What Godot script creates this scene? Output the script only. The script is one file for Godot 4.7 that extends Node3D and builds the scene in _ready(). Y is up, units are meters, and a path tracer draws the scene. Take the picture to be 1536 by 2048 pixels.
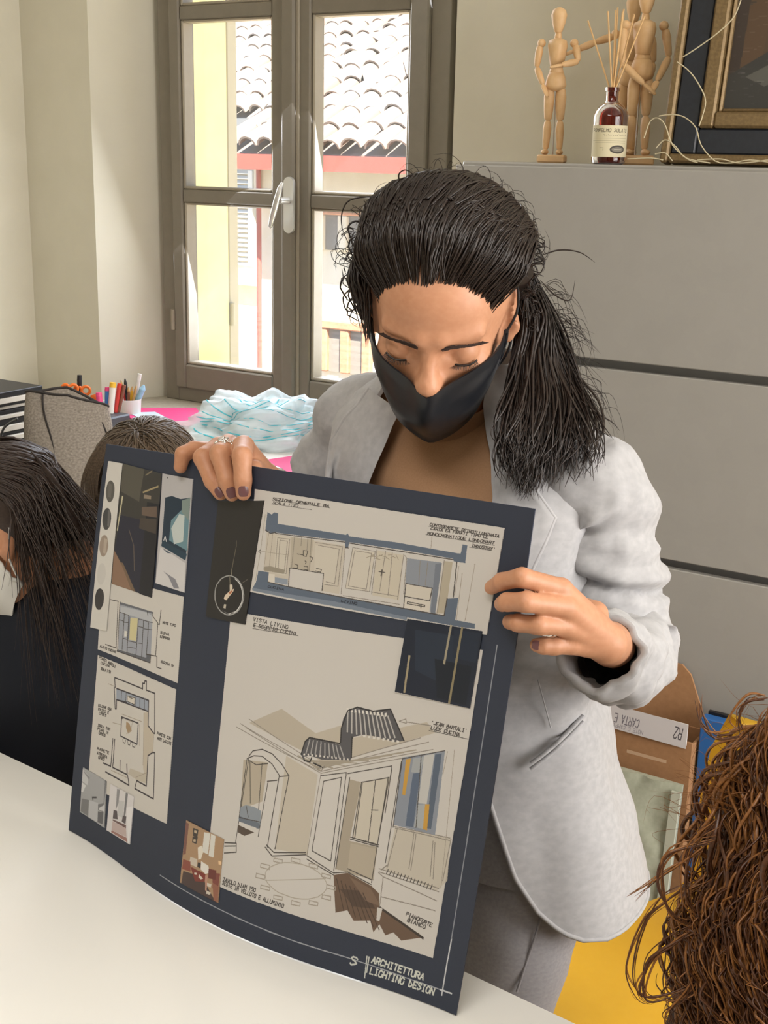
extends Node3D
# A presentation in an architect's studio: a woman holds up a concept board over a white table.
# World: x runs along the window wall, z out of it, y up, metres. The camera stands at the origin.

const EYE := Vector3(0, 1.62, 0)
const FPX := 2600.0          # focal length in photo pixels
var yawb := Basis(Vector3.UP, deg_to_rad(32.6))
var tilt := Basis(Vector3.RIGHT, deg_to_rad(-15.44)) * Basis(Vector3.BACK, deg_to_rad(1.2))
var M := {}                  # materials
var names := {}

# a photo pixel and a distance ahead (measured on the floor) -> point
func P(px: float, py: float, d: float) -> Vector3:
	var r: Vector3 = tilt * Vector3((px - 768.0) / FPX, (1024.0 - py) / FPX, -1.0)
	return EYE + yawb * (r * (d / -r.z))
# metres right of the camera, height, metres ahead -> point
func V(x: float, y: float, d: float) -> Vector3:
	return yawb * Vector3(x, y, -d)
func on_y(px: float, py: float, y: float) -> Vector3:
	var r: Vector3 = tilt * Vector3((px - 768.0) / FPX, (1024.0 - py) / FPX, -1.0)
	return EYE + yawb * (r * ((y - EYE.y) / r.y))
func on_z(px: float, py: float, z: float) -> Vector3:
	var r: Vector3 = yawb * (tilt * Vector3((px - 768.0) / FPX, (1024.0 - py) / FPX, -1.0))
	return EYE + r * (z / r.z)

class Geo:
	var v := PackedVector3Array()
	var uv := PackedVector2Array()
	var c := PackedColorArray()
	var n := PackedVector3Array()
	var i := PackedInt32Array()
	func tri(a: Vector3, b: Vector3, d: Vector3) -> void:
		var k := v.size()
		v.append(a); v.append(b); v.append(d)
		i.append(k); i.append(k + 1); i.append(k + 2)
	func quad(a: Vector3, b: Vector3, d: Vector3, e: Vector3) -> void:
		var k := v.size()
		v.append(a); v.append(b); v.append(d); v.append(e)
		for j in [0, 1, 2, 0, 2, 3]: i.append(k + j)
	# a flat convex face turned away from the point mid
	func face(p: Array, mid: Vector3) -> void:
		var k := v.size()
		var m := Vector3.ZERO
		for q in p: m += q
		m /= p.size()
		var nn: Vector3 = (p[2] - p[0]).cross(p[1] - p[0])
		var flip: bool = nn.dot(m - mid) < 0.0
		for q in p: v.append(q)
		for j in range(1, p.size() - 1):
			if flip: i.append(k); i.append(k + j + 1); i.append(k + j)
			else: i.append(k); i.append(k + j); i.append(k + j + 1)
	func box(lo: Vector3, hi: Vector3, b := 0.002) -> void:
		boxt(Transform3D(Basis(), (lo + hi) * 0.5), (hi - lo).abs(), b)
	func boxt(t: Transform3D, size: Vector3, b := 0.002) -> void:
		var h := size * 0.5
		b = minf(b, minf(h.x, minf(h.y, h.z)) * 0.9)
		var mid := t.origin
		var p := {}
		for sx in [-1, 1]:
			for sy in [-1, 1]:
				for sz in [-1, 1]:
					var s := Vector3(sx, sy, sz)
					var inn := (h - Vector3(b, b, b)) * s
					p[[sx, sy, sz, 0]] = t * Vector3(h.x * sx, inn.y, inn.z)
					p[[sx, sy, sz, 1]] = t * Vector3(inn.x, h.y * sy, inn.z)
					p[[sx, sy, sz, 2]] = t * Vector3(inn.x, inn.y, h.z * sz)
		for s in [-1, 1]:
			face([p[[s, -1, -1, 0]], p[[s, 1, -1, 0]], p[[s, 1, 1, 0]], p[[s, -1, 1, 0]]], mid)
			face([p[[-1, s, -1, 1]], p[[1, s, -1, 1]], p[[1, s, 1, 1]], p[[-1, s, 1, 1]]], mid)
			face([p[[-1, -1, s, 2]], p[[1, -1, s, 2]], p[[1, 1, s, 2]], p[[-1, 1, s, 2]]], mid)
		for s in [-1, 1]:
			for q in [-1, 1]:
				face([p[[s, q, -1, 0]], p[[s, q, 1, 0]], p[[s, q, 1, 1]], p[[s, q, -1, 1]]], mid)
				face([p[[s, -1, q, 0]], p[[s, 1, q, 0]], p[[s, 1, q, 2]], p[[s, -1, q, 2]]], mid)
				face([p[[-1, s, q, 1]], p[[1, s, q, 1]], p[[1, s, q, 2]], p[[-1, s, q, 2]]], mid)
				for w in [-1, 1]:
					face([p[[s, q, w, 0]], p[[s, q, w, 1]], p[[s, q, w, 2]]], mid)
	# rows of equally many points -> smooth sheet
	func grid(rows: Array, wrap := false, flip := false, uvs := false) -> void:
		var k := v.size()
		var nr := rows.size()
		var nc: int = rows[0].size()
		for r in nr:
			for q in nc:
				v.append(rows[r][q])
				if uvs: uv.append(Vector2(float(q) / (nc - 1), float(r) / (nr - 1)))
		for r in nr - 1:
			for q in (nc if wrap else nc - 1):
				var a := k + r * nc + q
				var b := k + r * nc + (q + 1) % nc
				var d := a + nc
				var e := b + nc
				if flip:
					for j in [a, b, e, a, e, d]: i.append(j)
				else:
					for j in [a, e, b, a, d, e]: i.append(j)
	func lathe(prof: Array, t := Transform3D(), seg := 24, a0 := 0.0, a1 := TAU) -> void:
		for s in prof.size() - 1:
			pass
		# split the outline where it turns sharply
		var run := [prof[0]]
		for s in range(1, prof.size()):
			run.append(prof[s])
			var sharp := s == prof.size() - 1
			if not sharp:
				var d0: Vector2 = (prof[s] - prof[s - 1]).normalized()
				var d1: Vector2 = (prof[s + 1] - prof[s]).normalized()
				sharp = d0.dot(d1) < 0.72
			if sharp:
				var rows := []
				for q in run:
					var row := []
					for g in seg + 1:
						var an := a0 + (a1 - a0) * g / seg
						row.append(t * Vector3(cos(an) * q.x, q.y, sin(an) * q.x))
					rows.append(row)
				grid(rows, false, false)
				run = [prof[s]]
	func tube(pts: Array, rad, sides := 8, caps := true, flat := 1.0) -> void:
		var nn := pts.size()
		var up := Vector3.UP
		var d0: Vector3 = (pts[1] - pts[0]).normalized()
		if absf(d0.dot(up)) > 0.9: up = Vector3.RIGHT
		var side := d0.cross(up).normalized()
		var rows := []
		for s in nn:
			var d: Vector3 = (pts[mini(s + 1, nn - 1)] - pts[maxi(s - 1, 0)])
			if d.length_squared() < 1e-14: d = d0
			d = d.normalized()
			side = (side - d * side.dot(d))
			if side.length_squared() < 1e-8: side = d.cross(Vector3(0.31, 0.77, 0.55))
			side = side.normalized()
			var up2 := d.cross(side)
			var r: float = rad[s] if rad is Array or rad is PackedFloat32Array else rad
			var row := []
			for g in sides:
				var an := TAU * g / sides
				row.append(pts[s] + side * (cos(an) * r) + up2 * (sin(an) * r * flat))
			rows.append(row)
		grid(rows, true, true)
		if caps:
			var m0: Vector3 = pts[0]
			var m1: Vector3 = pts[nn - 1]
			for g in sides:
				tri(m0, rows[0][g], rows[0][(g + 1) % sides])
				tri(m1, rows[nn - 1][(g + 1) % sides], rows[nn - 1][g])
	# outline in the plane of t, pushed out by depth along t's z
	func prism(out: PackedVector2Array, depth: float, t: Transform3D) -> void:
		var ix := Geometry2D.triangulate_polygon(out)
		var ccw := not Geometry2D.is_polygon_clockwise(out)
		for s in range(0, ix.size(), 3):
			var a := out[ix[s]]; var b := out[ix[s + 1]]; var d := out[ix[s + 2]]
			if (b - a).cross(d - a) < 0.0:
				var w := b; b = d; d = w
			tri(t * Vector3(a.x, a.y, depth), t * Vector3(d.x, d.y, depth), t * Vector3(b.x, b.y, depth))
			tri(t * Vector3(a.x, a.y, 0), t * Vector3(b.x, b.y, 0), t * Vector3(d.x, d.y, 0))
		var m := out.size()
		for s in m:
			var a := out[s]; var b := out[(s + 1) % m]
			if not ccw:
				var w := a; a = b; b = w
			quad(t * Vector3(a.x, a.y, 0), t * Vector3(a.x, a.y, depth), t * Vector3(b.x, b.y, depth), t * Vector3(b.x, b.y, 0))
	func add(o: Geo, t := Transform3D()) -> void:
		var k := v.size()
		for q in o.v: v.append(t * q)
		for q in o.i: i.append(k + q)
		if o.uv.size(): uv.append_array(o.uv)
		if o.c.size(): c.append_array(o.c)
	func normals() -> PackedVector3Array:
		var nn := PackedVector3Array()
		nn.resize(v.size())
		for s in range(0, i.size(), 3):
			var a := i[s]; var b := i[s + 1]; var d := i[s + 2]
			var f := (v[d] - v[a]).cross(v[b] - v[a])
			nn[a] += f; nn[b] += f; nn[d] += f
		for s in nn.size():
			nn[s] = nn[s].normalized() if nn[s].length_squared() > 1e-24 else Vector3.UP
		return nn
	func mesh() -> ArrayMesh:
		var a := []
		a.resize(Mesh.ARRAY_MAX)
		a[Mesh.ARRAY_VERTEX] = v
		a[Mesh.ARRAY_NORMAL] = n if n.size() == v.size() else normals()
		if uv.size() == v.size(): a[Mesh.ARRAY_TEX_UV] = uv
		if c.size() == v.size(): a[Mesh.ARRAY_COLOR] = c
		a[Mesh.ARRAY_INDEX] = i
		var m := ArrayMesh.new()
		m.add_surface_from_arrays(Mesh.PRIMITIVE_TRIANGLES, a)
		return m

# a smooth-joined field of tapered capsules and ellipsoids, meshed as surface nets
class Field:
	var o: Vector3
	var h: float
	var nx: int
	var ny: int
	var nz: int
	var k: float
	var s := PackedFloat32Array()
	func _init(lo: Vector3, hi: Vector3, cell: float, blend: float) -> void:
		o = lo; h = cell; k = blend
		nx = int(ceil((hi.x - lo.x) / cell)) + 1
		ny = int(ceil((hi.y - lo.y) / cell)) + 1
		nz = int(ceil((hi.z - lo.z) / cell)) + 1
		s.resize(nx * ny * nz)
	func cap(a: Vector3, b: Vector3, ra: float, rb: float, w := 1.0) -> void:
		var m := maxf(ra, rb) + k * 5.0
		var lo := (a.min(b) - Vector3(m, m, m) - o) / h
		var hi := (a.max(b) + Vector3(m, m, m) - o) / h
		var x0 := maxi(0, int(lo.x)); var x1 := mini(nx - 1, int(hi.x) + 1)
		var y0 := maxi(0, int(lo.y)); var y1 := mini(ny - 1, int(hi.y) + 1)
		var z0 := maxi(0, int(lo.z)); var z1 := mini(nz - 1, int(hi.z) + 1)
		var ab := b - a
		var l2 := 1.0 / maxf(ab.length_squared(), 1e-9)
		var ik := 1.0 / k
		for z in range(z0, z1 + 1):
			for y in range(y0, y1 + 1):
				var at := (z * ny + y) * nx
				var p := Vector3(o.x + x0 * h, o.y + y * h, o.z + z * h) - a
				for x in range(x0, x1 + 1):
					var t := clampf(p.dot(ab) * l2, 0.0, 1.0)
					var d := (p - ab * t).length() - ra - (rb - ra) * t
					if d < m: s[at + x] += w * exp(-d * ik)
					p.x += h
	# ellipsoid: basis columns are the axes, r the radii
	func ell(c: Vector3, bs: Basis, r: Vector3) -> void:
		var m := maxf(r.x, maxf(r.y, r.z)) + k * 5.0
		var lo := (c - Vector3(m, m, m) - o) / h
		var hi := (c + Vector3(m, m, m) - o) / h
		var x0 := maxi(0, int(lo.x)); var x1 := mini(nx - 1, int(hi.x) + 1)
		var y0 := maxi(0, int(lo.y)); var y1 := mini(ny - 1, int(hi.y) + 1)
		var z0 := maxi(0, int(lo.z)); var z1 := mini(nz - 1, int(hi.z) + 1)
		var ik := 1.0 / k
		var inv := Basis(bs.x / r.x, bs.y / r.y, bs.z / r.z).transposed()
		var inv2 := Basis(bs.x / (r.x * r.x), bs.y / (r.y * r.y), bs.z / (r.z * r.z)).transposed()
		for z in range(z0, z1 + 1):
			for y in range(y0, y1 + 1):
				var at := (z * ny + y) * nx
				var p := Vector3(o.x + x0 * h, o.y + y * h, o.z + z * h) - c
				for x in range(x0, x1 + 1):
					var l1 := (inv * p).length()
					var l3 := (inv2 * p).length()
					var d := l1 * (l1 - 1.0) / maxf(l3, 1e-6)
					if d < k * 6.0: s[at + x] += exp(-d * ik)
					p.x += h
	# after all joins: turn sums into distances
	func solve() -> void:
		for j in s.size():
			s[j] = -k * log(s[j]) if s[j] > 1e-12 else 1.0
	# keep only where dist(p) from the plane is behind it
	func cut(f: Callable, lo: Vector3, hi: Vector3) -> void:
		var a := (lo - o) / h
		var b := (hi - o) / h
		for z in range(maxi(0, int(a.z)), mini(nz - 1, int(b.z) + 1) + 1):
			for y in range(maxi(0, int(a.y)), mini(ny - 1, int(b.y) + 1) + 1):
				for x in range(maxi(0, int(a.x)), mini(nx - 1, int(b.x) + 1) + 1):
					var at := (z * ny + y) * nx + x
					s[at] = maxf(s[at], f.call(Vector3(o.x + x * h, o.y + y * h, o.z + z * h)))
	func net(g: Geo, iso := 0.0) -> void:
		var id := PackedInt32Array()
		id.resize(s.size())
		id.fill(-1)
		var yx := ny * nx
		var offs := [0, 1, nx, nx + 1, yx, yx + 1, yx + nx, yx + nx + 1]
		var e0 := [0, 2, 4, 6, 0, 1, 4, 5, 0, 1, 2, 3]
		var e1 := [1, 3, 5, 7, 2, 3, 6, 7, 4, 5, 6, 7]
		var cs := PackedFloat32Array()
		cs.resize(8)
		for z in nz - 1:
			for y in ny - 1:
				var at := (z * ny + y) * nx
				for x in nx - 1:
					var q := at + x
					var in0 := s[q] < iso
					if (s[q + 1] < iso) == in0 and (s[q + nx] < iso) == in0 and (s[q + yx] < iso) == in0 and (s[q + nx + 1] < iso) == in0 and (s[q + yx + 1] < iso) == in0 and (s[q + yx + nx] < iso) == in0 and (s[q + yx + nx + 1] < iso) == in0:
						continue
					for j in 8: cs[j] = s[q + offs[j]] - iso
					var p := Vector3.ZERO
					var cnt := 0
					for j in 12:
						var a: int = e0[j]
						var b: int = e1[j]
						var fa := cs[a]
						var fb := cs[b]
						if (fa < 0.0) == (fb < 0.0): continue
						var t := fa / (fa - fb)
						var pa := Vector3(a & 1, (a >> 1) & 1, a >> 2)
						var pb := Vector3(b & 1, (b >> 1) & 1, b >> 2)
						p += pa + (pb - pa) * t
						cnt += 1
					p /= cnt
					id[q] = g.v.size()
					g.v.append(o + (Vector3(x, y, z) + p) * h)
		for z in range(1, nz - 1):
			for y in range(1, ny - 1):
				var at := (z * ny + y) * nx
				for x in range(1, nx - 1):
					var q := at + x
					if id[q] < 0 : continue
					var in0 := s[q] < iso
					if (s[q + 1] < iso) != in0:
						_q(g, id[q], id[q - nx], id[q - nx - yx], id[q - yx], in0)
					if (s[q + nx] < iso) != in0:
						_q(g, id[q], id[q - yx], id[q - yx - 1], id[q - 1], in0)
					if (s[q + yx] < iso) != in0:
						_q(g, id[q], id[q - 1], id[q - 1 - nx], id[q - nx], in0)
	func _q(g: Geo, a: int, b: int, c: int, d: int, in0: bool) -> void:
		if a < 0 or b < 0 or c < 0 or d < 0: return
		if in0:
			for j in [a, c, b, a, d, c]: g.i.append(j)
		else:
			for j in [a, b, c, a, c, d]: g.i.append(j)

# ---- nodes ----
func numbered(called: String) -> String:
	var n: int = names.get(called, 0)
	names[called] = n + 1
	return called if n == 0 else "%s_%03d" % [called, n]
func thing(called: String, label: String, category: String, at := Vector3.ZERO, group := "", turn := 0.0) -> Node3D:
	var o := Node3D.new()
	o.name = numbered(called)
	add_child(o)
	o.position = at
	o.rotation.y = turn
	o.set_meta("label", label)
	o.set_meta("category", category)
	if group: o.set_meta("group", group)
	return o
func struct(called: String, label: String) -> Node3D:
	var o := Node3D.new()
	o.name = called
	add_child(o)
	o.set_meta("kind", "structure")
	o.set_meta("label", label)
	return o
# adds the shape, given in world positions, as a part
func part(parent: Node3D, called: String, g, m: Material, label := "") -> MeshInstance3D:
	var o := MeshInstance3D.new()
	o.name = called
	parent.add_child(o, true)
	o.mesh = g if g is Mesh else g.mesh()
	o.material_override = m
	if label: o.set_meta("label", label)
	return o
# world-space shape under a parent that is placed somewhere: shift it back
func wpart(parent: Node3D, called: String, g: Geo, m: Material, label := "") -> MeshInstance3D:
	var inv := Transform3D()
	var p: Node3D = parent
	while p != self:
		inv = p.transform * inv
		p = p.get_parent()
	inv = inv.affine_inverse()
	var vs := g.v
	for j in vs.size(): vs[j] = inv * vs[j]
	g.v = vs
	if g.n.size():
		var ns := g.n
		for j in ns.size(): ns[j] = (inv.basis * ns[j]).normalized()
		g.n = ns
	return part(parent, called, g, m, label)
func bx(lo: Vector3, hi: Vector3, b := 0.002) -> Geo:
	var g := Geo.new()
	g.box(lo, hi, b)
	return g
func bxt(t: Transform3D, size: Vector3, b := 0.002) -> Geo:
	var g := Geo.new()
	g.boxt(t, size, b)
	return g

# ---- materials ----
func noise_tex(freq: float, a: Color, b: Color, size := 512, type := FastNoiseLite.TYPE_SIMPLEX_SMOOTH, oct := 4, sd := 1) -> ImageTexture:
	var f := FastNoiseLite.new()
	f.noise_type = type
	f.frequency = freq
	f.fractal_octaves = oct
	f.seed = sd
	var im := f.get_seamless_image(size, size)
	var out := Image.create_empty(size, size, false, Image.FORMAT_RGB8)
	var ramp := []
	for j in 256: ramp.append(a.lerp(b, j / 255.0))
	var bytes := im.get_data()
	var data := PackedByteArray()
	data.resize(size * size * 3)
	for j in size * size:
		var q: Color = ramp[bytes[j]]
		data[j * 3] = int(q.r * 255.0); data[j * 3 + 1] = int(q.g * 255.0); data[j * 3 + 2] = int(q.b * 255.0)
	return ImageTexture.create_from_image(Image.create_from_data(size, size, false, Image.FORMAT_RGB8, data))
func mat(col: String, rough := 0.6, metal := 0.0) -> StandardMaterial3D:
	var m := StandardMaterial3D.new()
	m.albedo_color = Color(col)
	m.roughness = rough
	m.metallic = metal
	return m
# colour variation of the stuff itself, and a fine relief
func grained(a: String, b: String, rough: float, scale: float, freq := 0.02, bump := 0.0, oct := 4, sd := 1) -> StandardMaterial3D:
	var m := StandardMaterial3D.new()
	m.albedo_texture = noise_tex(freq, Color(a), Color(b), 256, FastNoiseLite.TYPE_SIMPLEX_SMOOTH, oct, sd)
	m.roughness = rough
	m.uv1_triplanar = true
	m.uv1_world_triplanar = true
	m.uv1_scale = Vector3(scale, scale, scale)
	if bump > 0.0:
		m.heightmap_enabled = true
		m.heightmap_texture = m.albedo_texture
		m.heightmap_scale = bump
	return m

func setup_view() -> void:
	var cam := Camera3D.new()
	cam.name = "camera"
	add_child(cam)
	cam.transform = Transform3D(yawb * tilt, EYE)
	cam.fov = rad_to_deg(2.0 * atan(1024.0 / FPX))
	cam.near = 0.05
	cam.far = 200.0
	cam.current = true
	var sky := ProceduralSkyMaterial.new()
	sky.sky_top_color = Color("#8fb4e6")
	sky.sky_horizon_color = Color("#e8f0fb")
	sky.ground_horizon_color = Color("#cfcabf")
	sky.ground_bottom_color = Color("#9a948a")
	sky.sky_energy_multiplier = 1.0
	sky.ground_energy_multiplier = 1.0
	var env := Environment.new()
	env.background_mode = Environment.BG_SKY
	env.sky = Sky.new()
	env.sky.sky_material = sky
	env.background_energy_multiplier = 2.6
	env.tonemap_mode = Environment.TONE_MAPPER_LINEAR
	env.tonemap_exposure = 1.06
	env.sdfgi_enabled = true
	env.ssao_enabled = true
	env.ssil_enabled = true
	var we := WorldEnvironment.new()
	we.name = "world_environment"
	we.environment = env
	add_child(we)
	# the sun stands high over this house, behind the camera: it lights the house across the street
	var sun := DirectionalLight3D.new()
	sun.name = "sun"
	add_child(sun)
	sun.look_at_from_position(Vector3(3.0, 6.0, 3.2), Vector3.ZERO)
	sun.light_energy = 9.0
	sun.light_color = Color("#fff4e2")
	sun.light_angular_distance = 0.5
	sun.shadow_enabled = true
	# unseen second window to the right of the camera, placed to light the woman
	area_light("unseen_right_window_light", Vector3(1.95, 1.62, -1.3), Vector3(0.0, 1.5, -1.3), Vector2(1.8, 1.7), 8.0, "#fffcfa")
	# unseen ceiling lamp, placed to brighten the table and the room
	area_light("unseen_ceiling_lamp_light", Vector3(-0.4, 2.78, 0.2), Vector3(-0.4, 0.0, 0.19), Vector2(1.2, 0.5), 2.1, "#fffaf4")
	# daylight of the window in view
	area_light("daylight_of_front_window", Vector3(-2.19, 1.75, -2.90), Vector3(-1.5, 0.9, 0.0), Vector2(0.85, 1.5), 2.4, "#f2f6ff")

func area_light(called: String, at: Vector3, to: Vector3, size: Vector2, energy: float, col: String) -> void:
	var l := AreaLight3D.new()
	l.name = called
	add_child(l)
	l.look_at_from_position(at, to)
	l.area_size = size
	l.light_energy = energy
	l.light_color = Color(col)
	l.area_range = 12.0
	l.shadow_enabled = true

func make_materials() -> void:
	M.wall = grained("#d1ccb9", "#d6d1bf", 0.85, 1.2, 0.02)
	M.ceiling = mat("#e6e3da", 0.9)
	M.floor = grained("#8f7f6c", "#a08f7a", 0.5, 1.5, 0.02)
	M.frame = grained("#7d7567", "#827a6c", 0.45, 3.0, 0.03)
	M.bead = grained("#9b917f", "#a09684", 0.5, 3.0, 0.03)
	var gl := mat("#ffffff", 0.0)
	gl.transparency = BaseMaterial3D.TRANSPARENCY_ALPHA
	gl.albedo_color = Color(1, 1, 1, 0.04)
	M.glass = gl
	M.steel = mat("#c9c7c3", 0.3, 0.9)
	M.satin = mat("#d6d5d2", 0.35, 0.75)
	M.cabinet = grained("#a19e98", "#a4a19b", 0.5, 2.0, 0.02)
	M.pen_holder = mat("#4a4d52", 0.45)
	M.cabinet_top = M.cabinet.duplicate()
	M.cabinet_top.roughness = 0.2
	M.table = mat("#f4f3ef", 0.14)
	M.stone = grained("#a39a88", "#b4ab99", 0.55, 6.0, 0.03)
	M.white = mat("#e9e7e2", 0.55)
	M.paper = mat("#ded9d0", 0.8)
	M.black = mat("#17171a", 0.45)
	M.yellow = grained("#e9b42f", "#ecb936", 0.3, 4.0, 0.03)
	M.maple = grained("#dcb27e", "#e6c294", 0.5, 9.0, 0.02)
	M.ext_yellow = grained("#eee3a2", "#f2e8ac", 0.9, 2.0, 0.02)
	M.ext_beige = mat("#b4ab93", 0.7)
	M.plaster = grained("#cfc6b3", "#ded6c6", 0.9, 0.6, 0.02)
	M.plaster_red = grained("#c2876c", "#cf9c83", 0.9, 0.6, 0.02)
	M.gutter = mat("#9d5049", 0.5)
	M.zinc = mat("#8d9298", 0.45, 0.5)

# a flat rectangle with a rectangular hole, facing +z or -z, at z
func holed(g: Geo, z: float, o: Rect2, hole: Rect2, toward: float) -> void:
	var a := o.position; var b := o.end; var c := hole.position; var d := hole.end
	var mid := Vector3((a.x + b.x) * 0.5, (a.y + b.y) * 0.5, z - toward)
	for r in [[a.x, a.y, c.x, b.y], [d.x, a.y, b.x, b.y], [c.x, a.y, d.x, c.y], [c.x, d.y, d.x, b.y]]:
		g.face([Vector3(r[0], r[1], z), Vector3(r[2], r[1], z), Vector3(r[2], r[3], z), Vector3(r[0], r[3], z)], mid)

func build_room() -> void:
	var x0 := -3.046
	var x1 := 2.0
	var z0 := -2.766
	var z1 := 2.6
	var top := 2.95
	var w := struct("floor", "brown floor of the studio")
	part(w, "floor_slab", bx(Vector3(x0 - 0.2, -0.2, z0 - 0.4), Vector3(x1 + 0.2, 0, z1 + 0.2), 0.0), M.floor)
	w = struct("ceiling", "white ceiling of the studio")
	part(w, "ceiling_slab", bx(Vector3(x0 - 0.2, top, z0 - 0.45), Vector3(x1 + 0.2, top + 0.3, z1 + 0.2), 0.0), M.ceiling)
	# window wall with a splayed recess
	w = struct("wall_back", "cream plaster wall around the window recess")
	var g := Geo.new()
	var rin := Rect2(-2.777, 0.885, 1.179, 1.735)    # opening on the room side
	var rmid := Rect2(-2.673, 0.885, 0.961, 1.70)    # at the window frame
	var rout := Rect2(-2.635, 0.93, 0.885, 1.62)      # opening on the street side
	holed(g, z0, Rect2(x0 - 0.2, 0, x1 - x0 + 0.4, top), rin, 1.0)
	var loops := [[rin, z0, rmid, -3.0], [rout, -2.999, rout, -3.19]]
	var lp: Array = loops[0]
	var a: Rect2 = lp[0]; var b: Rect2 = lp[2]
	var ca := [a.position, Vector2(a.end.x, a.position.y), a.end, Vector2(a.position.x, a.end.y)]
	var cb := [b.position, Vector2(b.end.x, b.position.y), b.end, Vector2(b.position.x, b.end.y)]
	var za: float = lp[1]; var zb: float = lp[3]
	for j in 4:
		var k := (j + 1) % 4
		var m2: Vector2 = (ca[j] + ca[k]) * 0.5
		var cc := a.get_center()
		var away: Vector2 = m2 + (m2 - cc)
		g.face([Vector3(ca[j].x, ca[j].y, za), Vector3(ca[k].x, ca[k].y, za), Vector3(cb[k].x, cb[k].y, zb), Vector3(cb[j].x, cb[j].y, zb)], Vector3(away.x, away.y, (za + zb) * 0.5))
	part(w, "plaster", g, M.wall)
	g = Geo.new()
	holed(g, -3.19, Rect2(x0 - 0.2, -3.0, x1 - x0 + 0.4, top + 3.3), rout, -1.0)
	holed(g, -3.0, Rect2(x0 - 0.2, 0, x1 - x0 + 0.4, top), rout, 1.0)
	a = rout
	ca = [a.position, Vector2(a.end.x, a.position.y), a.end, Vector2(a.position.x, a.end.y)]
	for j in 4:
		var k := (j + 1) % 4
		var m2: Vector2 = (ca[j] + ca[k]) * 0.5
		var away: Vector2 = m2 + (m2 - a.get_center())
		g.face([Vector3(ca[j].x, ca[j].y, -3.0), Vector3(ca[k].x, ca[k].y, -3.0), Vector3(ca[k].x, ca[k].y, -3.19), Vector3(ca[j].x, ca[j].y, -3.19)], Vector3(away.x, away.y, -3.1))
	part(w, "street_side_plaster", g, M.ext_yellow, "yellow outer plaster of the window reveal")
	w = struct("wall_left", "cream plaster wall left of the window")
	part(w, "plaster", bx(Vector3(x0 - 0.2, 0, z0 - 0.2), Vector3(x0, top, z1 + 0.2), 0.0), M.wall)
	w = struct("wall_front", "cream plaster wall behind the camera")
	part(w, "plaster", bx(Vector3(x0 - 0.2, 0, z1), Vector3(x1 + 0.2, top, z1 + 0.2), 0.0), M.wall)
	w = struct("wall_right", "cream plaster wall with an unseen second window")
	g = Geo.new()
	g.box(Vector3(x1, 0, z0 - 0.2), Vector3(x1 + 0.2, 0.75, z1 + 0.2), 0.0)
	g.box(Vector3(x1, 2.5, z0 - 0.2), Vector3(x1 + 0.2, top, z1 + 0.2), 0.0)
	g.box(Vector3(x1, 0.75, z0 - 0.2), Vector3(x1 + 0.2, 2.5, -2.2), 0.0)
	g.box(Vector3(x1, 0.75, -0.4), Vector3(x1 + 0.2, 2.5, z1 + 0.2), 0.0)
	part(w, "plaster", g, M.wall)
	# second window, out of view; its blind glows to light the woman
	w = struct("window_2", "unseen large window with a glowing white roller blind in the right wall")
	var lit := mat("#f4efe6", 0.9)
	lit.emission_enabled = true
	lit.emission = Color("#fffaf4")
	lit.emission_energy_multiplier = 1.6  # glow shared by the unseen blind and the unseen lamp
	part(w, "glowing_window_blind", bx(Vector3(2.06, 0.75, -2.2), Vector3(2.07, 2.5, -0.4), 0.0), lit)
	for zz in [-2.2, -1.33, -0.46]:
		part(w, "window_stile", bx(Vector3(2.0, 0.75, zz), Vector3(2.05, 2.5, zz + 0.06)), M.frame)
	for yy in [0.75, 2.44]:
		part(w, "window_rail", bx(Vector3(2.0, yy, -2.2), Vector3(2.05, yy + 0.06, -0.4)), M.frame)
	# ceiling lamp, out of view, placed to brighten the table below
	var lamp := thing("unseen_ceiling_lamp", "unseen flat rectangular ceiling lamp placed to brighten the white table", "lamp", Vector3(-0.4, 2.82, 0.2))
	part(lamp, "lamp_housing", bx(Vector3(-0.62, 0.0, -0.27), Vector3(0.62, 0.13, 0.27), 0.01), M.white)
	part(lamp, "lamp_diffuser", bx(Vector3(-0.6, -0.015, -0.25), Vector3(0.6, 0.0, 0.25), 0.002), lit)
	# stone sill in the recess, carried on as the top of the low counter
	w = struct("trim_1", "grey stone window sill in the recess")
	g = Geo.new()
	g.prism(PackedVector2Array([Vector2(-2.777, 2.766), Vector2(-1.598, 2.766), Vector2(-1.712, 2.99), Vector2(-2.673, 2.99)]), 0.03, Transform3D(Basis(Vector3(1, 0, 0), Vector3(0, 0, -1), Vector3(0, 1, 0)), Vector3(0, 0.857, 0)))
	part(w, "sill", g, M.stone)
	build_window()

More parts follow.
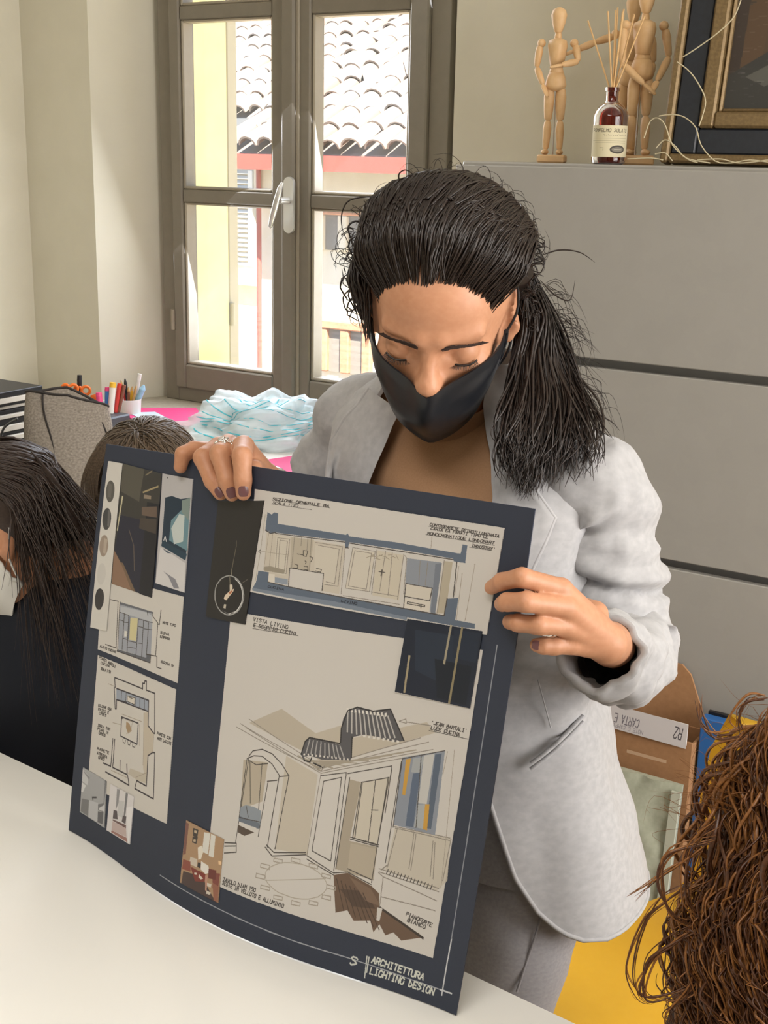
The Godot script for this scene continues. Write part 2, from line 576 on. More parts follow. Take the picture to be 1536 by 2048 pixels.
func build_window() -> void:
	var w := struct("window_1", "taupe wooden casement window with two sashes")
	var zf := -2.935
	var zb := -2.998
	var y0 := 0.887
	var y1 := 2.585
	# fixed frame
	part(w, "frame_stile", bx(Vector3(-2.673, y0, zb), Vector3(-2.622, y1, zf)), M.frame)
	part(w, "frame_stile", bx(Vector3(-1.768, y0, zb), Vector3(-1.712, y1, zf)), M.frame)
	part(w, "frame_rail", bx(Vector3(-2.622, y0, zb), Vector3(-1.768, 0.928, zf)), M.frame)
	part(w, "frame_rail", bx(Vector3(-2.622, 2.53, zb), Vector3(-1.768, y1, zf)), M.frame)
	for s in [[-2.622, -2.583, -2.256, -2.212], [-2.178, -2.128, -1.822, -1.768]]:
		var sash := Node3D.new()
		sash.name = "sash"
		w.add_child(sash, true)
		var zs := zf + 0.014
		part(sash, "stile", bx(Vector3(s[0], 0.928, zb + 0.01), Vector3(s[1], 2.53, zs), 0.004), M.frame)
		part(sash, "stile", bx(Vector3(s[2], 0.928, zb + 0.01), Vector3(s[3], 2.53, zs), 0.004), M.frame)
		part(sash, "bottom_rail", bx(Vector3(s[1], 0.928, zb + 0.01), Vector3(s[2], 1.0, zs), 0.004), M.frame)
		part(sash, "top_rail", bx(Vector3(s[1], 2.46, zb + 0.01), Vector3(s[2], 2.53, zs), 0.004), M.frame)
		for m in [1.4895, 1.984]:
			part(sash, "muntin", bx(Vector3(s[1], m - 0.018, zb + 0.012), Vector3(s[2], m + 0.018, zs - 0.004), 0.003), M.frame)
		# glazing beads round each pane, then the pane
		for pr in [[1.0, 1.4715], [1.5075, 1.966], [2.002, 2.46]]:
			var b := Geo.new()
			for q in [[s[1], s[1] + 0.009], [s[2] - 0.009, s[2]]]:
				b.box(Vector3(q[0], pr[0], -2.972), Vector3(q[1], pr[1], zs - 0.008), 0.003)
			for q in [[pr[0], pr[0] + 0.009], [pr[1] - 0.007, pr[1]]]:
				b.box(Vector3(s[1] + 0.008, q[0], -2.972), Vector3(s[2] - 0.008, q[1], zs - 0.008), 0.003)
			part(sash, "glazing_bead", b, M.bead)
			part(sash, "pane", bx(Vector3(s[1], pr[0], -2.98), Vector3(s[2], pr[1], -2.976), 0.0), M.glass)
	# cover strip where the sashes meet
	part(w, "cover_strip", bx(Vector3(-2.214, 0.93, zf - 0.02), Vector3(-2.170, 2.53, zf + 0.03), 0.006), M.frame)
	part(w, "edge_strip", bx(Vector3(-2.172, 0.93, zf - 0.02), Vector3(-2.160, 2.53, zf + 0.02), 0.003), M.bead)
	# hinges
	for y in [1.13, 2.2]:
		var g := Geo.new()
		g.tube([Vector3(-2.628, y - 0.03, zf + 0.012), Vector3(-2.628, y + 0.03, zf + 0.012)], 0.007, 8)
		part(w, "hinge", g, M.bead)
	# lever handle on a rounded plate
	var hd := Node3D.new()
	hd.name = "handle"
	w.add_child(hd)
	hd.position = Vector3(-2.180, 1.478, zf + 0.03)
	var g2 := Geo.new()
	var pl := PackedVector2Array()
	for j in 24:
		var an := TAU * j / 24.0
		pl.append(Vector2(cos(an) * 0.0165, sin(an) * 0.0165 + (0.058 if sin(an) >= 0 else -0.058)))
	g2.prism(pl, 0.010, Transform3D())
	part(hd, "plate", g2, M.satin)
	g2 = Geo.new()
	g2.tube([Vector3(0, 0.012, 0.0), Vector3(0, 0.012, 0.05)], 0.009, 12)
	part(hd, "spindle", g2, M.satin)
	g2 = Geo.new()
	g2.tube([Vector3(0.008, 0.060, 0.046), Vector3(0.004, 0.045, 0.052), Vector3(-0.004, 0.015, 0.055), Vector3(-0.018, -0.025, 0.054), Vector3(-0.030, -0.056, 0.05), Vector3(-0.031, -0.060, 0.049)], [0.004, 0.008, 0.0098, 0.0095, 0.007, 0.003], 12, true, 0.75)
	part(hd, "lever", g2, M.satin)

# half-round clay tile, laid along -z (upslope), narrow end up
func tile_mesh(r0: float, r1: float, length: float, wob: int) -> ArrayMesh:
	var g := Geo.new()
	var rows := []
	for j in 3:
		var t := j / 2.0
		var r := lerpf(r0, r1, t)
		var row := []
		for k in 7:
			var an := PI * k / 6.0
			row.append(Vector3(cos(an) * r, sin(an) * r * (0.8 + 0.05 * wob), -t * length))
		rows.append(row)
	g.grid(rows)
	# thickness seen at the lower end
	var inner := []
	for k in 7:
		var an := PI * k / 6.0
		inner.append(Vector3(cos(an) * (r0 - 0.016), sin(an) * (r0 - 0.016) * 0.8, 0.0))
	g.grid([inner, rows[0]])
	return g.mesh()

func tiled_roof(parent: Node3D, at: Vector3, slope: float, cols: int, nrows: int, pitch: float, step: float, tones: Array) -> void:
	var rnd := RandomNumberGenerator.new()
	rnd.seed = 11 + cols
	var shapes := [tile_mesh(0.095, 0.075, 0.44, 0), tile_mesh(0.09, 0.072, 0.43, 1)]
	for r in nrows:
		for q in cols:
			var o := MeshInstance3D.new()
			o.name = "roof_tile"
			parent.add_child(o, true)
			o.mesh = shapes[rnd.randi() % 2]
			o.material_override = tones[rnd.randi() % tones.size()]
			var b := Basis(Vector3.RIGHT, slope + rnd.randf_range(-0.03, 0.03)) * Basis(Vector3.UP, rnd.randf_range(-0.06, 0.06))
			o.transform = Transform3D(b, at + Vector3(q * pitch + rnd.randf_range(-0.012, 0.012), 0, 0) + Vector3(0, sin(slope), -cos(slope)) * (r * step) + Vector3(0, 0.02 + rnd.randf_range(0, 0.02), 0))

func build_outside() -> void:
	var tones := []
	for c in ["#8a7a6f", "#776d67", "#9a8b80", "#807d7e", "#846c60"]:
		tones.append(grained(c, "#6f6862", 0.85, 4.0, 0.03, 0.0, 3, 3))
	# street far below
	var st := thing("street", "pale paved street between the houses", "street", Vector3.ZERO)
	part(st, "paving", bx(Vector3(-30, -6.2, -40), Vector3(20, -6.0, -3.2), 0.0), M.plaster)
	# open shutter folded back against the outer wall
	var sh := thing("window_shutter", "beige wooden shutter folded back outside the taupe window", "shutter", Vector3(-2.635, 0.9, -3.19))
	part(sh, "shutter_leaf", bx(Vector3(-0.44, 0.03, -0.052), Vector3(0.0, 1.66, -0.004), 0.004), M.ext_beige)
	for y in [0.22, 1.4]:
		var g := Geo.new()
		g.tube([Vector3(0.004, y - 0.035, -0.012), Vector3(0.004, y + 0.035, -0.012)], 0.009, 8)
		part(sh, "hinge", g, M.ext_beige)
	# house across the street
	var zf := -9.0
	var h := thing("street_house", "cream plastered house with a clay tile roof and red gutter", "house", Vector3.ZERO)
	var slope := deg_to_rad(24.0)
	part(h, "facade", bx(Vector3(-7.08, -6.0, -15.0), Vector3(-2.6, 1.50, zf), 0.0), M.plaster)
	part(h, "facade_band", bx(Vector3(-7.1, 1.18, zf), Vector3(-2.6, 1.5, zf + 0.06), 0.01), M.plaster)
	var eave := Vector3(-7.12, 1.60, zf + 0.42)
	var g2 := Geo.new()
	var rl := 4.8
	var up := Vector3(0, sin(slope), -cos(slope)) * rl
	g2.quad(eave, eave + up, eave + up + Vector3(4.5, 0, 0), eave + Vector3(4.5, 0, 0))
	g2.quad(eave + Vector3(0, -0.1, 0), eave, eave + Vector3(4.5, 0, 0), eave + Vector3(4.5, -0.1, 0))
	g2.quad(eave + Vector3(0, -0.1, 0), eave + Vector3(4.5, -0.1, 0), eave + Vector3(4.5, -0.1, -0.45), eave + Vector3(0, -0.1, -0.45))
	g2.quad(eave + Vector3(0, -0.1, 0), eave + Vector3(0, -0.1, 0) + up, eave + up, eave)
	part(h, "roof_deck", g2, tones[1])
	tiled_roof(h, eave + Vector3(0.08, 0.02, 0.06), slope, 20, 14, 0.205, 0.33, tones)
	# ridge of half-round tiles running up the slope
	var ra := eave + Vector3(0.62, 0, 0) + Vector3(0, sin(slope), -cos(slope)) * 1.25
	var rb := eave + Vector3(3.4, 0, 0) + Vector3(0, sin(slope), -cos(slope)) * 3.3
	for j in 10:
		var o := MeshInstance3D.new()
		o.name = "ridge_tile"
		h.add_child(o, true)
		o.mesh = tile_mesh(0.14, 0.12, 0.40, 1)
		o.material_override = tones[j % 5]
		var d := (rb - ra).normalized()
		var t := Transform3D().looking_at(d, Vector3.UP)
		o.transform = Transform3D(t.basis, ra + d * (j * 0.36) + Vector3(0, 0.06, 0))
	# gutter, down pipe, openings
	g2 = Geo.new()
	var gp := [Vector2(0.0, 0.0), Vector2(0.075, 0.0), Vector2(0.085, 0.06), Vector2(0.095, 0.12), Vector2(0.085, 0.12), Vector2(0.0, 0.12)]
	var pv := PackedVector2Array()
	for q in gp: pv.append(q)
	g2.prism(pv, 4.55, Transform3D(Basis(Vector3(0, 0, 1), Vector3(0, 1, 0), Vector3(-1, 0, 0)) * Basis.from_scale(Vector3(1, 1, -1)), Vector3(-7.16, 1.47, zf + 0.42)))
	part(h, "gutter", g2, M.gutter)
	g2 = Geo.new()
	var pp := on_z(517, 300, zf + 0.08)
	g2.tube([Vector3(pp.x, 1.5, pp.z), Vector3(pp.x, -6.0, pp.z)], 0.022, 10)
	part(h, "down_pipe", g2, M.gutter)
	var dark := mat("#77736e", 0.5)
	var wood := grained("#9c6a52", "#b58469", 0.8, 3.0, 0.03)
	for q in [[642, 428, 735, 505], [650, 655, 735, 752]]:
		var a := on_z(q[0], q[1], zf + 0.02)
		var b := on_z(q[2], q[3], zf + 0.02)
		var wn := Node3D.new()
		wn.name = "window"
		h.add_child(wn, true)
		part(wn, "pane", bx(Vector3(a.x, b.y, zf - 0.02), Vector3(b.x, a.y, zf + 0.02), 0.0), dark)
		part(wn, "lintel", bx(Vector3(a.x - 0.08, a.y, zf), Vector3(b.x + 0.08, a.y + 0.07, zf + 0.07), 0.01), wood)
		for t in 3:
			var x := lerpf(a.x, b.x, t / 2.0)
			part(wn, "jamb", bx(Vector3(x - 0.045, b.y, zf), Vector3(x + 0.045, a.y, zf + 0.06), 0.01), wood if q[1] > 500 else M.plaster)
	part(h, "render_patch", bx(on_z(522, 395, zf), on_z(560, 345, zf) + Vector3(0, 0, 0.02), 0.004), M.plaster_red)
	# farther wing on the left
	var wz := -10.6
	var h2 := thing("street_house", "farther house wing with a grey gutter and white louvred shutter", "house", Vector3.ZERO)
	part(h2, "facade", bx(Vector3(-13.0, -6.0, -16.0), Vector3(-7.2, 1.78, wz), 0.0), M.plaster)
	var e2 := Vector3(-11.4, 1.92, wz + 0.4)
	g2 = Geo.new()
	g2.quad(e2, e2 + up, e2 + up + Vector3(4.1, 0, 0), e2 + Vector3(4.1, 0, 0))
	g2.quad(e2 + Vector3(0, -0.1, 0), e2, e2 + Vector3(4.1, 0, 0), e2 + Vector3(4.1, -0.1, 0))
	part(h2, "roof_deck", g2, tones[3])
	tiled_roof(h2, e2 + Vector3(0.1, 0.02, 0.06), slope, 19, 13, 0.205, 0.33, tones)
	g2 = Geo.new()
	g2.prism(pv, 4.2, Transform3D(Basis(Vector3(0, 0, 1), Vector3(0, 1, 0), Vector3(-1, 0, 0)) * Basis.from_scale(Vector3(1, 1, -1)), Vector3(-11.45, 1.79, wz + 0.4)))
	part(h2, "gutter", g2, M.zinc)
	# louvred shutter
	var a2 := on_z(470, 340, wz + 0.03)
	var b2 := on_z(500, 532, wz + 0.03)
	var sht := Node3D.new()
	sht.name = "shutter"
	h2.add_child(sht)
	var white := mat("#d9d8d2", 0.7)
	part(sht, "shutter_stile", bx(Vector3(a2.x - 0.25, b2.y, wz), Vector3(a2.x - 0.19, a2.y, wz + 0.06)), white)
	part(sht, "shutter_stile", bx(Vector3(b2.x, b2.y, wz), Vector3(b2.x + 0.06, a2.y, wz + 0.06)), white)
	for j in 20:
		var y := lerpf(b2.y + 0.02, a2.y - 0.02, j / 19.0)
		part(sht, "slat", bxt(Transform3D(Basis(Vector3.RIGHT, 0.6), Vector3((a2.x - 0.19 + b2.x) * 0.5, y, wz + 0.035)), Vector3(b2.x - a2.x + 0.19, 0.012, 0.05), 0.002), white)
	var c2 := on_z(480, 548, wz)
	part(h2, "ledge", bx(Vector3(-9.6, c2.y - 0.1, wz), Vector3(-7.2, c2.y, wz + 0.12), 0.01), M.plaster)

func build_cabinet() -> void:
	var xl := -1.393
	var xr := -0.10
	var zf := -2.428
	var c := thing("drawer_cabinet", "tall pale grey cabinet with four wide drawer fronts", "cabinet", Vector3(xl, 0, zf))
	var w := xr - xl
	part(c, "body", bx(Vector3(0.004, 0.0, -0.335), Vector3(w - 0.004, 1.592, -0.056), 0.002), M.cabinet)
	part(c, "plinth", bx(Vector3(0.01, 0.0, -0.055), Vector3(w - 0.01, 0.052, -0.04), 0.002), M.cabinet)
	# open slots between the fronts, boxed in by the side panels
	for x in [0.004, w - 0.018]:
		part(c, "side_panel", bx(Vector3(x, 0.0, -0.056), Vector3(x + 0.014, 1.594, -0.0185), 0.001), M.cabinet)
	for j in 4:
		var t := 1.600 - j * 0.39
		part(c, "drawer_front", bx(Vector3(0, t - 0.372, -0.018), Vector3(w, t, 0.0), 0.002), M.cabinet)
	part(c, "top", bx(Vector3(0.008, 1.594, -0.335), Vector3(w - 0.004, 1.607, -0.012), 0.003), M.cabinet_top)

func build_table() -> void:
	# white table; its far edge runs past the woman
	var a := on_y(0, 1502, 0.75)
	var b := on_y(1160, 2048, 0.75)
	var d := (b - a).normalized()
	var n := Vector3(-d.z, 0, d.x)          # across the table
	if n.z < 0: n = -n
	var right := b + d * 0.05
	var left := right - d * 2.0
	var t := thing("white_table", "large glossy white table under the concept board", "table", Vector3((left + right).x * 0.5, 0, (left + right).z * 0.5) + n * 0.5, "", -atan2(d.z, d.x))
	part(t, "table_top", bx(Vector3(-1.0, 0.722, -0.5), Vector3(1.0, 0.75, 0.5), 0.003), M.table)
	for sx in [-1, 1]:
		for sz in [-1, 1]:
			part(t, "leg", bx(Vector3(sx * 0.92 - 0.03, 0, sz * 0.42 - 0.03), Vector3(sx * 0.92 + 0.03, 0.722, sz * 0.42 + 0.03), 0.003), M.white)
	for sz in [-1, 1]:
		part(t, "apron", bx(Vector3(-0.9, 0.66, sz * 0.42 - 0.012), Vector3(0.9, 0.722, sz * 0.42 + 0.012), 0.002), M.white)

func build_counter() -> void:
	var c := thing("low_counter", "low counter with a stone top under the window", "counter", Vector3(-3.046, 0, -2.766))
	var w := 1.64
	part(c, "counter_top", bx(Vector3(0.002, 0.855, 0.0), Vector3(w, 0.885, 0.80), 0.003), M.stone)
	part(c, "body", bx(Vector3(0.002, 0.0, 0.0), Vector3(w, 0.855, 0.74), 0.003), M.white)
	for j in 3:
		part(c, "door", bx(Vector3(0.012 + j * w / 3.0, 0.08, 0.74), Vector3(w / 3.0 - 0.006 + j * w / 3.0, 0.845, 0.758), 0.002), M.white)

# superellipse shell chair, seen from its side
func build_chair() -> void:
	# faces left along the cabinet: sitting direction f, side direction s
	var base := V(0.418, 0, 1.632)
	var f := (yawb * Vector3(-0.90, 0, 0.43)).normalized()
	var c := thing("shell_chair", "bright yellow plastic shell chair beside the white table", "chair", base, "", atan2(-f.z, f.x))
	# local: x forward, z to the side
	var prof := [[-0.250, 0.815, 0.12], [-0.250, 0.785, 0.160], [-0.240, 0.72, 0.182], [-0.225, 0.645, 0.180], [-0.212, 0.57, 0.165], [-0.195, 0.51, 0.155], [-0.16, 0.465, 0.160], [-0.09, 0.452, 0.180], [0.0, 0.448, 0.192], [0.09, 0.452, 0.195], [0.16, 0.458, 0.185], [0.20, 0.456, 0.165], [0.225, 0.445, 0.125]]
	var rows := []
	var under := []
	for j in prof.size():
		var row := []
		var row2 := []
		var d: Vector2
		var q0: Array = prof[maxi(j - 1, 0)]
		var q1: Array = prof[mini(j + 1, prof.size() - 1)]
		d = Vector2(q1[0] - q0[0], q1[1] - q0[1]).normalized()
		var nn := Vector3(-d.y, d.x, 0)
		for k in 13:
			var u := k / 6.0 - 1.0
			var lift := pow(absf(u), 2.6) * (0.035 if j < 7 else 0.022)
			var p := Vector3(prof[j][0], prof[j][1], u * prof[j][2]) + nn * lift
			if j == 0: p.y -= 0.03 * u * u
			row.append(p)
			row2.append(p - nn * 0.008)
		rows.append(row)
		under.append(row2)
	var g := Geo.new()
	g.grid(rows)
	g.grid(under, false, true)
	var rim := [[], []]
	for k in 13:
		rim[0].append(rows[0][k]); rim[1].append(under[0][k])
	g.grid(rim)
	rim = [[], []]
	for k in 13:
		rim[0].append(rows[12][k]); rim[1].append(under[12][k])
	g.grid(rim, false, true)
	for e in [0, 12]:
		rim = [[], []]
		for j in 13:
			rim[0].append(rows[j][e]); rim[1].append(under[j][e])
		g.grid(rim, false, e == 0)
	part(c, "seat_shell", g, M.yellow)
	for sx in [-1, 1]:
		for sz in [-1, 1]:
			var lg := Geo.new()
			lg.tube([Vector3(sx * 0.12, 0.445, sz * 0.12), Vector3(sx * 0.2, 0.0, sz * 0.2)], [0.016, 0.012], 10)
			part(c, "leg", lg, M.steel)
	g = Geo.new()
	g.tube([Vector3(-0.12, 0.43, -0.12), Vector3(0.12, 0.43, 0.12)], 0.012, 8)
	g.tube([Vector3(-0.12, 0.43, 0.12), Vector3(0.12, 0.43, -0.12)], 0.012, 8)
	part(c, "underframe", g, M.steel)

# ---- the concept board: a bowed sheet standing on the table ----
# edges in metres right of the camera / up / ahead
var b_tl := Vector3(-0.3426, 1.2684, -1.5600)
var b_tr := Vector3(0.1431, 1.2974, -1.1900)
var b_bl := Vector3(-0.4070, 0.7515, -1.5378)
var b_br := Vector3(0.0864, 0.7515, -1.1716)
var b_lc := Vector3(-0.3669, 1.1371, -1.5611)
var b_rc := Vector3(0.1282, 1.1090, -1.1852)
var b_c0 := Vector3(-0.0923, 0.0000, 0.1222)
var b_c1 := Vector3(-0.0017, 0.0000, 0.0080)
var b_c2 := Vector3(0.3349, -0.0000, -0.4158)

func board_at(u: float, v: float) -> Vector3:
	var t := b_tl.lerp(b_tr, u)
	var b := b_bl.lerp(b_br, u) + (b_c0 + b_c1 * (u - 0.5) + b_c2 * (u - 0.5) * (u - 0.5)) * (u * (1.0 - u))
	var l := b_tl * ((1 - v) * (1 - v)) + b_lc * (2 * v * (1 - v)) + b_bl * (v * v)
	var r := b_tr * ((1 - v) * (1 - v)) + b_rc * (2 * v * (1 - v)) + b_br * (v * v)
	var p := t * (1 - v) + b * v + l * (1 - u) + r * u - (b_tl * ((1 - u) * (1 - v)) + b_tr * (u * (1 - v)) + b_bl * ((1 - u) * v) + b_br * (u * v))
	return yawb * p
func board_n(u: float, v: float) -> Vector3:
	var du := board_at(u + 0.01, v) - board_at(u - 0.01, v)
	var dv := board_at(u, v + 0.01) - board_at(u, v - 0.01)
	return dv.cross(du).normalized()      # towards the camera side

const BW := 2048
const BH := 1782
var bs := 2.048
var canvas: Image

func fill(col: String, p: Array) -> void:
	var c := Color(col)
	var n := p.size() / 2
	var y0 := 1e9
	var y1 := -1e9
	for j in n:
		y0 = minf(y0, p[j * 2 + 1] * bs); y1 = maxf(y1, p[j * 2 + 1] * bs)
	for y in range(maxi(0, int(y0)), mini(canvas.get_height() - 1, int(y1)) + 1):
		var yc := y + 0.5
		var xs := []
		for j in n:
			var ax: float = p[j * 2] * bs; var ay: float = p[j * 2 + 1] * bs
			var k := (j + 1) % n
			var bx2: float = p[k * 2] * bs; var by: float = p[k * 2 + 1] * bs
			if (ay <= yc) != (by <= yc):
				xs.append(ax + (bx2 - ax) * (yc - ay) / (by - ay))
		xs.sort()
		for j in range(0, xs.size() - 1, 2):
			var x0 := int(round(xs[j]))
			canvas.fill_rect(Rect2i(x0, y, maxi(1, int(round(xs[j + 1])) - x0), 1), c)

func pen(col: String, w: float, p: Array) -> void:
	var hw := w * 0.46
	for j in range(0, p.size() - 2, 2):
		var a := Vector2(p[j], p[j + 1])
		var b := Vector2(p[j + 2], p[j + 3])
		var d := b - a
		if d.length() < 0.01: continue
		d = d.normalized() * hw
		var s := Vector2(-d.y, d.x)
		a -= d * 0.6; b += d * 0.6
		fill(col, [a.x + s.x, a.y + s.y, b.x + s.x, b.y + s.y, b.x - s.x, b.y - s.y, a.x - s.x, a.y - s.y])

# hand lettering: strokes of grid points, x 0-4, y 0 (top) - 6 (base)
const GLYPHS := {
	"A": "062046 1434", "B": "0006364541331330 2030", "C": "412010020516 36 1635451", "D": "000626442200", "E": "40000646 0333", "F": "400006 0333", "G": "4120100205163645432 3", "H": "0006 4046 0343",
	"I": "2026 1030 1636", "J": "404515 0504", "K": "0006 4003 0346", "L": "000646", "M": "0600234046", "N": "06004640", "O": "10304145361605011", "P": "0600304233030", "Q": "1030414536160501 3446", "R": "060030423303 2346",
	"S": "41301001123344351605", "T": "0040 2026", "U": "000516364540", "V": "002640", "W": "0016233640", "X": "0046 4006", "Y": "002340 2326", "Z": "00400646 1333",
	"0": "103041453616050110", "1": "112026", "2": "011030410646", "5": "40000233443616", ":": "2223 2526", "'": "2021", " ": ""}

func letter(t: String, ax: int, ay: int, bx2: int, by: int, h: float, col: String, w: float) -> void:
	var a := Vector2(ax, ay)
	var e := (Vector2(bx2, by) - a) / t.length()
	var right := e.normalized()
	var up := Vector2(right.y, -right.x)
	for j in t.length():
		var o := a + e * j
		var glyph: String = GLYPHS.get(t[j], "")
		for s: String in glyph.split(" ", false):
			var pts := []
			for k in range(0, s.length() - 1, 2):
				var gx: float = s[k].to_float() / 4.0
				var gy: float = 1.0 - s[k + 1].to_float() / 6.0
				var q: Vector2 = o + e * (gx * 0.74) + up * (gy * h * 0.46) + right * (gy * h * 0.08)
				pts.append(q.x); pts.append(q.y)
			if pts.size() >= 4: pen(col, w, pts)

func build_board() -> void:
	canvas = Image.create_empty(BW, BH, false, Image.FORMAT_RGB8)
	canvas.fill(Color("#2e3546"))
	# fibres of the coloured card
	var rnd := RandomNumberGenerator.new()
	rnd.seed = 4
	for j in 26000:
		var k := rnd.randf_range(-0.02, 0.02)
		canvas.fill_rect(Rect2i(rnd.randi() % BW, rnd.randi() % BH, 3, 2), Color(0.180 + k, 0.208 + k, 0.275 + k))
	draw_board()
	var art := StandardMaterial3D.new()
	art.albedo_texture = ImageTexture.create_from_image(canvas)
	art.roughness = 0.62
	art.texture_repeat = false
	var gloss := art.duplicate()
	gloss.roughness = 0.28
	var at := board_at(0.5, 1.0)
	var o := thing("concept_board", "navy concept board of glued drawings and photos held over the table", "board", at)
	var g := Geo.new()
	var rows := []
	var back := []
	var nu := 40
	var nv := 28
	for r in nv + 1:
		var row := []
		var rb := []
		for q in nu + 1:
			var u := q / float(nu); var v := r / float(nv)
			var p := board_at(u, v)
			row.append(p)
			rb.append(p - board_n(u, v) * 0.0014)
		rows.append(row); back.append(rb)
	g.grid(rows, false, true, true)
	wpart(o, "card_face", g, art)
	g = Geo.new()
	g.grid(back)
	g.grid([rows[0], back[0]])
	g.grid([back[nv], rows[nv]])
	for e in [0, nu]:
		var a := []
		var b := []
		for r in nv + 1:
			a.append(rows[r][e]); b.append(back[r][e])
		g.grid([a, b], false, e == 0)
	wpart(o, "card_back", g, mat("#2e3546", 0.7))
	for s in sheets:
		g = Geo.new()
		rows = []
		var c: Array = s[1]
		for r in 13:
			var row := []
			for q in 13:
				var a := Vector2(c[0], c[1]).lerp(Vector2(c[2], c[3]), q / 12.0)
				var b := Vector2(c[6], c[7]).lerp(Vector2(c[4], c[5]), q / 12.0)
				var m := a.lerp(b, r / 12.0)
				var u := m.x / 1000.0
				var v := m.y / 870.0
				row.append(board_at(u, v) + board_n(u, v) * (0.0005 * s[2]))
				g.uv.append(Vector2(u, v))
			rows.append(row)
		var uvs := g.uv
		g.grid(rows, false, true)
		g.uv = uvs
		wpart(o, s[0], g, gloss if s[0] == "photo_print" else art)

func draw_board() -> void:
	pen("8b909a", 2.2, [967,285,967,428,967,605,968,769])
	pen("c9ccd0", 2.6, [968,769,967,810,967,851])
	pen("a3a7af", 1.8, [325,845,373,845,512,845,673,846,778,844,836,844,904,845,962,844])
	pen("c9ccd0", 2.6, [962,844,985,843])
	letter("S", 788, 852, 804, 852, 26.0, "c9ccc6", 2.8)
	pen("c9ccc6", 2.4, [818,833,820,864])
	pen("c9ccc6", 2.4, [822,833,822,856])
	letter("ARCHITETTURA", 828, 840, 930, 840, 20.0, "d2d5cc", 2.6)
	letter("LIGHTING DESIGN", 828, 856, 953, 855, 20.0, "d2d5cc", 2.6)
	fill("cdc9c5", [414,358,943,300,940,804,455,814])
	fill("b9b0a2", [502,546,570,503,655,526,650,563])
	fill("bdb4a6", [646,527,707,494,727,513,861,451,879,465,681,573,654,562])
	fill("c2baad", [596,577,668,590,672,717,604,725])
	fill("b5ab9b", [502,609,559,598,560,662,513,687])
	fill("a99f90", [732,581,756,580,751,675,805,671,808,722,733,723])
	fill("b3a999", [754,678,806,674,807,720,756,719])
	fill("c9c2b5", [754,581,809,558,805,668,756,669])
	pen("8d867e", 1.4, [473,561,673,583])
	pen("8d867e", 1.4, [481,553,672,579])
	pen("8d867e", 1.4, [500,540,669,574])
	pen("8d867e", 1.4, [497,556,674,586])
	pen("8d867e", 1.4, [673,583,880,493])
	pen("8d867e", 1.4, [674,586,902,490])
	pen("8d867e", 1.4, [674,578,870,483])
	pen("8d867e", 1.4, [681,571,854,480])
	pen("8d867e", 1.4, [674,588,674,590,672,718])
	pen("a39a8c", 2.2, [621,570,673,582])
	pen("a39a8c", 2.2, [626,572,696,572])
	pen("a39a8c", 2.2, [632,573,718,562])
	pen("a39a8c", 2.2, [637,574,741,552])
	pen("a39a8c", 2.2, [643,575,763,542])
	pen("a39a8c", 2.2, [648,577,784,532])
	pen("a39a8c", 2.2, [654,578,806,522])
	pen("a39a8c", 2.2, [659,579,827,512])
	pen("a39a8c", 2.2, [664,580,849,502])
	pen("4b4744", 1.8, [514,740,514,599,521,589,541,581,565,582,590,593,609,607,604,725])
	pen("4b4744", 1.8, [512,684,510,605,525,596,544,592,568,598,588,612,588,615])
	pen("4b4744", 1.8, [588,614,609,607])
	pen("4b4744", 1.8, [588,615,587,727])
	pen("4b4744", 1.8, [582,728,600,737,670,717])
	pen("4b4744", 1.8, [584,724,603,731,669,714])
	pen("4b4744", 1.8, [488,747,516,740,519,753,491,762])
	pen("4b4744", 1.8, [489,752,517,744])
	pen("4b4744", 1.6, [513,606,533,609,559,600])
	pen("4b4744", 1.6, [566,628,563,717])
	pen("4b4744", 1.6, [564,628,585,621])
	pen("4b4744", 1.6, [546,603,558,706])
	pen("4b4744", 1.6, [518,608,534,672])
	fill("8d959f", [512,684,525,677,544,675,561,677,564,699,512,703])
	fill("6c7480", [513,698,563,696,563,705,513,706])
	pen("4b4744", 1.4, [512,684,513,700,563,694])
	pen("4b4744", 1.4, [526,679,534,694])
	fill("574b43", [513,712,526,712,553,713,532,724,516,723])
	pen("4b4744", 1.6, [674,590,724,572,730,727])
	pen("4b4744", 1.6, [682,597,716,582,721,714,681,708,682,597])
	pen("4b4744", 1.6, [727,573,809,539,809,558])
	pen("4b4744", 1.6, [732,578,733,723])
	pen("4b4744", 1.6, [756,580,807,559,805,668,756,669,756,580])
	pen("4b4744", 1.6, [782,570,787,668])
	pen("4b4744", 1.6, [758,581,760,668])
	pen("4b4744", 1.6, [752,672,807,670])
	pen("4b4744", 1.6, [752,669,807,667])
	pen("4b4744", 1.6, [783,618,796,615])
	pen("4b4744", 1.6, [805,559,805,726])
	pen("4b4744", 1.6, [809,539,810,616])
	pen("4b4744", 1.6, [672,718,730,730,757,722,805,729])
	pen("4b4744", 1.6, [673,723,731,733])
	pen("4b4744", 1.6, [756,717,804,722])
	fill("6b5647", [731,733,757,723,806,731,916,780,905,784,877,795,860,787,846,795,832,782,823,796,814,781,783,789,768,777,746,786,741,769])
	fill("54443a", [747,750,796,741,820,762,778,769])
	fill("7a6454", [762,728,805,735,830,756,799,755])
	fill("cdc9c5", [820,727,915,777,889,774,839,760,827,760])
	pen("4a3b32", 1.6, [738,737,761,779])
	pen("4a3b32", 1.6, [747,738,773,781])
	pen("4a3b32", 1.6, [756,740,785,783])
	pen("4a3b32", 1.6, [765,741,797,784])
	pen("4a3b32", 1.6, [774,742,809,786])
	pen("4a3b32", 1.6, [783,744,821,788])
	pen("4a3b32", 1.6, [792,745,833,790])
	pen("3f3733", 4.0, [827,758,916,781])
	fill("cdc9c5", [823,759,833,758,831,778,825,778])
	fill("c4bdb1", [833,633,937,622,943,687,927,706,827,701])
	pen("8d867e", 1.6, [831,632,936,622])
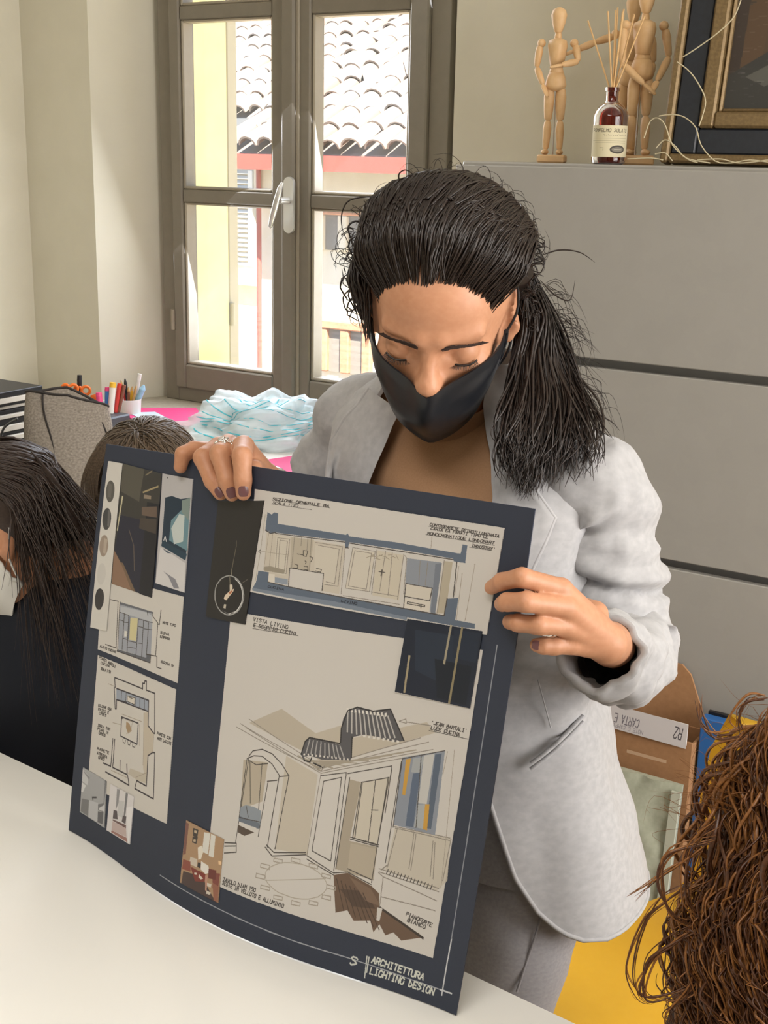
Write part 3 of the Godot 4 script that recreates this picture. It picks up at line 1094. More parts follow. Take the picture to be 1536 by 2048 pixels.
	pen("8d867e", 1.6, [833,634,936,626])
	pen("8d867e", 1.6, [837,635,830,696])
	pen("8d867e", 1.6, [869,632,870,688])
	pen("8d867e", 1.6, [873,633,874,689])
	pen("8d867e", 1.6, [906,635,911,689])
	pen("8d867e", 1.6, [910,636,917,691])
	pen("8d867e", 1.6, [938,623,935,689])
	pen("8d867e", 1.6, [815,702,930,702])
	pen("8d867e", 1.6, [816,707,931,707])
	pen("8d867e", 1.6, [815,708,825,712,827,757])
	pen("8d867e", 1.6, [825,712,930,721])
	pen("8d867e", 1.6, [827,742,930,736])
	pen("8d867e", 1.6, [829,693,819,703])
	pen("4b4744", 1.6, [832,699,830,706])
	pen("4b4744", 1.6, [839,699,836,706])
	pen("4b4744", 1.6, [845,699,843,707])
	pen("4b4744", 1.6, [852,699,849,707])
	pen("4b4744", 1.6, [858,699,856,707])
	pen("4b4744", 1.6, [865,699,863,707])
	pen("4b4744", 1.6, [871,699,869,707])
	pen("4b4744", 1.6, [878,700,876,707])
	pen("4b4744", 1.6, [884,700,882,707])
	pen("4b4744", 1.6, [891,700,889,707])
	pen("4b4744", 1.6, [897,700,895,707])
	pen("4b4744", 1.6, [904,700,902,707])
	pen("4b4744", 1.6, [910,700,908,708])
	pen("4b4744", 1.6, [917,700,915,708])
	pen("a39b90", 1.2, [919,483,934,701])
	pen("a39b90", 1.2, [907,489,905,527])
	fill("8c93a0", [825,521,902,489,908,625,828,630])
	fill("c3c2c0", [865,507,884,499,884,582,868,585])
	fill("5a6678", [885,500,897,495,899,618,889,619])
	fill("5d6a80", [850,541,863,536,866,624,851,626])
	fill("a4a8ac", [846,517,865,509,864,536,846,540])
	fill("a9adb0", [868,587,884,582,884,622,867,623])
	fill("c99b45", [833,522,842,518,842,579,836,579])
	fill("c99b45", [881,583,889,581,892,622,884,622])
	pen("4b4744", 1.5, [826,523,902,489])
	pen("4b4744", 1.5, [826,523,829,634])
	pen("4b4744", 1.5, [860,510,871,623])
	pen("4b4744", 1.5, [825,528,825,691])
	fill("59585c", [627,567,631,544,637,536,648,533,702,531,703,527,699,506,701,485,710,467,725,460,745,459,765,457,779,451,789,447,796,457,824,493,808,499,788,500,765,500,745,503,727,511,724,520,729,542,728,551,707,555,671,564,645,564,634,569,639,576,635,575])
	pen("b9b6b3", 3.0, [707,469,713,506])
	pen("b9b6b3", 3.0, [715,468,722,506])
	pen("b9b6b3", 3.0, [723,467,732,505])
	pen("b9b6b3", 3.0, [731,467,742,505])
	pen("b9b6b3", 3.0, [739,466,751,504])
	pen("b9b6b3", 3.0, [747,465,761,504])
	pen("b9b6b3", 3.0, [755,464,770,502])
	pen("b9b6b3", 3.0, [763,463,779,499])
	pen("b9b6b3", 3.0, [770,462,788,497])
	pen("b9b6b3", 3.0, [778,461,797,495])
	pen("b9b6b3", 3.0, [786,460,806,492])
	pen("a5a3a2", 2.6, [640,538,637,562])
	pen("a5a3a2", 2.6, [648,538,647,561])
	pen("a5a3a2", 2.6, [656,537,656,559])
	pen("a5a3a2", 2.6, [664,536,666,558])
	pen("a5a3a2", 2.6, [672,536,676,556])
	pen("a5a3a2", 2.6, [680,535,686,555])
	pen("a5a3a2", 2.6, [688,534,696,553])
	pen("a5a3a2", 2.6, [695,534,705,552])
	pen("a5a3a2", 2.6, [703,533,715,550])
	fill("dcd8d2", [704,467,708,466,710,472,706,473])
	fill("dcd8d2", [712,466,716,465,718,470,714,472])
	fill("dcd8d2", [720,465,723,464,725,469,721,471])
	fill("dcd8d2", [727,464,731,463,733,468,729,470])
	fill("dcd8d2", [735,463,738,462,740,467,736,469])
	fill("dcd8d2", [742,462,746,461,748,466,744,468])
	fill("dcd8d2", [750,461,753,459,755,465,751,467])
	fill("dcd8d2", [757,460,761,458,762,464,759,466])
	fill("dcd8d2", [764,459,768,457,770,463,766,465])
	fill("dcd8d2", [772,458,775,456,777,462,774,464])
	fill("dcd8d2", [779,457,783,455,784,461,781,463])
	fill("d6d2cc", [632,564,635,563,636,566,632,567])
	fill("d6d2cc", [640,562,643,561,644,564,641,565])
	fill("d6d2cc", [648,561,652,560,652,563,649,564])
	fill("d6d2cc", [657,559,660,559,660,562,657,563])
	fill("d6d2cc", [665,558,668,557,669,560,665,561])
	fill("d6d2cc", [673,557,676,556,677,559,674,560])
	fill("d6d2cc", [681,556,684,555,685,558,682,559])
	fill("d6d2cc", [689,554,692,553,693,557,690,557])
	fill("d6d2cc", [697,553,700,552,701,555,698,556])
	fill("d6d2cc", [705,552,708,551,709,554,706,555])
	fill("d6d2cc", [713,551,716,550,717,553,714,554])
	fill("d6d2cc", [721,549,724,549,725,552,722,552])
	fill("d6d2cc", [745,503,750,502,750,506,745,507])
	fill("d6d2cc", [755,502,759,501,759,505,755,506])
	fill("d6d2cc", [764,501,769,500,769,504,764,505])
	fill("d6d2cc", [773,499,778,499,778,503,773,504])
	fill("d6d2cc", [783,498,787,498,787,502,783,503])
	fill("d6d2cc", [792,497,796,497,796,501,792,502])
	fill("d6d2cc", [801,496,806,496,806,500,801,501])
	fill("d6d2cc", [810,495,815,495,815,499,810,499])
	pen("2e2c2d", 2.4, [627,567,631,544,639,535,702,529])
	pen("2e2c2d", 2.4, [703,527,700,503,707,471,725,460,757,459,789,447,824,493])
	pen("2e2c2d", 2.4, [729,546,724,512])
	pen("2e2c2d", 2.4, [656,574,676,576])
	pen("2e2c2d", 2.4, [635,575,648,574,650,566])
	pen("8d867e", 1.6, [666,580,679,573,673,583])
	pen("8d867e", 1.6, [809,463,821,456,823,463,809,463])
	pen("8d867e", 1.6, [822,461,869,455])
	pen("aaa296", 1.5, [721,752,721,757,718,762,713,767,707,772,698,776,688,780,676,783,664,785,651,786,639,786,627,786,616,784,607,781,599,778,595,774,592,769,592,764,595,759,600,754,608,749,617,744,628,740,640,737,652,735,665,733,677,733,689,734,699,736,707,739,714,743,719,747,721,752])
	pen("a0988d", 1.6, [721,750,738,749,739,754,721,755,721,750])
	pen("a0988d", 1.6, [715,767,732,765,733,771,715,772,715,767])
	pen("a0988d", 1.6, [691,781,709,780,709,785,691,787,691,781])
	pen("a0988d", 1.6, [656,790,674,789,674,794,656,796,656,790])
	pen("a0988d", 1.6, [617,792,636,790,636,795,618,797,617,792])
	pen("a0988d", 1.6, [586,785,606,783,606,788,586,790,586,785])
	pen("a0988d", 1.6, [572,771,592,769,592,775,572,777,572,771])
	pen("a0988d", 1.6, [579,754,598,752,599,758,579,760,579,754])
	pen("a0988d", 1.6, [605,739,624,737,624,742,605,744,605,739])
	pen("a0988d", 1.6, [642,729,660,727,661,733,642,734,642,729])
	pen("a0988d", 1.6, [679,728,697,726,698,732,680,733,679,728])
	pen("a0988d", 1.6, [708,736,726,735,726,740,708,741,708,736])
	pen("aaa296", 1.3, [594,776,717,742])
	letter("VISTA LIVING", 471, 363, 555, 358, 15.0, "4a4644", 1.6)
	letter("E SCORCIO CUCINA", 474, 374, 576, 366, 15.0, "4a4644", 1.6)
	pen("4b4744", 1.2, [473,372,559,361])
	pen("4b4744", 1.2, [473,378,579,365])
	letter("'JEAN BARTALI'", 869, 453, 937, 449, 13.0, "4a4644", 1.6)
	letter("LUCE CUCINA", 870, 461, 925, 459, 13.0, "4a4644", 1.6)
	pen("4b4744", 1.2, [867,464,940,459])
	letter("TAVOLO DIAM 150", 498, 803, 577, 798, 12.0, "4a4644", 1.6)
	letter("SEDIE IN VELLUTO E ALLUMINIO", 497, 808, 642, 805, 12.0, "4a4644", 1.6)
	letter("PIANOFORTE", 878, 757, 929, 761, 12.0, "4a4644", 1.6)
	letter("BIANCO", 882, 765, 918, 767, 12.0, "4a4644", 1.6)
	fill("cecac5", [35,381,284,363,302,531,44,538])
	fill("9ea2ad", [99,429,189,422,200,422,204,438,212,502,199,512,109,520])
	fill("b7bac0", [101,433,186,424,202,427,204,439,103,446])
	fill("cfc79c", [136,448,159,444,162,489,139,493])
	fill("7c8190", [129,446,136,447,140,493,135,493])
	fill("dbd8d2", [122,479,130,478,131,489,123,491])
	fill("6a6c74", [98,425,204,418,201,422,98,430])
	fill("63656d", [106,521,199,512,200,505,212,503,213,518,105,525])
	pen("4b4744", 2.0, [92,425,102,521])
	pen("4b4744", 2.0, [98,424,107,522])
	pen("4b4744", 2.0, [65,428,93,425])
	pen("4b4744", 2.0, [67,522,102,520])
	pen("4b4744", 2.0, [116,445,121,517])
	pen("4b4744", 2.0, [130,446,138,521])
	pen("4b4744", 2.0, [161,444,167,519])
	pen("4b4744", 2.0, [177,443,185,515])
	pen("4b4744", 2.0, [193,442,199,507])
	pen("4b4744", 2.0, [202,421,203,427,221,436,227,501])
	pen("4b4744", 2.0, [225,408,226,438,221,438])
	pen("4b4744", 2.0, [185,422,188,429])
	pen("4b4744", 2.0, [200,505,231,500,235,520,249,519])
	pen("4b4744", 2.0, [212,503,213,518,105,525])
	pen("4b4744", 1.4, [102,462,117,461])
	pen("4b4744", 1.4, [118,463,132,460])
	pen("4b4744", 1.4, [121,495,134,494])
	pen("4b4744", 1.4, [135,496,162,492])
	pen("4b4744", 1.4, [138,508,163,504])
	pen("4b4744", 1.4, [164,459,179,457])
	pen("4b4744", 1.4, [181,459,206,454])
	pen("4b4744", 1.4, [170,491,181,489])
	pen("4b4744", 1.4, [102,446,130,445])
	pen("4b4744", 1.4, [161,444,205,440])
	letter("MUTE TIPO", 235, 433, 274, 429, 9.0, "4a4644", 1.6)
	letter("ZONA", 232, 454, 260, 451, 9.0, "4a4644", 1.6)
	letter("DISPENSA", 233, 462, 263, 459, 9.0, "4a4644", 1.6)
	letter("NICCHIA TV", 245, 508, 284, 506, 9.0, "4a4644", 1.6)
	letter("ALZATO CUCINA", 50, 532, 102, 530, 9.0, "4a4644", 1.6)
	fill("cecac5", [46,549,300,543,326,765,52,784])
	fill("c3b9aa", [213,611,228,606,231,629,251,637,256,668,240,679,249,726,232,703])
	fill("9ba3b2", [116,594,223,584,226,604,120,614])
	fill("d3cdc4", [153,596,179,594,180,607,154,607])
	fill("c0b8ab", [190,715,236,710,241,698,250,723,216,727,184,726])
	fill("a58d70", [160,642,171,643,181,653,170,661,161,653])
	pen("3f3b40", 2.6, [112,594,107,576,200,571,198,561,204,560,204,555,209,554,212,570,239,568,254,636,250,636,231,629,223,586,117,594])
	pen("3f3b40", 2.6, [109,594,119,631,123,630,121,614,155,609])
	pen("3f3b40", 2.6, [120,614,226,605])
	pen("3f3b40", 2.6, [143,639,199,634,203,670,147,672,143,639])
	pen("3f3b40", 2.6, [122,684,124,731,97,733])
	pen("3f3b40", 2.6, [128,683,131,731,182,728,177,712])
	pen("3f3b40", 2.6, [153,712,156,728])
	pen("3f3b40", 2.6, [256,668,262,667,276,740,212,742,216,728,249,727,242,678,256,668])
	pen("3f3b40", 2.6, [184,729,192,743,108,745])
	pen("4b4744", 1.4, [134,593,136,611])
	pen("4b4744", 1.4, [149,592,151,609])
	pen("4b4744", 1.4, [180,590,183,607])
	pen("4b4744", 1.4, [195,590,198,607])
	pen("4b4744", 1.4, [210,588,214,606])
	pen("4b4744", 1.4, [154,597,179,594,180,606,156,607,154,597])
	pen("4b4744", 1.4, [155,675,157,680,163,680,165,674])
	pen("4b4744", 1.4, [172,674,174,679,180,678,181,672])
	pen("4b4744", 1.4, [188,673,189,678,197,677,197,673])
	pen("4b4744", 1.4, [145,642,150,638])
	pen("4b4744", 1.4, [160,598,173,597])
	pen("4b4744", 1.4, [166,597,167,601])
	pen("a59a8d", 1.3, [162,639,180,637,178,653,165,663])
	pen("a59a8d", 1.3, [143,634,209,628])
	pen("a59a8d", 1.3, [203,635,211,670])
	pen("a59a8d", 1.3, [89,593,109,592])
	pen("a59a8d", 1.3, [116,657,142,653])
	pen("a59a8d", 1.3, [213,611,230,698])
	pen("a59a8d", 1.3, [252,638,256,668])
	pen("a59a8d", 1.3, [211,724,243,707])
	pen("a59a8d", 1.3, [127,737,181,733])
	letter("PIANTA ARREDI", 51, 554, 107, 558, 11.0, "4a4644", 1.6)
	letter("CUCINA", 58, 563, 88, 562, 10.0, "4a4644", 1.6)
	letter("SCALA 1:50", 60, 574, 93, 572, 10.0, "4a4644", 1.6)
	letter("COLONNE CON", 63, 642, 107, 638, 9.0, "4a4644", 1.6)
	letter("FRIGO E", 64, 649, 101, 646, 9.0, "4a4644", 1.6)
	letter("GRES", 68, 655, 94, 653, 9.0, "4a4644", 1.6)
	letter("ISOLA CON", 67, 677, 110, 673, 9.0, "4a4644", 1.6)
	letter("PIANO IN", 68, 683, 105, 681, 9.0, "4a4644", 1.6)
	letter("GRES", 73, 689, 97, 688, 9.0, "4a4644", 1.6)
	letter("PARETE", 73, 717, 115, 713, 9.0, "4a4644", 1.6)
	letter("ATTREZZATA", 74, 724, 109, 722, 9.0, "4a4644", 1.6)
	letter("GRES", 79, 730, 102, 728, 9.0, "4a4644", 1.6)
	letter("PARETE CON", 262, 635, 305, 632, 9.0, "4a4644", 1.6)
	letter("ANTE LACCATE", 264, 643, 308, 640, 9.0, "4a4644", 1.6)
	fill("cbc7c3", [419,65,951,52,946,271,450,308])
	fill("c6beb2", [467,169,647,159,651,263,539,271,477,260])
	fill("ccc5b9", [491,171,522,167,528,254,500,255])
	fill("b7ae9f", [526,166,577,161,580,235,536,239])
	fill("cbc4b8", [582,171,635,169,636,251,593,251])
	fill("cdc6ba", [663,162,709,159,711,242,662,248])
	fill("c9c1b2", [713,154,768,152,773,246,719,249])
	fill("8d939e", [776,157,843,151,845,252,835,254,833,207,780,210])
	fill("767d8a", [832,157,844,152,846,255,837,257])
	fill("b3aa99", [848,147,864,145,865,250,849,254])
	fill("5f6b7d", [460,119,471,123,476,116,485,116,489,142,644,134,647,130,652,136,746,128,871,125,877,124,878,104,887,104,888,142,866,143,864,138,757,142,654,149,653,161,647,163,644,148,488,164,476,169,463,164])
	fill("5f6b7d", [464,259,489,256,491,277,536,274,539,276,782,260,863,255,864,221,885,214,885,258,922,256,923,265,894,269,794,275,794,281,669,288,458,304,457,300,463,284])
	fill("7b8696", [457,298,642,280,793,275,794,281,669,288,458,304])
	fill("8e98a6", [505,263,535,260,537,272,507,274])
	fill("d6d0c6", [490,259,504,257,504,277,491,277])
	fill("cbc7c3", [535,235,611,229,614,265,539,273])
	fill("cfc8bd", [781,210,833,207,832,231,782,236])
	fill("d3ccc2", [782,240,834,232,833,255,783,258])
	pen("8d867e", 1.5, [495,175,523,172,529,249,503,251,495,175])
	pen("8d867e", 1.5, [501,179,519,178,524,244,509,244,501,179])
	pen("8d867e", 1.5, [533,164,539,235])
	pen("8d867e", 1.5, [549,161,551,181])
	pen("8d867e", 1.5, [563,159,566,188])
	pen("8d867e", 1.5, [571,159,579,229])
	pen("8d867e", 1.5, [581,166,641,162,646,248,617,251])
	pen("8d867e", 1.5, [589,171,635,169,638,244,619,245])
	pen("8d867e", 1.5, [663,159,710,157,712,243,662,248,663,159])
	pen("8d867e", 1.5, [668,165,703,163,705,240,667,242,668,165])
	pen("8d867e", 1.5, [713,153,717,247])
	pen("8d867e", 1.5, [731,152,732,237])
	pen("8d867e", 1.5, [745,152,750,242])
	pen("8d867e", 1.5, [768,150,770,246])
	pen("8d867e", 1.5, [660,264,775,254])
	pen("8d867e", 1.5, [715,243,769,239])
	pen("8d867e", 1.5, [770,152,775,157,780,232])
	pen("8d867e", 1.5, [848,145,849,254])
	pen("8d867e", 1.5, [802,157,806,204])
	pen("8d867e", 1.5, [817,157,819,204])
	pen("8d867e", 1.5, [647,163,655,262])
	pen("4b4744", 1.8, [535,235,611,229,614,265])
	pen("4b4744", 1.8, [535,235,539,273])
	pen("4b4744", 1.8, [781,210,833,207,832,233])
	pen("4b4744", 1.8, [781,210,784,258])
	pen("4b4744", 1.8, [782,236,832,233])
	pen("4b4744", 1.8, [790,245,824,244,824,247,790,249,790,245])
	pen("4b4744", 1.8, [724,198,737,197])
	pen("4b4744", 1.8, [730,193,730,206])
	pen("4b4744", 1.8, [817,246,817,251])
	pen("4b4744", 2.2, [488,166,645,151])
	pen("4b4744", 2.2, [654,151,864,140])
	pen("4b4744", 2.2, [463,164,476,169,488,164])
	pen("4b4744", 2.2, [491,277,539,275,782,260,863,255,864,221])
	pen("4b4744", 2.2, [872,143,875,215])
	pen("4b4744", 2.2, [647,163,654,162])
	pen("4b4744", 1.6, [544,224,552,225,552,232,542,233])
	pen("4b4744", 1.6, [566,224,574,223,576,230,567,230])
	pen("4b4744", 1.6, [593,222,605,222,604,228,592,228])
	pen("4b4744", 1.6, [558,190,568,189,567,202,560,202,558,190])
	pen("4b4744", 1.6, [546,201,560,200])
	pen("4b4744", 1.6, [574,200,582,201,579,211])
	pen("4b4744", 1.6, [566,212,569,213,568,218])
	pen("4b4744", 1.6, [456,216,460,212,462,220,456,216])
	pen("a0978b", 1.2, [463,215,528,208])
	pen("a0978b", 1.2, [472,164,476,254])
	pen("a0978b", 1.2, [482,169,488,251])
	pen("a0978b", 1.2, [456,126,461,224,461,281])
	pen("a0978b", 1.2, [885,164,887,259])
	pen("a0978b", 1.2, [906,140,903,255])
	pen("a0978b", 1.2, [877,150,877,209])
	pen("a0978b", 1.2, [905,140,907,141])
	pen("a0978b", 1.2, [817,91,819,127])
	pen("9a9080", 1.4, [694,175,708,165])
	pen("9a9080", 1.4, [699,171,713,168])
	pen("9a9080", 1.4, [704,166,718,170])
	pen("9a9080", 1.4, [711,172,723,172])
	pen("9a9080", 1.4, [716,167,726,161])
	pen("9a9080", 1.4, [720,163,731,164])
	pen("9a9080", 1.4, [727,168,736,166])
	pen("9a9080", 1.4, [732,163,741,168])
	pen("9a9080", 1.4, [737,159,744,157])
	pen("9a9080", 1.4, [743,164,749,159])
	pen("9a9080", 1.4, [748,160,754,162])
	pen("9a9080", 1.4, [753,155,759,164])
	fill("989082", [476,247,490,242,526,242,524,251,478,255])
	letter("SEZIONE GENERALE BA", 466, 86, 598, 77, 15.0, "4a4644", 2.0)
	letter("SCALA 1:20", 468, 95, 529, 91, 13.0, "4a4644", 1.6)
	pen("4b4744", 1.1, [464,85,600,78])
	pen("4b4744", 1.1, [466,96,560,91])
	letter("CONTROPARETE RETROILLUMINATA", 810, 76, 944, 75, 13.0, "4a4644", 1.6)
	letter("CARTA DA PARATI TIPO LE", 813, 85, 924, 81, 13.0, "4a4644", 1.6)
	letter("MONOCROMATIQUE LONDONART", 808, 97, 937, 91, 13.0, "4a4644", 1.6)
	letter("INDUSTRY'", 895, 105, 940, 104, 13.0, "4a4644", 1.6)
	pen("4b4744", 1.1, [805,98,937,93])
	pen("4b4744", 1.1, [808,78,944,74])
	pen("4b4744", 1.1, [891,107,934,105])
	letter("CUCINA", 493, 288, 532, 285, 9.0, "2f3440", 1.4)
	letter("LIVING", 658, 277, 692, 275, 10.0, "2f3440", 1.6)
	fill("3b3a39", [58,63,172,72,194,390,66,392])
	fill("56534c", [58,63,122,68,120,170,62,153])
	fill("26283a", [70,220,143,217,187,386,146,391,65,313])
	fill("1f2029", [143,165,180,164,194,390,155,392])
	fill("8d705d", [63,313,140,391,68,393])
	fill("c9c2a4", [68,165,72,166,68,264,65,263])
	fill("a39472", [126,139,168,110,169,116,128,143])
	fill("7f745f", [126,87,143,67,145,72,129,88])
	fill("6a5a50", [130,183,173,171,177,201,133,205])
	fill("48413d", [130,213,177,205,181,243,130,241])
	fill("8d7f70", [131,146,152,145,153,155,132,158])
	fill("75604e", [95,337,142,390,129,390,87,336])
	pen("776a5a", 1.6, [101,252,121,288,132,346])
	fill("b9b7ba", [173,71,259,70,285,354,199,356])
	fill("1f3346", [192,141,210,132,235,135,261,125,275,281,201,258,195,175])
	fill("6b8d99", [218,198,243,163,266,179,275,261,221,249])
	fill("c3cccb", [238,176,253,176,260,242,236,255,222,218])
	fill("7f8f8c", [239,138,261,125,266,187,244,170])
	fill("274052", [202,254,276,268,274,284,201,268])
	fill("d2d0d2", [199,271,275,290,285,354,199,356])
	fill("8a8a93", [217,324,254,332,269,349,254,353,234,332])
	fill("2d4356", [206,273,232,278,221,280])
	pen("e6e6e6", 2.0, [206,253,208,242,214,254])
	fill("4d4a52", [187,78,192,79,191,85])
	fill("a3a4a8", [32,758,116,759,124,833,34,832])
	fill("c4c5c8", [32,761,54,767,52,783,31,781])
	fill("8b8c90", [36,763,59,769,55,773,36,765])
	fill("d3d4d6", [31,783,47,785,39,798,32,799])
	fill("77777a", [37,809,62,805,63,831,37,830])
	fill("b9babf", [62,805,94,801,97,831,65,832])
	fill("6d6d72", [94,803,113,796,114,810,96,812])
	fill("5a5a60", [96,814,115,810,116,829,98,831])
	fill("c9c9cd", [98,808,117,797,117,808,100,811])
	pen("3a3a3e", 3.0, [72,798,86,794])
	pen("3a3a3e", 3.0, [73,798,75,801])
	fill("6f7075", [110,759,116,759,115,797,113,796])
	fill("d6d3d6", [130,759,214,755,218,831,132,834])
	fill("8e8d90", [154,760,164,758,164,781,157,794])
	fill("77777b", [185,757,193,757,192,794,186,793])
	fill("c3c3c5", [164,776,183,772,185,798,164,801])
	fill("4f464b", [150,796,162,794,167,806,150,810])
	fill("4f464b", [184,794,196,793,196,805,182,805])
	fill("6a4d4c", [150,811,198,806,199,811,150,813])
	fill("c0adab", [150,814,199,811,204,823,150,829])
	fill("9b6f66", [150,829,205,824,209,830,149,832])
	fill("e2e0e3", [194,779,215,770,218,831,211,830])
	fill("a98a6b", [381,742,486,742,495,837,388,837])
	fill("7a5148", [380,745,390,745,393,792,386,795])
	fill("4a3836", [393,818,444,811,491,838,451,837,392,837])
	fill("d8d6d0", [434,746,450,743,452,775,436,776])
	fill("d8d6d0", [452,743,464,743,467,776,454,777])
	fill("e0d9cc", [423,773,433,767,439,775,436,787,429,790])
	fill("c9beb0", [407,792,426,790,428,802,406,803])
	fill("e3e0da", [437,790,457,791,463,800,453,805,439,802])
	fill("7d3329", [411,806,453,805,454,817,428,823])
	fill("8c4a3c", [388,801,409,799,413,813,389,816])
	fill("7f443a", [470,798,489,794,490,813,476,820])
	fill("6b332c", [459,795,479,792,480,806,461,809])
	fill("2e2a2a", [429,794,437,793,438,801,429,801])
	fill("d9d2c6", [424,811,430,810,430,813,424,814])
	fill("d9d2c6", [437,810,449,813,443,816,436,815])
	fill("cfc6bb", [460,816,472,815,471,820,462,821])
	fill("cfc6bb", [462,827,474,827,472,831,462,832])
	fill("b98d7b", [453,807,459,805,462,828,458,828])
	fill("93604d", [474,812,491,813,494,836,483,836])
	fill("e9c79d", [480,777,488,776,489,781,482,782])
	fill("3c3531", [403,748,418,747,418,759,406,760])
	fill("3c3531", [405,761,419,758,418,769,406,770])
	fill("b9a68c", [407,750,415,749,414,754,407,754])
	fill("b9a68c", [409,764,415,763,415,767,408,768])
	fill("d2cfca", [15,63,58,63,68,495,16,500])
	fill("5d5b57", [45,157,45,167,44,177,42,184,38,190,35,192,31,192,27,188,24,182,21,173,20,163,20,152,21,142,23,134,27,128,30,126,34,127,38,131,42,138,44,147])
	fill("4a4a4b", [45,237,45,246,44,255,41,262,38,267,34,269,30,269,26,266,23,260,20,252,19,243,19,234,20,225,23,218,26,212,30,210,34,210,38,214,42,220,44,228])
	fill("9d8e82", [46,307,45,316,44,324,41,330,38,335,34,337,30,337,26,334,23,329,20,322,19,314,19,305,21,297,23,290,27,285,31,283,35,283,39,286,42,292,44,299])
	fill("c9c6c2", [48,375,47,383,46,390,43,396,40,401,36,403,31,403,27,400,24,396,22,389,21,382,21,374,22,366,25,360,29,355,33,353,37,353,41,356,44,361,46,367])
	fill("3c3a3b", [50,431,50,438,48,445,45,451,42,456,37,458,33,458,29,456,25,451,23,445,22,438,22,431,24,423,26,417,30,413,35,411,39,411,43,413,47,418,49,424])
	fill("6d6b6a", [33,215,39,215,43,260,36,258])
	fill("b3a598", [31,291,41,292,40,329,32,328])
	fill("6b6864", [25,136,36,138,37,179,28,177])
	fill("2c2b2c", [335,118,448,91,455,375,353,386])
	pen("6f6a5c", 1.5, [399,205,401,217,400,265])
	pen("8f8875", 1.8, [400,265,401,285])
	pen("a3a4a3", 2.6, [440,318,441,326,440,334,438,342,435,349,431,355,425,360,419,364,412,367,405,368,398,367,391,366,384,362,379,358,374,352,370,345,368,337,367,329,367,321,369,313,373,306,377,299,383,294,389,290,396,287,403,286,410,287,417,289,424,293,429,298,434,304,437,311,440,318])
	pen("d5d6d5", 2.2, [412,290,419,293,425,297,430,303,434,310,437,317,438,325,438,333,436,340,433,347,429,354,423,359])
	fill("d9c8b4", [394,330,406,316,414,311,413,317,399,340,392,338])
	fill("b06a4a", [402,322,410,315,411,318,405,326])
	fill("d9cfbd", [401,305,408,304,410,312,404,319])
	fill("bdb6a8", [395,349,401,348,401,357,395,357])
	pen("8a8676", 1.6, [397,286,402,305])
	pen("77736a", 1.2, [430,295,443,283])
	fill("d9d9d6", [393,362,410,365,425,356,412,366])
	fill("232a3a", [795,278,938,266,936,407,793,415])
	fill("2b3546", [813,294,906,286,895,382,825,368])
	fill("1d2430", [858,338,928,334,928,404,873,405])
	fill("283142", [886,276,935,271,934,326,890,327])
	pen("a3977c", 4.2, [810,345,811,411])
	pen("a39a85", 4.2, [879,270,877,342])
	pen("8f8467", 4.4, [900,269,897,408])

var sheets := [
	["print_of_room_perspective", [414,358,943,300,940,804,455,814], 1],
	["print_of_section", [419,65,951,52,946,271,450,308], 2],
	["print_of_elevation", [35,381,284,363,302,531,44,538], 1],
	["print_of_plan", [46,549,300,543,326,765,52,784], 1],
	["sample_strip", [15,63,58,63,68,495,16,500], 3],
	["photo_print", [58,63,173,71,194,390,66,391], 2],
	["photo_print", [174,71,259,70,285,354,199,356], 2],
	["photo_print", [32,758,116,759,124,833,34,832], 2],
	["photo_print", [130,759,214,755,218,831,132,834], 2],
	["photo_print", [381,742,486,742,495,836,388,837], 2],
	["photo_print", [334,98,447,91,455,375,353,386], 3],
	["photo_print", [794,279,938,268,936,407,793,416], 3],
]

# ---- shaping helpers for figures ----
func curve(p: Array, n: int) -> Array:
	var out := []
	var m := p.size() - 1
	for j in n + 1:
		var t := float(j) / n * m
		var k := mini(int(t), m - 1)
		var f := t - k
		var a = p[maxi(k - 1, 0)]; var b = p[k]; var c = p[k + 1]; var d = p[mini(k + 2, m)]
		out.append(0.5 * ((2.0 * b) + (c - a) * f + (2.0 * a - 5.0 * b + 4.0 * c - d) * f * f + (3.0 * b - a - 3.0 * c + d) * f * f * f))
	return out
func curvef(p: Array, n: int) -> Array:
	var v := []
	for q in p: v.append(Vector3(q, 0, 0))
	var out := []
	for q in curve(v, n): out.append(q.x)
	return out

# a body cross-section: height, centre right/ahead, half width, half depth
# rings are interpolated between the given heights
class Loft:
	var rings: Array
	var s: Vector3      # sideways
	var f: Vector3      # forward
	var yb: Basis
	func at(y: float) -> Array:
		var n := rings.size()
		if y <= rings[0][0]: return rings[0]
		if y >= rings[n - 1][0]: return rings[n - 1]
		for k in n - 1:
			if y <= rings[k + 1][0]:
				var t: float = (y - rings[k][0]) / (rings[k + 1][0] - rings[k][0])
				t = t * t * (3.0 - 2.0 * t) * 0.5 + t * 0.5
				var o := []
				for j in 5: o.append(lerpf(rings[k][j], rings[k + 1][j], t))
				return o
		return rings[n - 1]
	func pt(y: float, ang: float, grow := 0.0) -> Vector3:
		var r := at(y)
		var c := yb * Vector3(r[1], y, -r[2])
		var ca := cos(ang); var sa := sin(ang)
		# slightly square section
		var q := pow(pow(absf(ca), 2.4) + pow(absf(sa), 2.4), -1.0 / 2.4)
		var side: float = ca * q * (r[3] + grow)
		return c + s * side + f * (sa * q * (r[4] + grow)) - Vector3(0, side * 0.11 * smoothstep(1.12, 1.28, y), 0)
	func inside(p: Vector3, grow := 0.0) -> bool:
		p.y += (p - yb * Vector3(0.1, p.y, -1.52)).dot(s) * 0.11 * smoothstep(1.12, 1.28, p.y)
		var r := at(p.y)
		var c := yb * Vector3(r[1], p.y, -r[2])
		var a: float = (p - c).dot(s) / (r[3] + grow)
		var b: float = (p - c).dot(f) / (r[4] + grow)
		return pow(absf(a), 2.4) + pow(absf(b), 2.4) < 1.0

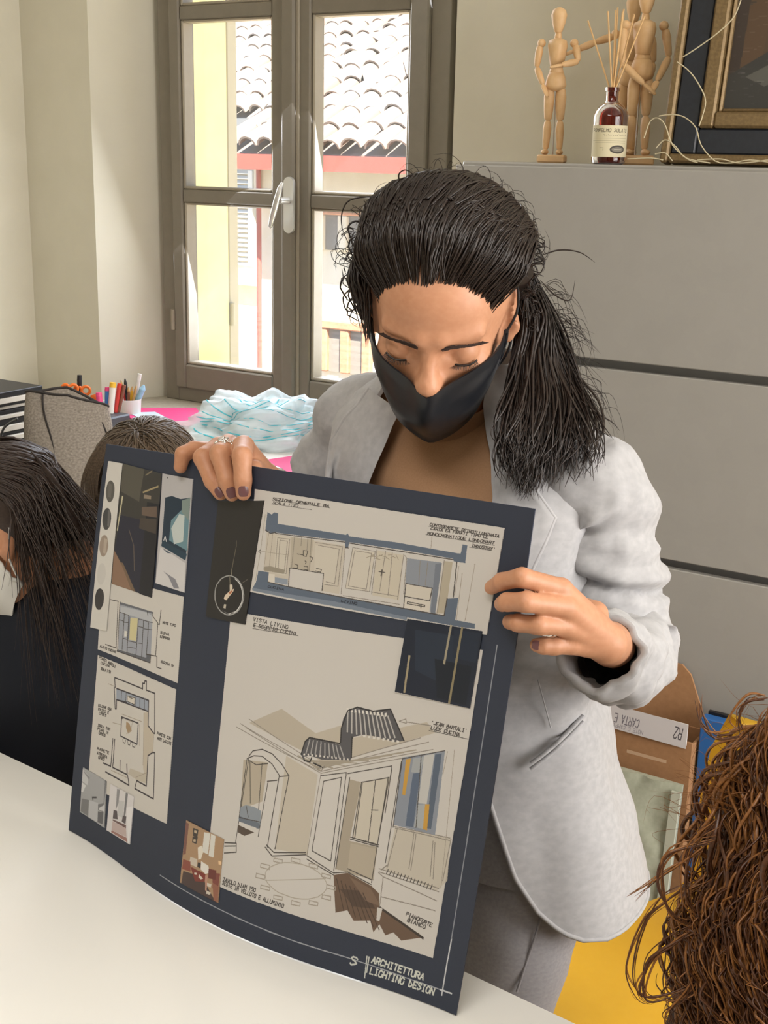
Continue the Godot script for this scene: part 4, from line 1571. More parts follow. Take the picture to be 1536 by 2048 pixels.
# where a line of sight meets a loft
func hit(l: Loft, px: float, py: float, grow := 0.0) -> Vector3:
	var d := 1.05
	while d < 1.9:
		var p := P(px, py, d)
		if l.inside(p, grow): return p
		d += 0.003
	return P(px, py, 1.45)

# sleeve or trouser leg: swept tube with folds; open end shows its lining
func limb(g: Geo, pts: Array, rad: Array, n: int, sides: int, folds: Callable, open_end := 0.0, flatn := 1.0) -> void:
	var c := curve(pts, n)
	var r := curvef(rad, n)
	var up := Vector3(0.2, 0.3, 0.9).normalized()
	var rows := []
	for j in n + 1:
		var d: Vector3 = (c[mini(j + 1, n)] - c[maxi(j - 1, 0)]).normalized()
		var sd := (up - d * up.dot(d)).normalized()
		up = sd
		var s2 := d.cross(sd)
		var row := []
		for k in sides:
			var an := TAU * k / sides
			var rr: float = r[j] + folds.call(float(j) / n, an)
			row.append(c[j] + sd * (cos(an) * rr) + s2 * (sin(an) * rr * flatn))
		rows.append(row)
	if open_end > 0.0:
		# turn the hem inwards
		for q in [[0, 0.004], [2, 0.006], [5, 0.008], [9, 0.010]]:
			var j: int = n - q[0]
			var row := []
			for k in sides:
				var p: Vector3 = rows[j][k]
				row.append(p + (c[j] - p).normalized() * (open_end + q[1]))
			rows.append(row)
	g.grid(rows, true, true)

func noise3(sd: int, fr: float) -> FastNoiseLite:
	var f := FastNoiseLite.new()
	f.seed = sd
	f.frequency = fr
	f.fractal_octaves = 2
	return f

# finger: chain of joints with radii, into a hand field
func finger(fd: Field, j: Array, r: Array) -> void:
	for k in j.size() - 1: fd.cap(j[k], j[k + 1], r[k], r[k + 1])

func nail(parent: Node3D, tip: Vector3, dir: Vector3, up: Vector3, w: float, l: float, m: Material) -> void:
	# a small curved plate on the last finger joint
	dir = dir.normalized()
	up = (up - dir * up.dot(dir)).normalized()
	var s := dir.cross(up)
	var rows := []
	for a in 6:
		var row := []
		var t := a / 5.0
		for b in 7:
			var u := b / 3.0 - 1.0
			var ww := w * (1.0 - 0.35 * pow(absf(t * 2.0 - 1.0), 3.0))
			row.append(tip + dir * ((t - 0.5) * l) + s * (u * ww) + up * (-0.0016 * u * u * (w / 0.0055) - 0.0012 * t * t))
		rows.append(row)
	var g := Geo.new()
	g.grid(rows)
	wpart(parent, "fingernail", g, m)

func build_woman() -> void:
	var skin := grained("#bd8564", "#c99473", 0.5, 14.0, 0.03, 0.0, 3, 2)
	skin.subsurf_scatter_enabled = true
	skin.subsurf_scatter_strength = 0.03
	M.skin = skin
	var grey := grained("#a09fa1", "#b9b8b9", 0.95, 9.0, 0.035, 0.02, 5, 6)
	grey.rim_enabled = true
	grey.rim = 0.25
	var camel := grained("#a67f5e", "#b58d6b", 0.9, 30.0, 0.05, 0.03, 3, 8)
	var jeans := grained("#8d8b8f", "#a3a1a4", 0.9, 16.0, 0.04, 0.02, 5, 9)
	var hairm := grained("#17110f", "#35271f", 0.38, 20.0, 0.04, 0.0, 3, 5)
	M.darkhair = hairm
	var maskm := mat("#17191e", 0.38)
	var nailm := mat("#6d4a4c", 0.3)
	var o := thing("person", "dark-haired person in a light grey blazer and black face mask holding up the board", "person", V(0.13, 0, 1.55))
	var sd := yawb * Vector3(0.8, 0, 0.6)
	var fw := yawb * Vector3(-0.6, 0, 0.8)
	# torso cross-sections of the blazer: height, right, ahead, half width, half depth
	var jk := Loft.new()
	jk.yb = yawb; jk.s = sd; jk.f = fw
	jk.rings = [[0.70, 0.172, 1.550, 0.188, 0.160], [0.80, 0.160, 1.545, 0.176, 0.150], [0.90, 0.146, 1.538, 0.160, 0.136], [1.00, 0.132, 1.528, 0.146, 0.122], [1.08, 0.122, 1.518, 0.148, 0.122],
		[1.18, 0.108, 1.510, 0.166, 0.128], [1.24, 0.100, 1.514, 0.180, 0.118], [1.285, 0.097, 1.524, 0.182, 0.100], [1.318, 0.096, 1.536, 0.158, 0.084], [1.345, 0.094, 1.546, 0.112, 0.074], [1.375, 0.092, 1.550, 0.080, 0.066], [1.395, 0.091, 1.548, 0.074, 0.062]]
	# ---- body: head, neck, arms, hands and trunk, one surface ----
	var hb := head_basis(-9.0, 31.0, -3.0)
	var hc := P(880, 612, 1.42)
	var H := Transform3D(hb, hc)
	var body := Geo.new()
	head_shape(body, H, V(0.086, 1.315, 1.530), 0.003)
	# trunk and limbs, coarse, under the clothes
	var tf := Field.new(V(0.13, 0.74, 1.5) + Vector3(-0.42, -0.74, -0.42), V(0.13, 1.2, 1.5) + Vector3(0.42, 0.2, 0.42), 0.016, 0.012)
	var shl := V(0.222, 1.268, 1.435)
	var shr := V(-0.030, 1.298, 1.622)
	var ell := P(1255, 1298, 1.410)
	var wrl := P(1212, 1285, 1.215)
	var elr := V(-0.135, 1.055, 1.63)
	var wrr := P(528, 960, 1.500)
	tf.cap(V(0.11, 1.20, 1.52) + sd * 0.06, V(0.13, 0.98, 1.53) + sd * 0.04, 0.085, 0.085)
	tf.cap(V(0.11, 1.20, 1.52) - sd * 0.06, V(0.13, 0.98, 1.53) - sd * 0.04, 0.085, 0.085)
	tf.cap(V(0.15, 0.86, 1.545) + sd * 0.05, V(0.15, 0.86, 1.545) - sd * 0.05, 0.085, 0.085)
	tf.cap(shl, shr, 0.045, 0.045)
	tf.cap(shl, ell, 0.032, 0.022)
	tf.cap(ell, wrl, 0.022, 0.020)
	tf.cap(shr, elr, 0.032, 0.026)
	tf.cap(elr, wrr, 0.026, 0.022)
	var hipl := V(0.205, 0.84, 1.49)
	var hipr := V(0.075, 0.84, 1.585)
	var knl := V(0.150, 0.46, 1.462)
	var knr := V(0.050, 0.46, 1.565)
	var anl := V(0.20, 0.09, 1.53)
	var anr := V(0.08, 0.09, 1.63)
	tf.cap(hipl, knl, 0.07, 0.05); tf.cap(knl, anl, 0.05, 0.032)
	tf.cap(hipr, knr, 0.07, 0.05); tf.cap(knr, anr, 0.05, 0.032)
	tf.solve()
	tf.net(body)
	var fl := hand_left(body, wrl, ell)
	var fr := hand_right(body, wrr, elr)
	wpart(o, "body", body, skin)
	var handsn := Node3D.new()
	handsn.name = "fingernails"
	o.add_child(handsn)
	for q in fl + fr: nail(handsn, q[0], q[1], q[2], q[3], q[4], nailm)
	face_details(o, H, hairm)
	# ---- camel mock-neck top ----
	var top := Geo.new()
	var rows := []
	for k in 22:
		var y := 0.86 + 0.515 * k / 21.0
		var row := []
		for a in 36:
			row.append(jk.pt(y, TAU * a / 36.0, -0.018 - 0.006 * k / 21.0))
		rows.append(row)
	top.grid(rows, true)
	# collar round the neck
	var nk := V(0.086, 1.315, 1.530)
	var nd := (hc - hb.z * 0.02 - hb.y * 0.06 - nk).normalized()
	var cs := nd.cross(Vector3.UP).normalized()
	var cf := nd.cross(cs)
	rows = []
	for q in [[-0.015, 0.078], [0.0, 0.070], [0.018, 0.0645], [0.036, 0.0625], [0.050, 0.0635], [0.054, 0.062], [0.051, 0.0585], [0.03, 0.057]]:
		var row := []
		for a in 36:
			var an := TAU * a / 36.0
			row.append(nk + nd * q[0] + (cs * cos(an) + cf * sin(an)) * q[1])
		rows.append(row)
	top.grid(rows, true)
	wpart(o, "mock_neck_top", top, camel)
	build_blazer(o, jk, grey, shl, shr, ell, elr, wrl, wrr)
	# ---- trousers ----
	var tr := Geo.new()
	rows = []
	for k in 8:
		var y := 0.76 + 0.24 * k / 7.0
		var row := []
		for a in 32: row.append(jk.pt(y, TAU * a / 32.0, -0.022 - 0.004 * k / 7.0))
		rows.append(row)
	tr.grid(rows, true)
	var nz := noise3(3, 9.0)
	var ff := func(t: float, an: float) -> float: return 0.004 * sin(t * 46.0 + 2.5 * sin(an)) * (0.4 + 0.6 * sin(an * 2.0 + t * 7.0)) + 0.004 * nz.get_noise_2d(t * 3.0, an * 0.2)
	limb(tr, [hipl + Vector3(0, 0.06, 0), hipl.lerp(knl, 0.3), knl, knl.lerp(anl, 0.5), anl - Vector3(0, 0.03, 0)], [0.066, 0.084, 0.068, 0.062, 0.058], 34, 22, ff)
	limb(tr, [hipr + Vector3(0, 0.06, 0), hipr.lerp(knr, 0.3), knr, knr.lerp(anr, 0.5), anr - Vector3(0, 0.03, 0)], [0.088, 0.090, 0.068, 0.062, 0.058], 34, 22, ff)
	var pants := wpart(o, "trousers", tr, jeans)
	var sm := Geo.new()
	var sp := []
	for q in [[1086, 1818], [1078, 1850], [1068, 1882], [1056, 1916], [1045, 1950], [1034, 1984]]:
		var dd := 1.30
		var pp := P(q[0], q[1], dd)
		# front of the thigh: walk in until the leg is reached
		while dd < 1.6:
			pp = P(q[0], q[1], dd)
			var tq := clampf((hipl.y + 0.06 - pp.y) / (hipl.y + 0.06 - knl.y), 0, 1)
			if (pp - (hipl + Vector3(0, 0.06, 0)).lerp(knl, tq)).length() < 0.086: break
			dd += 0.003
		sp.append(pp)
	sm.tube(curve(sp, 20), 0.0018, 5)
	wpart(pants, "leg_seam", sm, jeans)
	for q in [anl, anr]:
		var sh := Geo.new()
		var b := Vector3(q.x, 0.0, q.z)
		rows = []
		for k in 9:
			var t := k / 8.0
			var row := []
			var wd := [0.026, 0.034, 0.036, 0.035, 0.037, 0.042, 0.043, 0.036, 0.018][k] as float
			var ht := [0.06, 0.085, 0.09, 0.08, 0.066, 0.055, 0.048, 0.042, 0.03][k] as float
			for a in 14:
				var an := TAU * a / 14.0
				row.append(b + fw * (-0.06 + 0.24 * t) + sd * (cos(an) * wd) + Vector3(0, maxf(0.001, ht * (0.5 + 0.5 * sin(an))), 0))
			rows.append(row)
		sh.grid(rows, true)
		wpart(o, "shoe", sh, M.white)
	build_mask(o, H, maskm)
	woman_hair(o, H, hairm)
	# rings
	var ringm := mat("#d8d4cf", 0.2, 1.0)
	var rg := Geo.new()
	var rc := P(1098, 1249, 1.167)
	var rd := (P(1118, 1250, 1.172) - P(1076, 1243, 1.157)).normalized()
	for k in 3:
		torus(rg, rc + rd * (k * 0.0026 - 0.0026), (rd + Vector3(0.0, 0.28 * (k - 1), 0.1 * (k - 1))).normalized(), 0.0108, 0.0017, 24, 6)
	wpart(o, "finger_ring", rg, ringm, "silver band of twisted strands")
	rg = Geo.new()
	rc = fr_ring
	rd = fr_ring_dir
	torus(rg, rc, rd, 0.0105, 0.0018, 20, 6)
	torus(rg, rc + rd * 0.003, rd, 0.0104, 0.0016, 20, 6)
	var rnd := RandomNumberGenerator.new()
	rnd.seed = 9
	for k in 26:
		var dv := Vector3(rnd.randf_range(-1, 1), rnd.randf_range(0.25, 1), rnd.randf_range(-1, 1))
		dv = (dv + yawb * Vector3(0, 0.4, 0.5))
		dv = (dv - rd * dv.dot(rd) * 0.4).normalized()
		ball(rg, rc + dv * 0.0125 + rd * rnd.randf_range(-0.006, 0.006), 0.0021)
	wpart(o, "cluster_ring", rg, ringm, "silver ring set with small beads")
	rg = Geo.new()
	torus(rg, wrr.lerp(elr, 0.06), (wrr - elr).normalized(), 0.031, 0.004, 24, 8)
	wpart(o, "bracelet", rg, ringm)

func torus(g: Geo, c: Vector3, ax: Vector3, r: float, t: float, n: int, m: int) -> void:
	var a := ax.cross(Vector3(0.31, 0.86, 0.4)).normalized()
	var b := ax.cross(a)
	var rows := []
	for j in n + 1:
		var an := TAU * j / n
		var d := a * cos(an) + b * sin(an)
		var row := []
		for k in m:
			var bn := TAU * k / m
			row.append(c + d * (r + cos(bn) * t) + ax * (sin(bn) * t))
		rows.append(row)
	g.grid(rows, true)

func ball(g: Geo, c: Vector3, r: float, n := 6) -> void:
	var rows := []
	for j in n + 1:
		var la := PI * j / n - PI / 2
		var row := []
		for k in n * 2: row.append(c + Vector3(cos(la) * cos(PI * k / n), sin(la), cos(la) * sin(PI * k / n)) * r)
		rows.append(row)
	g.grid(rows, true)

# columns: right of the picture, up, out of the face
func head_basis(yaw: float, pitch: float, roll: float) -> Basis:
	return yawb * Basis(Vector3.UP, deg_to_rad(yaw)) * Basis(Vector3.RIGHT, deg_to_rad(pitch)) * Basis(Vector3.BACK, deg_to_rad(roll))

func head_shape(g: Geo, H: Transform3D, neck: Vector3, cell := 0.004) -> void:
	var c := H.origin
	var b := H.basis
	var f := Field.new(c - Vector3(0.15, 0.19, 0.15), c + Vector3(0.15, 0.14, 0.15), cell, 0.0055)
	var one := func(x: float, y: float, z: float) -> Vector3: return H * Vector3(x, y, z)
	f.ell(one.call(0, 0.022, -0.014), b, Vector3(0.073, 0.094, 0.092))
	f.ell(one.call(0, -0.032, 0.026), b, Vector3(0.060, 0.084, 0.060))
	f.ell(one.call(0, 0.040, 0.040), b, Vector3(0.056, 0.046, 0.043))
	f.ell(one.call(0, -0.092, 0.050), b, Vector3(0.022, 0.020, 0.022))
	for s in [-1.0, 1.0]:
		f.ell(one.call(s * 0.040, -0.026, 0.055), b, Vector3(0.021, 0.019, 0.020))
		f.cap(one.call(s * 0.053, -0.04, 0.0), one.call(s * 0.020, -0.090, 0.044), 0.010, 0.012)
		f.cap(one.call(s * 0.012, 0.019, 0.082), one.call(s * 0.046, 0.020, 0.064), 0.0065, 0.006)
		f.cap(one.call(s * 0.0088, -0.034, 0.089), one.call(s * 0.0078, -0.033, 0.095), 0.0050, 0.0050)
		# ear
		f.ell(one.call(s * 0.077, 0.002, -0.012), b * Basis(Vector3.UP, s * 0.5) * Basis(Vector3.RIGHT, -0.2), Vector3(0.006, 0.031, 0.018))
		f.cap(one.call(s * 0.076, -0.024, -0.004), one.call(s * 0.074, -0.032, 0.0), 0.0065, 0.006)
	f.cap(one.call(0, 0.012, 0.080), one.call(0, -0.026, 0.1025), 0.0046, 0.0062)
	f.ell(one.call(0, -0.029, 0.1025), b, Vector3(0.0078, 0.0075, 0.0085))
	f.cap(one.call(0, -0.066, 0.080), one.call(0, -0.072, 0.080), 0.008, 0.008)
	f.cap(one.call(0, -0.06, -0.018), neck, 0.050, 0.052)
	f.solve()
	# eye sockets, then the lowered lids over the eyeballs; the hollow of the ear
	for s in [-1.0, 1.0]:
		var e: Vector3 = one.call(s * 0.0325, 0.0, 0.092)
		var m := Vector3(0.03, 0.03, 0.03)
		f.cut(func(p: Vector3) -> float:
			var q := b.inverse() * (p - e)
			return 0.0125 - sqrt(q.x * q.x * 0.30 + q.y * q.y * 1.1 + q.z * q.z * 0.55), e - m, e + m)
		var eb: Vector3 = one.call(s * 0.0325, -0.004, 0.0635)
		var lo := (eb - m - f.o) / f.h
		var hi := (eb + m - f.o) / f.h
		for z in range(int(lo.z), int(hi.z) + 1):
			for y in range(int(lo.y), int(hi.y) + 1):
				for x in range(int(lo.x), int(hi.x) + 1):
					var at := (z * f.ny + y) * f.nx + x
					var p := f.o + Vector3(x, y, z) * f.h
					f.s[at] = minf(f.s[at], (p - eb).length() - 0.0172)
		var ec: Vector3 = one.call(s * 0.086, 0.004, -0.004)
		f.cut(func(p: Vector3) -> float:
			var q := b.inverse() * (p - ec)
			return 0.007 - sqrt(q.x * q.x + q.y * q.y * 0.12 + q.z * q.z * 0.45), ec - m, ec + m)
	f.net(g)

func face_details(o: Node3D, H: Transform3D, dark: Material) -> void:
	var brow := mat("#3a2922", 0.85)
	for s in [-1.0, 1.0]:
		var g := Geo.new()
		var rnd := RandomNumberGenerator.new()
		rnd.seed = 77 + int(s)
		for k in 230:
			var t := rnd.randf()
			var p := Vector3(s * lerpf(0.012, 0.052, t), 0.0135 + 0.0050 * sin(t * 2.6) - 0.0085 * t * t + rnd.randf_range(-0.0023, 0.0023) * (1.15 - t), 0.0)
			p.z = 0.0900 - 0.0045 * t - 0.022 * t * t * t
			var q := p + Vector3(s * 0.007, 0.0022 * (1.0 - t * 1.9), -0.0018)
			g.tube([H * p, H * ((p + q) * 0.5 + Vector3(0, 0, 0.0008)), H * q], [0.00042, 0.00042, 0.00015], 3, false)
		wpart(o, "eyebrow", g, brow)
		# lash line along the edge of the lowered lid
		g = Geo.new()
		var line := []
		for k in 13:
			var a := lerpf(-1.15, 1.15, k / 12.0)
			var x := sin(a) * 0.0172
			var y := -0.0050 - 0.0040 * cos(a * 1.3)
			var zz := sqrt(maxf(0.0, 0.0176 * 0.0176 - x * x * 0.86 - y * y)) + 0.0655
			line.append(H * Vector3(s * 0.0325 + x, y - 0.004, zz))
		g.tube(line, 0.0012, 5)
		for k in 28:
			var t := k / 27.0
			var i := t * 12.0
			var p: Vector3 = line[int(minf(i, 11))].lerp(line[mini(int(i) + 1, 12)], i - int(i))
			var side := (t - 0.5) * 2.0
			var dr := (H.basis * Vector3(side * 0.6, -0.75, 0.65)).normalized()
			g.tube([p, p + dr * 0.004 + H.basis.y * 0.0004, p + dr * 0.0075 + H.basis.y * 0.002], [0.00045, 0.0004, 0.00015], 3, false)
		wpart(o, "eyelashes", g, dark)

func build_mask(o: Node3D, H: Transform3D, m: Material) -> void:
	var rows := []
	var inner := []
	var nb := 20
	var na := 32
	for r in nb + 1:
		var b := r / float(nb)
		var row := []
		var row2 := []
		for q in na + 1:
			var a := q / float(na) * 2.0 - 1.0
			var ph := a * deg_to_rad(84.0)
			var ca := cos(ph)
			var yt := -0.0325 + 0.026 * (1.0 - pow(ca, 0.7)) + 0.010 * sin(absf(a) * PI) 
			var yb := -0.122 + 0.046 * (1.0 - ca)
			var y := lerpf(yt, yb, b)
			var rx := lerpf(0.0745, 0.058, b * b)
			var rz := lerpf(0.094, 0.078, b) + 0.012 * sin(PI * minf(1.0, b * 1.1))
			var z := 0.004 + rz * pow(ca, 0.85)
			z += 0.018 * exp(-pow(a / 0.15, 2.0)) * (1.0 - b * 0.75)
			# soft creases of the cloth
			z += 0.0022 * sin(a * 9.0 + b * 7.0) * (1.0 - ca * 0.5) + 0.0012 * sin(b * 24.0 + a * 3.0) * absf(a)
			var p := Vector3(sin(ph) * rx, y, z)
			row.append(H * p)
			row2.append(H * (p - Vector3(sin(ph), 0, ca) * 0.002))
		rows.append(row); inner.append(row2)
	var g := Geo.new()
	g.grid(rows, false, true)
	g.grid(inner)
	g.grid([inner[0], rows[0]], false, true)
	g.grid([rows[nb], inner[nb]], false, true)
	var mk := wpart(o, "face_mask", g, m, "black cloth face mask")
	# side hems
	for e in [0, na]:
		g = Geo.new()
		var p := []
		for r in nb + 1: p.append(rows[r][e])
		g.tube(p, 0.0028, 6)
		wpart(mk, "side_hem", g, m)
	# ear loops
	for s in [-1.0, 1.0]:
		var e := 0 if s < 0 else na
		for q in [[1, Vector3(0.082, 0.030, -0.004)], [nb - 1, Vector3(0.080, -0.030, -0.004)]]:
			g = Geo.new()
			var p0: Vector3 = rows[q[0]][e]
			var d: Vector3 = q[1]
			var p2 := H * Vector3(s * d.x, d.y, d.z)
			g.tube(curve([p0, p0.lerp(p2, 0.5) + H.basis.x * (s * 0.006), p2, H * Vector3(s * 0.078, 0.0, -0.03)], 10), 0.0016, 5)
			wpart(mk, "ear_loop", g, m)

var fr_ring := Vector3.ZERO
var fr_ring_dir := Vector3.UP

# her left hand: index and middle finger on the face of the board, thumb behind it
func hand_left(g: Geo, wrist: Vector3, elbow: Vector3) -> Array:
	var c := P(1110, 1225, 1.19)
	var f := Field.new(c - Vector3(0.115, 0.085, 0.115), c + Vector3(0.115, 0.085, 0.115), 0.0022, 0.0011)
	var ix := [P(1122, 1178, 1.178), P(1044, 1155, 1.163), P(1004, 1163, 1.184), P(983, 1175, 1.200)]
	var md := [P(1131, 1214, 1.170), P(1052, 1204, 1.148), P(1014, 1204, 1.162), P(1004, 1208, 1.182)]
	var rn := [P(1130, 1252, 1.174), P(1078, 1250, 1.155), P(1036, 1246, 1.163), P(1020, 1244, 1.180)]
	var pk := [P(1140, 1288, 1.184), P(1107, 1292, 1.174), P(1087, 1292, 1.170), P(1073, 1290, 1.170)]
	var th := [P(1190, 1228, 1.218), P(1145, 1212, 1.232), P(1085, 1202, 1.232), P(1030, 1196, 1.216)]
	finger(f, ix, [0.0104, 0.0094, 0.0084, 0.0072])
	finger(f, md, [0.0106, 0.0096, 0.0088, 0.0078])
	finger(f, rn, [0.0102, 0.0094, 0.0085, 0.0076])
	finger(f, pk, [0.0102, 0.0088, 0.0080, 0.0068])
	finger(f, th, [0.0135, 0.0118, 0.0108, 0.0090])
	var w := wrist
	f.cap(w, ix[0], 0.0195, 0.0108); f.cap(w, md[0], 0.0195, 0.0112); f.cap(w, rn[0], 0.019, 0.0108); f.cap(w, pk[0], 0.0185, 0.0102)
	f.cap(ix[0].lerp(w, 0.2), pk[0].lerp(w, 0.2), 0.0085, 0.0085)
	f.cap(w.lerp(ix[0], 0.5), w.lerp(pk[0], 0.5), 0.012, 0.012)
	f.cap(w + (elbow - w) * 0.24, w, 0.0245, 0.021)
	f.solve()
	f.net(g)
	var look := (EYE - c).normalized()
	return [[ix[3] + look * 0.0060 + (ix[3] - ix[2]).normalized() * 0.0050, ix[3] - ix[2], (look + (ix[3] - ix[2]).normalized() * 0.5), 0.0048, 0.0105],
		[pk[3] + look * 0.0076 - (pk[3] - pk[2]).normalized() * 0.001, pk[3] - pk[2], look, 0.0046, 0.0100],
		[rn[3] + look * 0.004 + (rn[3] - rn[2]).normalized() * 0.006, (rn[3] - rn[2]), look - yawb.x * 0.9, 0.0046, 0.0090]]

# her right hand: four fingers over the top edge of the board
func hand_right(g: Geo, wrist: Vector3, elbow: Vector3) -> Array:
	var c := P(450, 930, 1.46)
	var f := Field.new(c - Vector3(0.12, 0.085, 0.12), c + Vector3(0.12, 0.085, 0.12), 0.0022, 0.0011)
	var pk := [P(432, 902, 1.492), P(388, 899, 1.478), P(366, 908, 1.466), P(361, 934, 1.4645)]
	var rn := [P(438, 894, 1.478), P(406, 915, 1.444), P(425, 962, 1.4275), P(441, 986, 1.4215)]
	var md := [P(457, 890, 1.466), P(440, 908, 1.427), P(454, 960, 1.4135), P(464, 988, 1.4095)]
	var ix := [P(487, 892, 1.452), P(484, 912, 1.408), P(486, 960, 1.3985), P(487, 986, 1.397)]
	finger(f, pk, [0.0105, 0.0098, 0.0090, 0.0078])
	finger(f, rn, [0.0118, 0.0110, 0.0096, 0.0084])
	finger(f, md, [0.0124, 0.0115, 0.0100, 0.0086])
	finger(f, ix, [0.0122, 0.0112, 0.0098, 0.0086])
	var w := wrist
	for q in [pk, rn, md, ix]: f.cap(w, q[0], 0.0195, 0.0115)
	f.cap(ix[0], pk[0], 0.010, 0.010)
	# thumb holds the back of the card
	finger(f, [w.lerp(ix[0], 0.35), P(505, 940, 1.436), P(488, 968, 1.428), P(474, 992, 1.430)], [0.013, 0.0115, 0.0105, 0.009])
	f.cap(w + (elbow - w) * 0.22, w, 0.0245, 0.021)
	f.solve()
	f.net(g)
	fr_ring = (md[0] as Vector3).lerp(md[1], 0.52)
	fr_ring_dir = ((md[1] as Vector3) - md[0]).normalized()
	var out := []
	for q in [[rn, 0.0052], [md, 0.0055], [ix, 0.0055]]:
		var j: Array = q[0]
		var look: Vector3 = (EYE - j[3]).normalized()
		var dir: Vector3 = (j[3] - j[2]).normalized()
		out.append([j[3] + look * 0.0101 - dir * 0.0016, dir, look - dir * 0.02, q[1] * 1.05, 0.0120])
	var lk: Vector3 = (EYE - pk[3]).normalized()
	var dr: Vector3 = (pk[3] - pk[2]).normalized()
	out.append([pk[3] + lk * 0.0066 - dr * 0.001 - yawb.x * 0.003, dr, lk - yawb.x * 0.7, 0.0046, 0.0095])
	return out

func side_angle(l: Loft, y: float, e: float) -> float:
	# angle at which the section lies e metres to the side of its front middle
	var lo := 0.0
	var hi := PI / 2
	var r := l.at(y)
	for k in 22:
		var m := (lo + hi) * 0.5
		var q := pow(pow(cos(m), 2.4) + pow(sin(m), 2.4), -1.0 / 2.4)
		if cos(m) * q * r[3] > e: lo = m
		else: hi = m
	return lo

func table1(t: Array, y: float) -> float:
	for k in t.size() - 1:
		if y <= t[k + 1][0]:
			return lerpf(t[k][1], t[k + 1][1], clampf((y - t[k][0]) / (t[k + 1][0] - t[k][0]), 0, 1))
	return t[t.size() - 1][1]

func build_blazer(o: Node3D, jk: Loft, m: Material, shl: Vector3, shr: Vector3, ell: Vector3, elr: Vector3, wrl: Vector3, wrr: Vector3) -> void:
	var bl := Node3D.new()
	bl.name = "blazer"
	o.add_child(bl)
	var edge := [[0.70, 0.186], [0.706, 0.170], [0.72, 0.150], [0.745, 0.128], [0.79, 0.104], [0.88, 0.078], [0.95, 0.052], [1.02, 0.04], [1.1, 0.06], [1.2, 0.092], [1.26, 0.100], [1.30, 0.090], [1.345, 0.068], [1.395, 0.058]]
	var nz := noise3(21, 5.0)
	var rows := []
	var inner := []
	var ny := 56
	var na := 72
	for r in ny + 1:
		var y := 0.702 + (1.395 - 0.702) * pow(r / float(ny), 1.15)
		var a0 := side_angle(jk, y, table1(edge, y))
		var a1 := -(PI + a0)
		var row := []
		var row2 := []
		for q in na + 1:
			var u := q / float(na)
			var an := lerpf(a0, a1, u)
			var skirt := clampf((1.0 - y) / 0.3, 0, 1)
			var waist := exp(-pow((y - 1.03) / 0.07, 2.0))
			var gr := 0.006 * skirt * sin(an * 5.0 + 1.0) + 0.0045 * waist * sin(y * 95.0 + an * 4.0) + 0.010 * nz.get_noise_3d(cos(an) * 0.25, y * 0.6, sin(an) * 0.25)
			var chest := exp(-pow((y - 1.19) / 0.06, 2.0)) * maxf(0.0, sin(an)) 
			gr += 0.012 * chest * absf(cos(an))
			row.append(jk.pt(y, an, gr))
			row2.append(jk.pt(y, an, gr - 0.005))
		rows.append(row); inner.append(row2)
	var g := Geo.new()
	g.grid(rows, false, true)
	g.grid(inner)
	g.grid([inner[0], rows[0]], false, true)
	for e in [0, na]:
		var a := []
		var b := []
		for r in ny + 1:
			a.append(rows[r][e]); b.append(inner[r][e])
		g.grid([a, b], false, e != 0)
	wpart(bl, "jacket_body", g, m)
	# rolled edge of the front panel
	g = Geo.new()
	var pe := []
	for r in range(0, 30): pe.append(rows[r][0])
	g.tube(pe, 0.0032, 6)
	var hem := []
	for q in range(0, na + 1, 2): hem.append(rows[0][q])
	g.tube(hem, 0.0030, 6)
	wpart(bl, "edge_seam", g, m)
	# sleeves
	var nz2 := noise3(5, 2.2)
	var fl := func(t: float, an: float) -> float:
		var w := exp(-pow((t - 0.36) / 0.10, 2.0)) + 1.3 * exp(-pow((t - 0.68) / 0.10, 2.0)) + 0.7 * exp(-pow((t - 0.88) / 0.07, 2.0))
		var cr := t - 0.50 + 0.045 * sin(an + 0.4)
		var fold := 0.010 * exp(-pow((cr + 0.028) / 0.022, 2.0)) - 0.013 * exp(-pow(cr / 0.011, 2.0))
		return fold + 0.0058 * w * sin(t * 62.0 + 2.2 * sin(an + 0.8)) + 0.008 * nz2.get_noise_3d(t * 5.0, cos(an) * 0.5, sin(an) * 0.5)
	g = Geo.new()
	var sl := [V(0.150, 1.268, 1.490), V(0.185, 1.272, 1.462), shl + Vector3(0, -0.004, 0), P(1208, 1010, 1.432), P(1216, 1110, 1.436), P(1240, 1215, 1.436), P(1258, 1296, 1.418), P(1250, 1318, 1.36), P(1226, 1312, 1.30), P(1200, 1303, 1.243)]
	limb(g, sl, [0.036, 0.054, 0.061, 0.060, 0.057, 0.056, 0.055, 0.051, 0.047, 0.0445], 110, 48, fl, 0.003)
	wpart(bl, "sleeve", g, m)
	g = Geo.new()
	var sr := [V(0.04, 1.290, 1.572), V(0.005, 1.298, 1.598), shr + Vector3(0, -0.004, 0), V(-0.058, 1.215, 1.640), V(-0.085, 1.12, 1.645), elr, elr.lerp(wrr, 0.35), elr.lerp(wrr, 0.72)]
	limb(g, sr, [0.036, 0.052, 0.058, 0.056, 0.053, 0.050, 0.045, 0.042], 60, 36, fl, 0.003)
	wpart(bl, "sleeve", g, m)
	# lapels lie on the chest: rows from the fold line to the outer edge
	lapel(bl, jk, m, [[1012, 838], [1000, 900], [990, 960], [984, 1010], [988, 1080], [996, 1150], [1000, 1215]], [[1058, 872], [1075, 930], [1074, 985], [1110, 1036], [1090, 1085], [1066, 1135], [1030, 1205]], 0.010)
	lapel(bl, jk, m, [[800, 822], [786, 850], [770, 890], [752, 930], [736, 970], [720, 1010]], [[738, 778], [716, 810], [690, 838], [664, 880], [656, 930], [650, 1000]], 0.008)
	# pocket with a double welt
	g = Geo.new()
	var wa := []
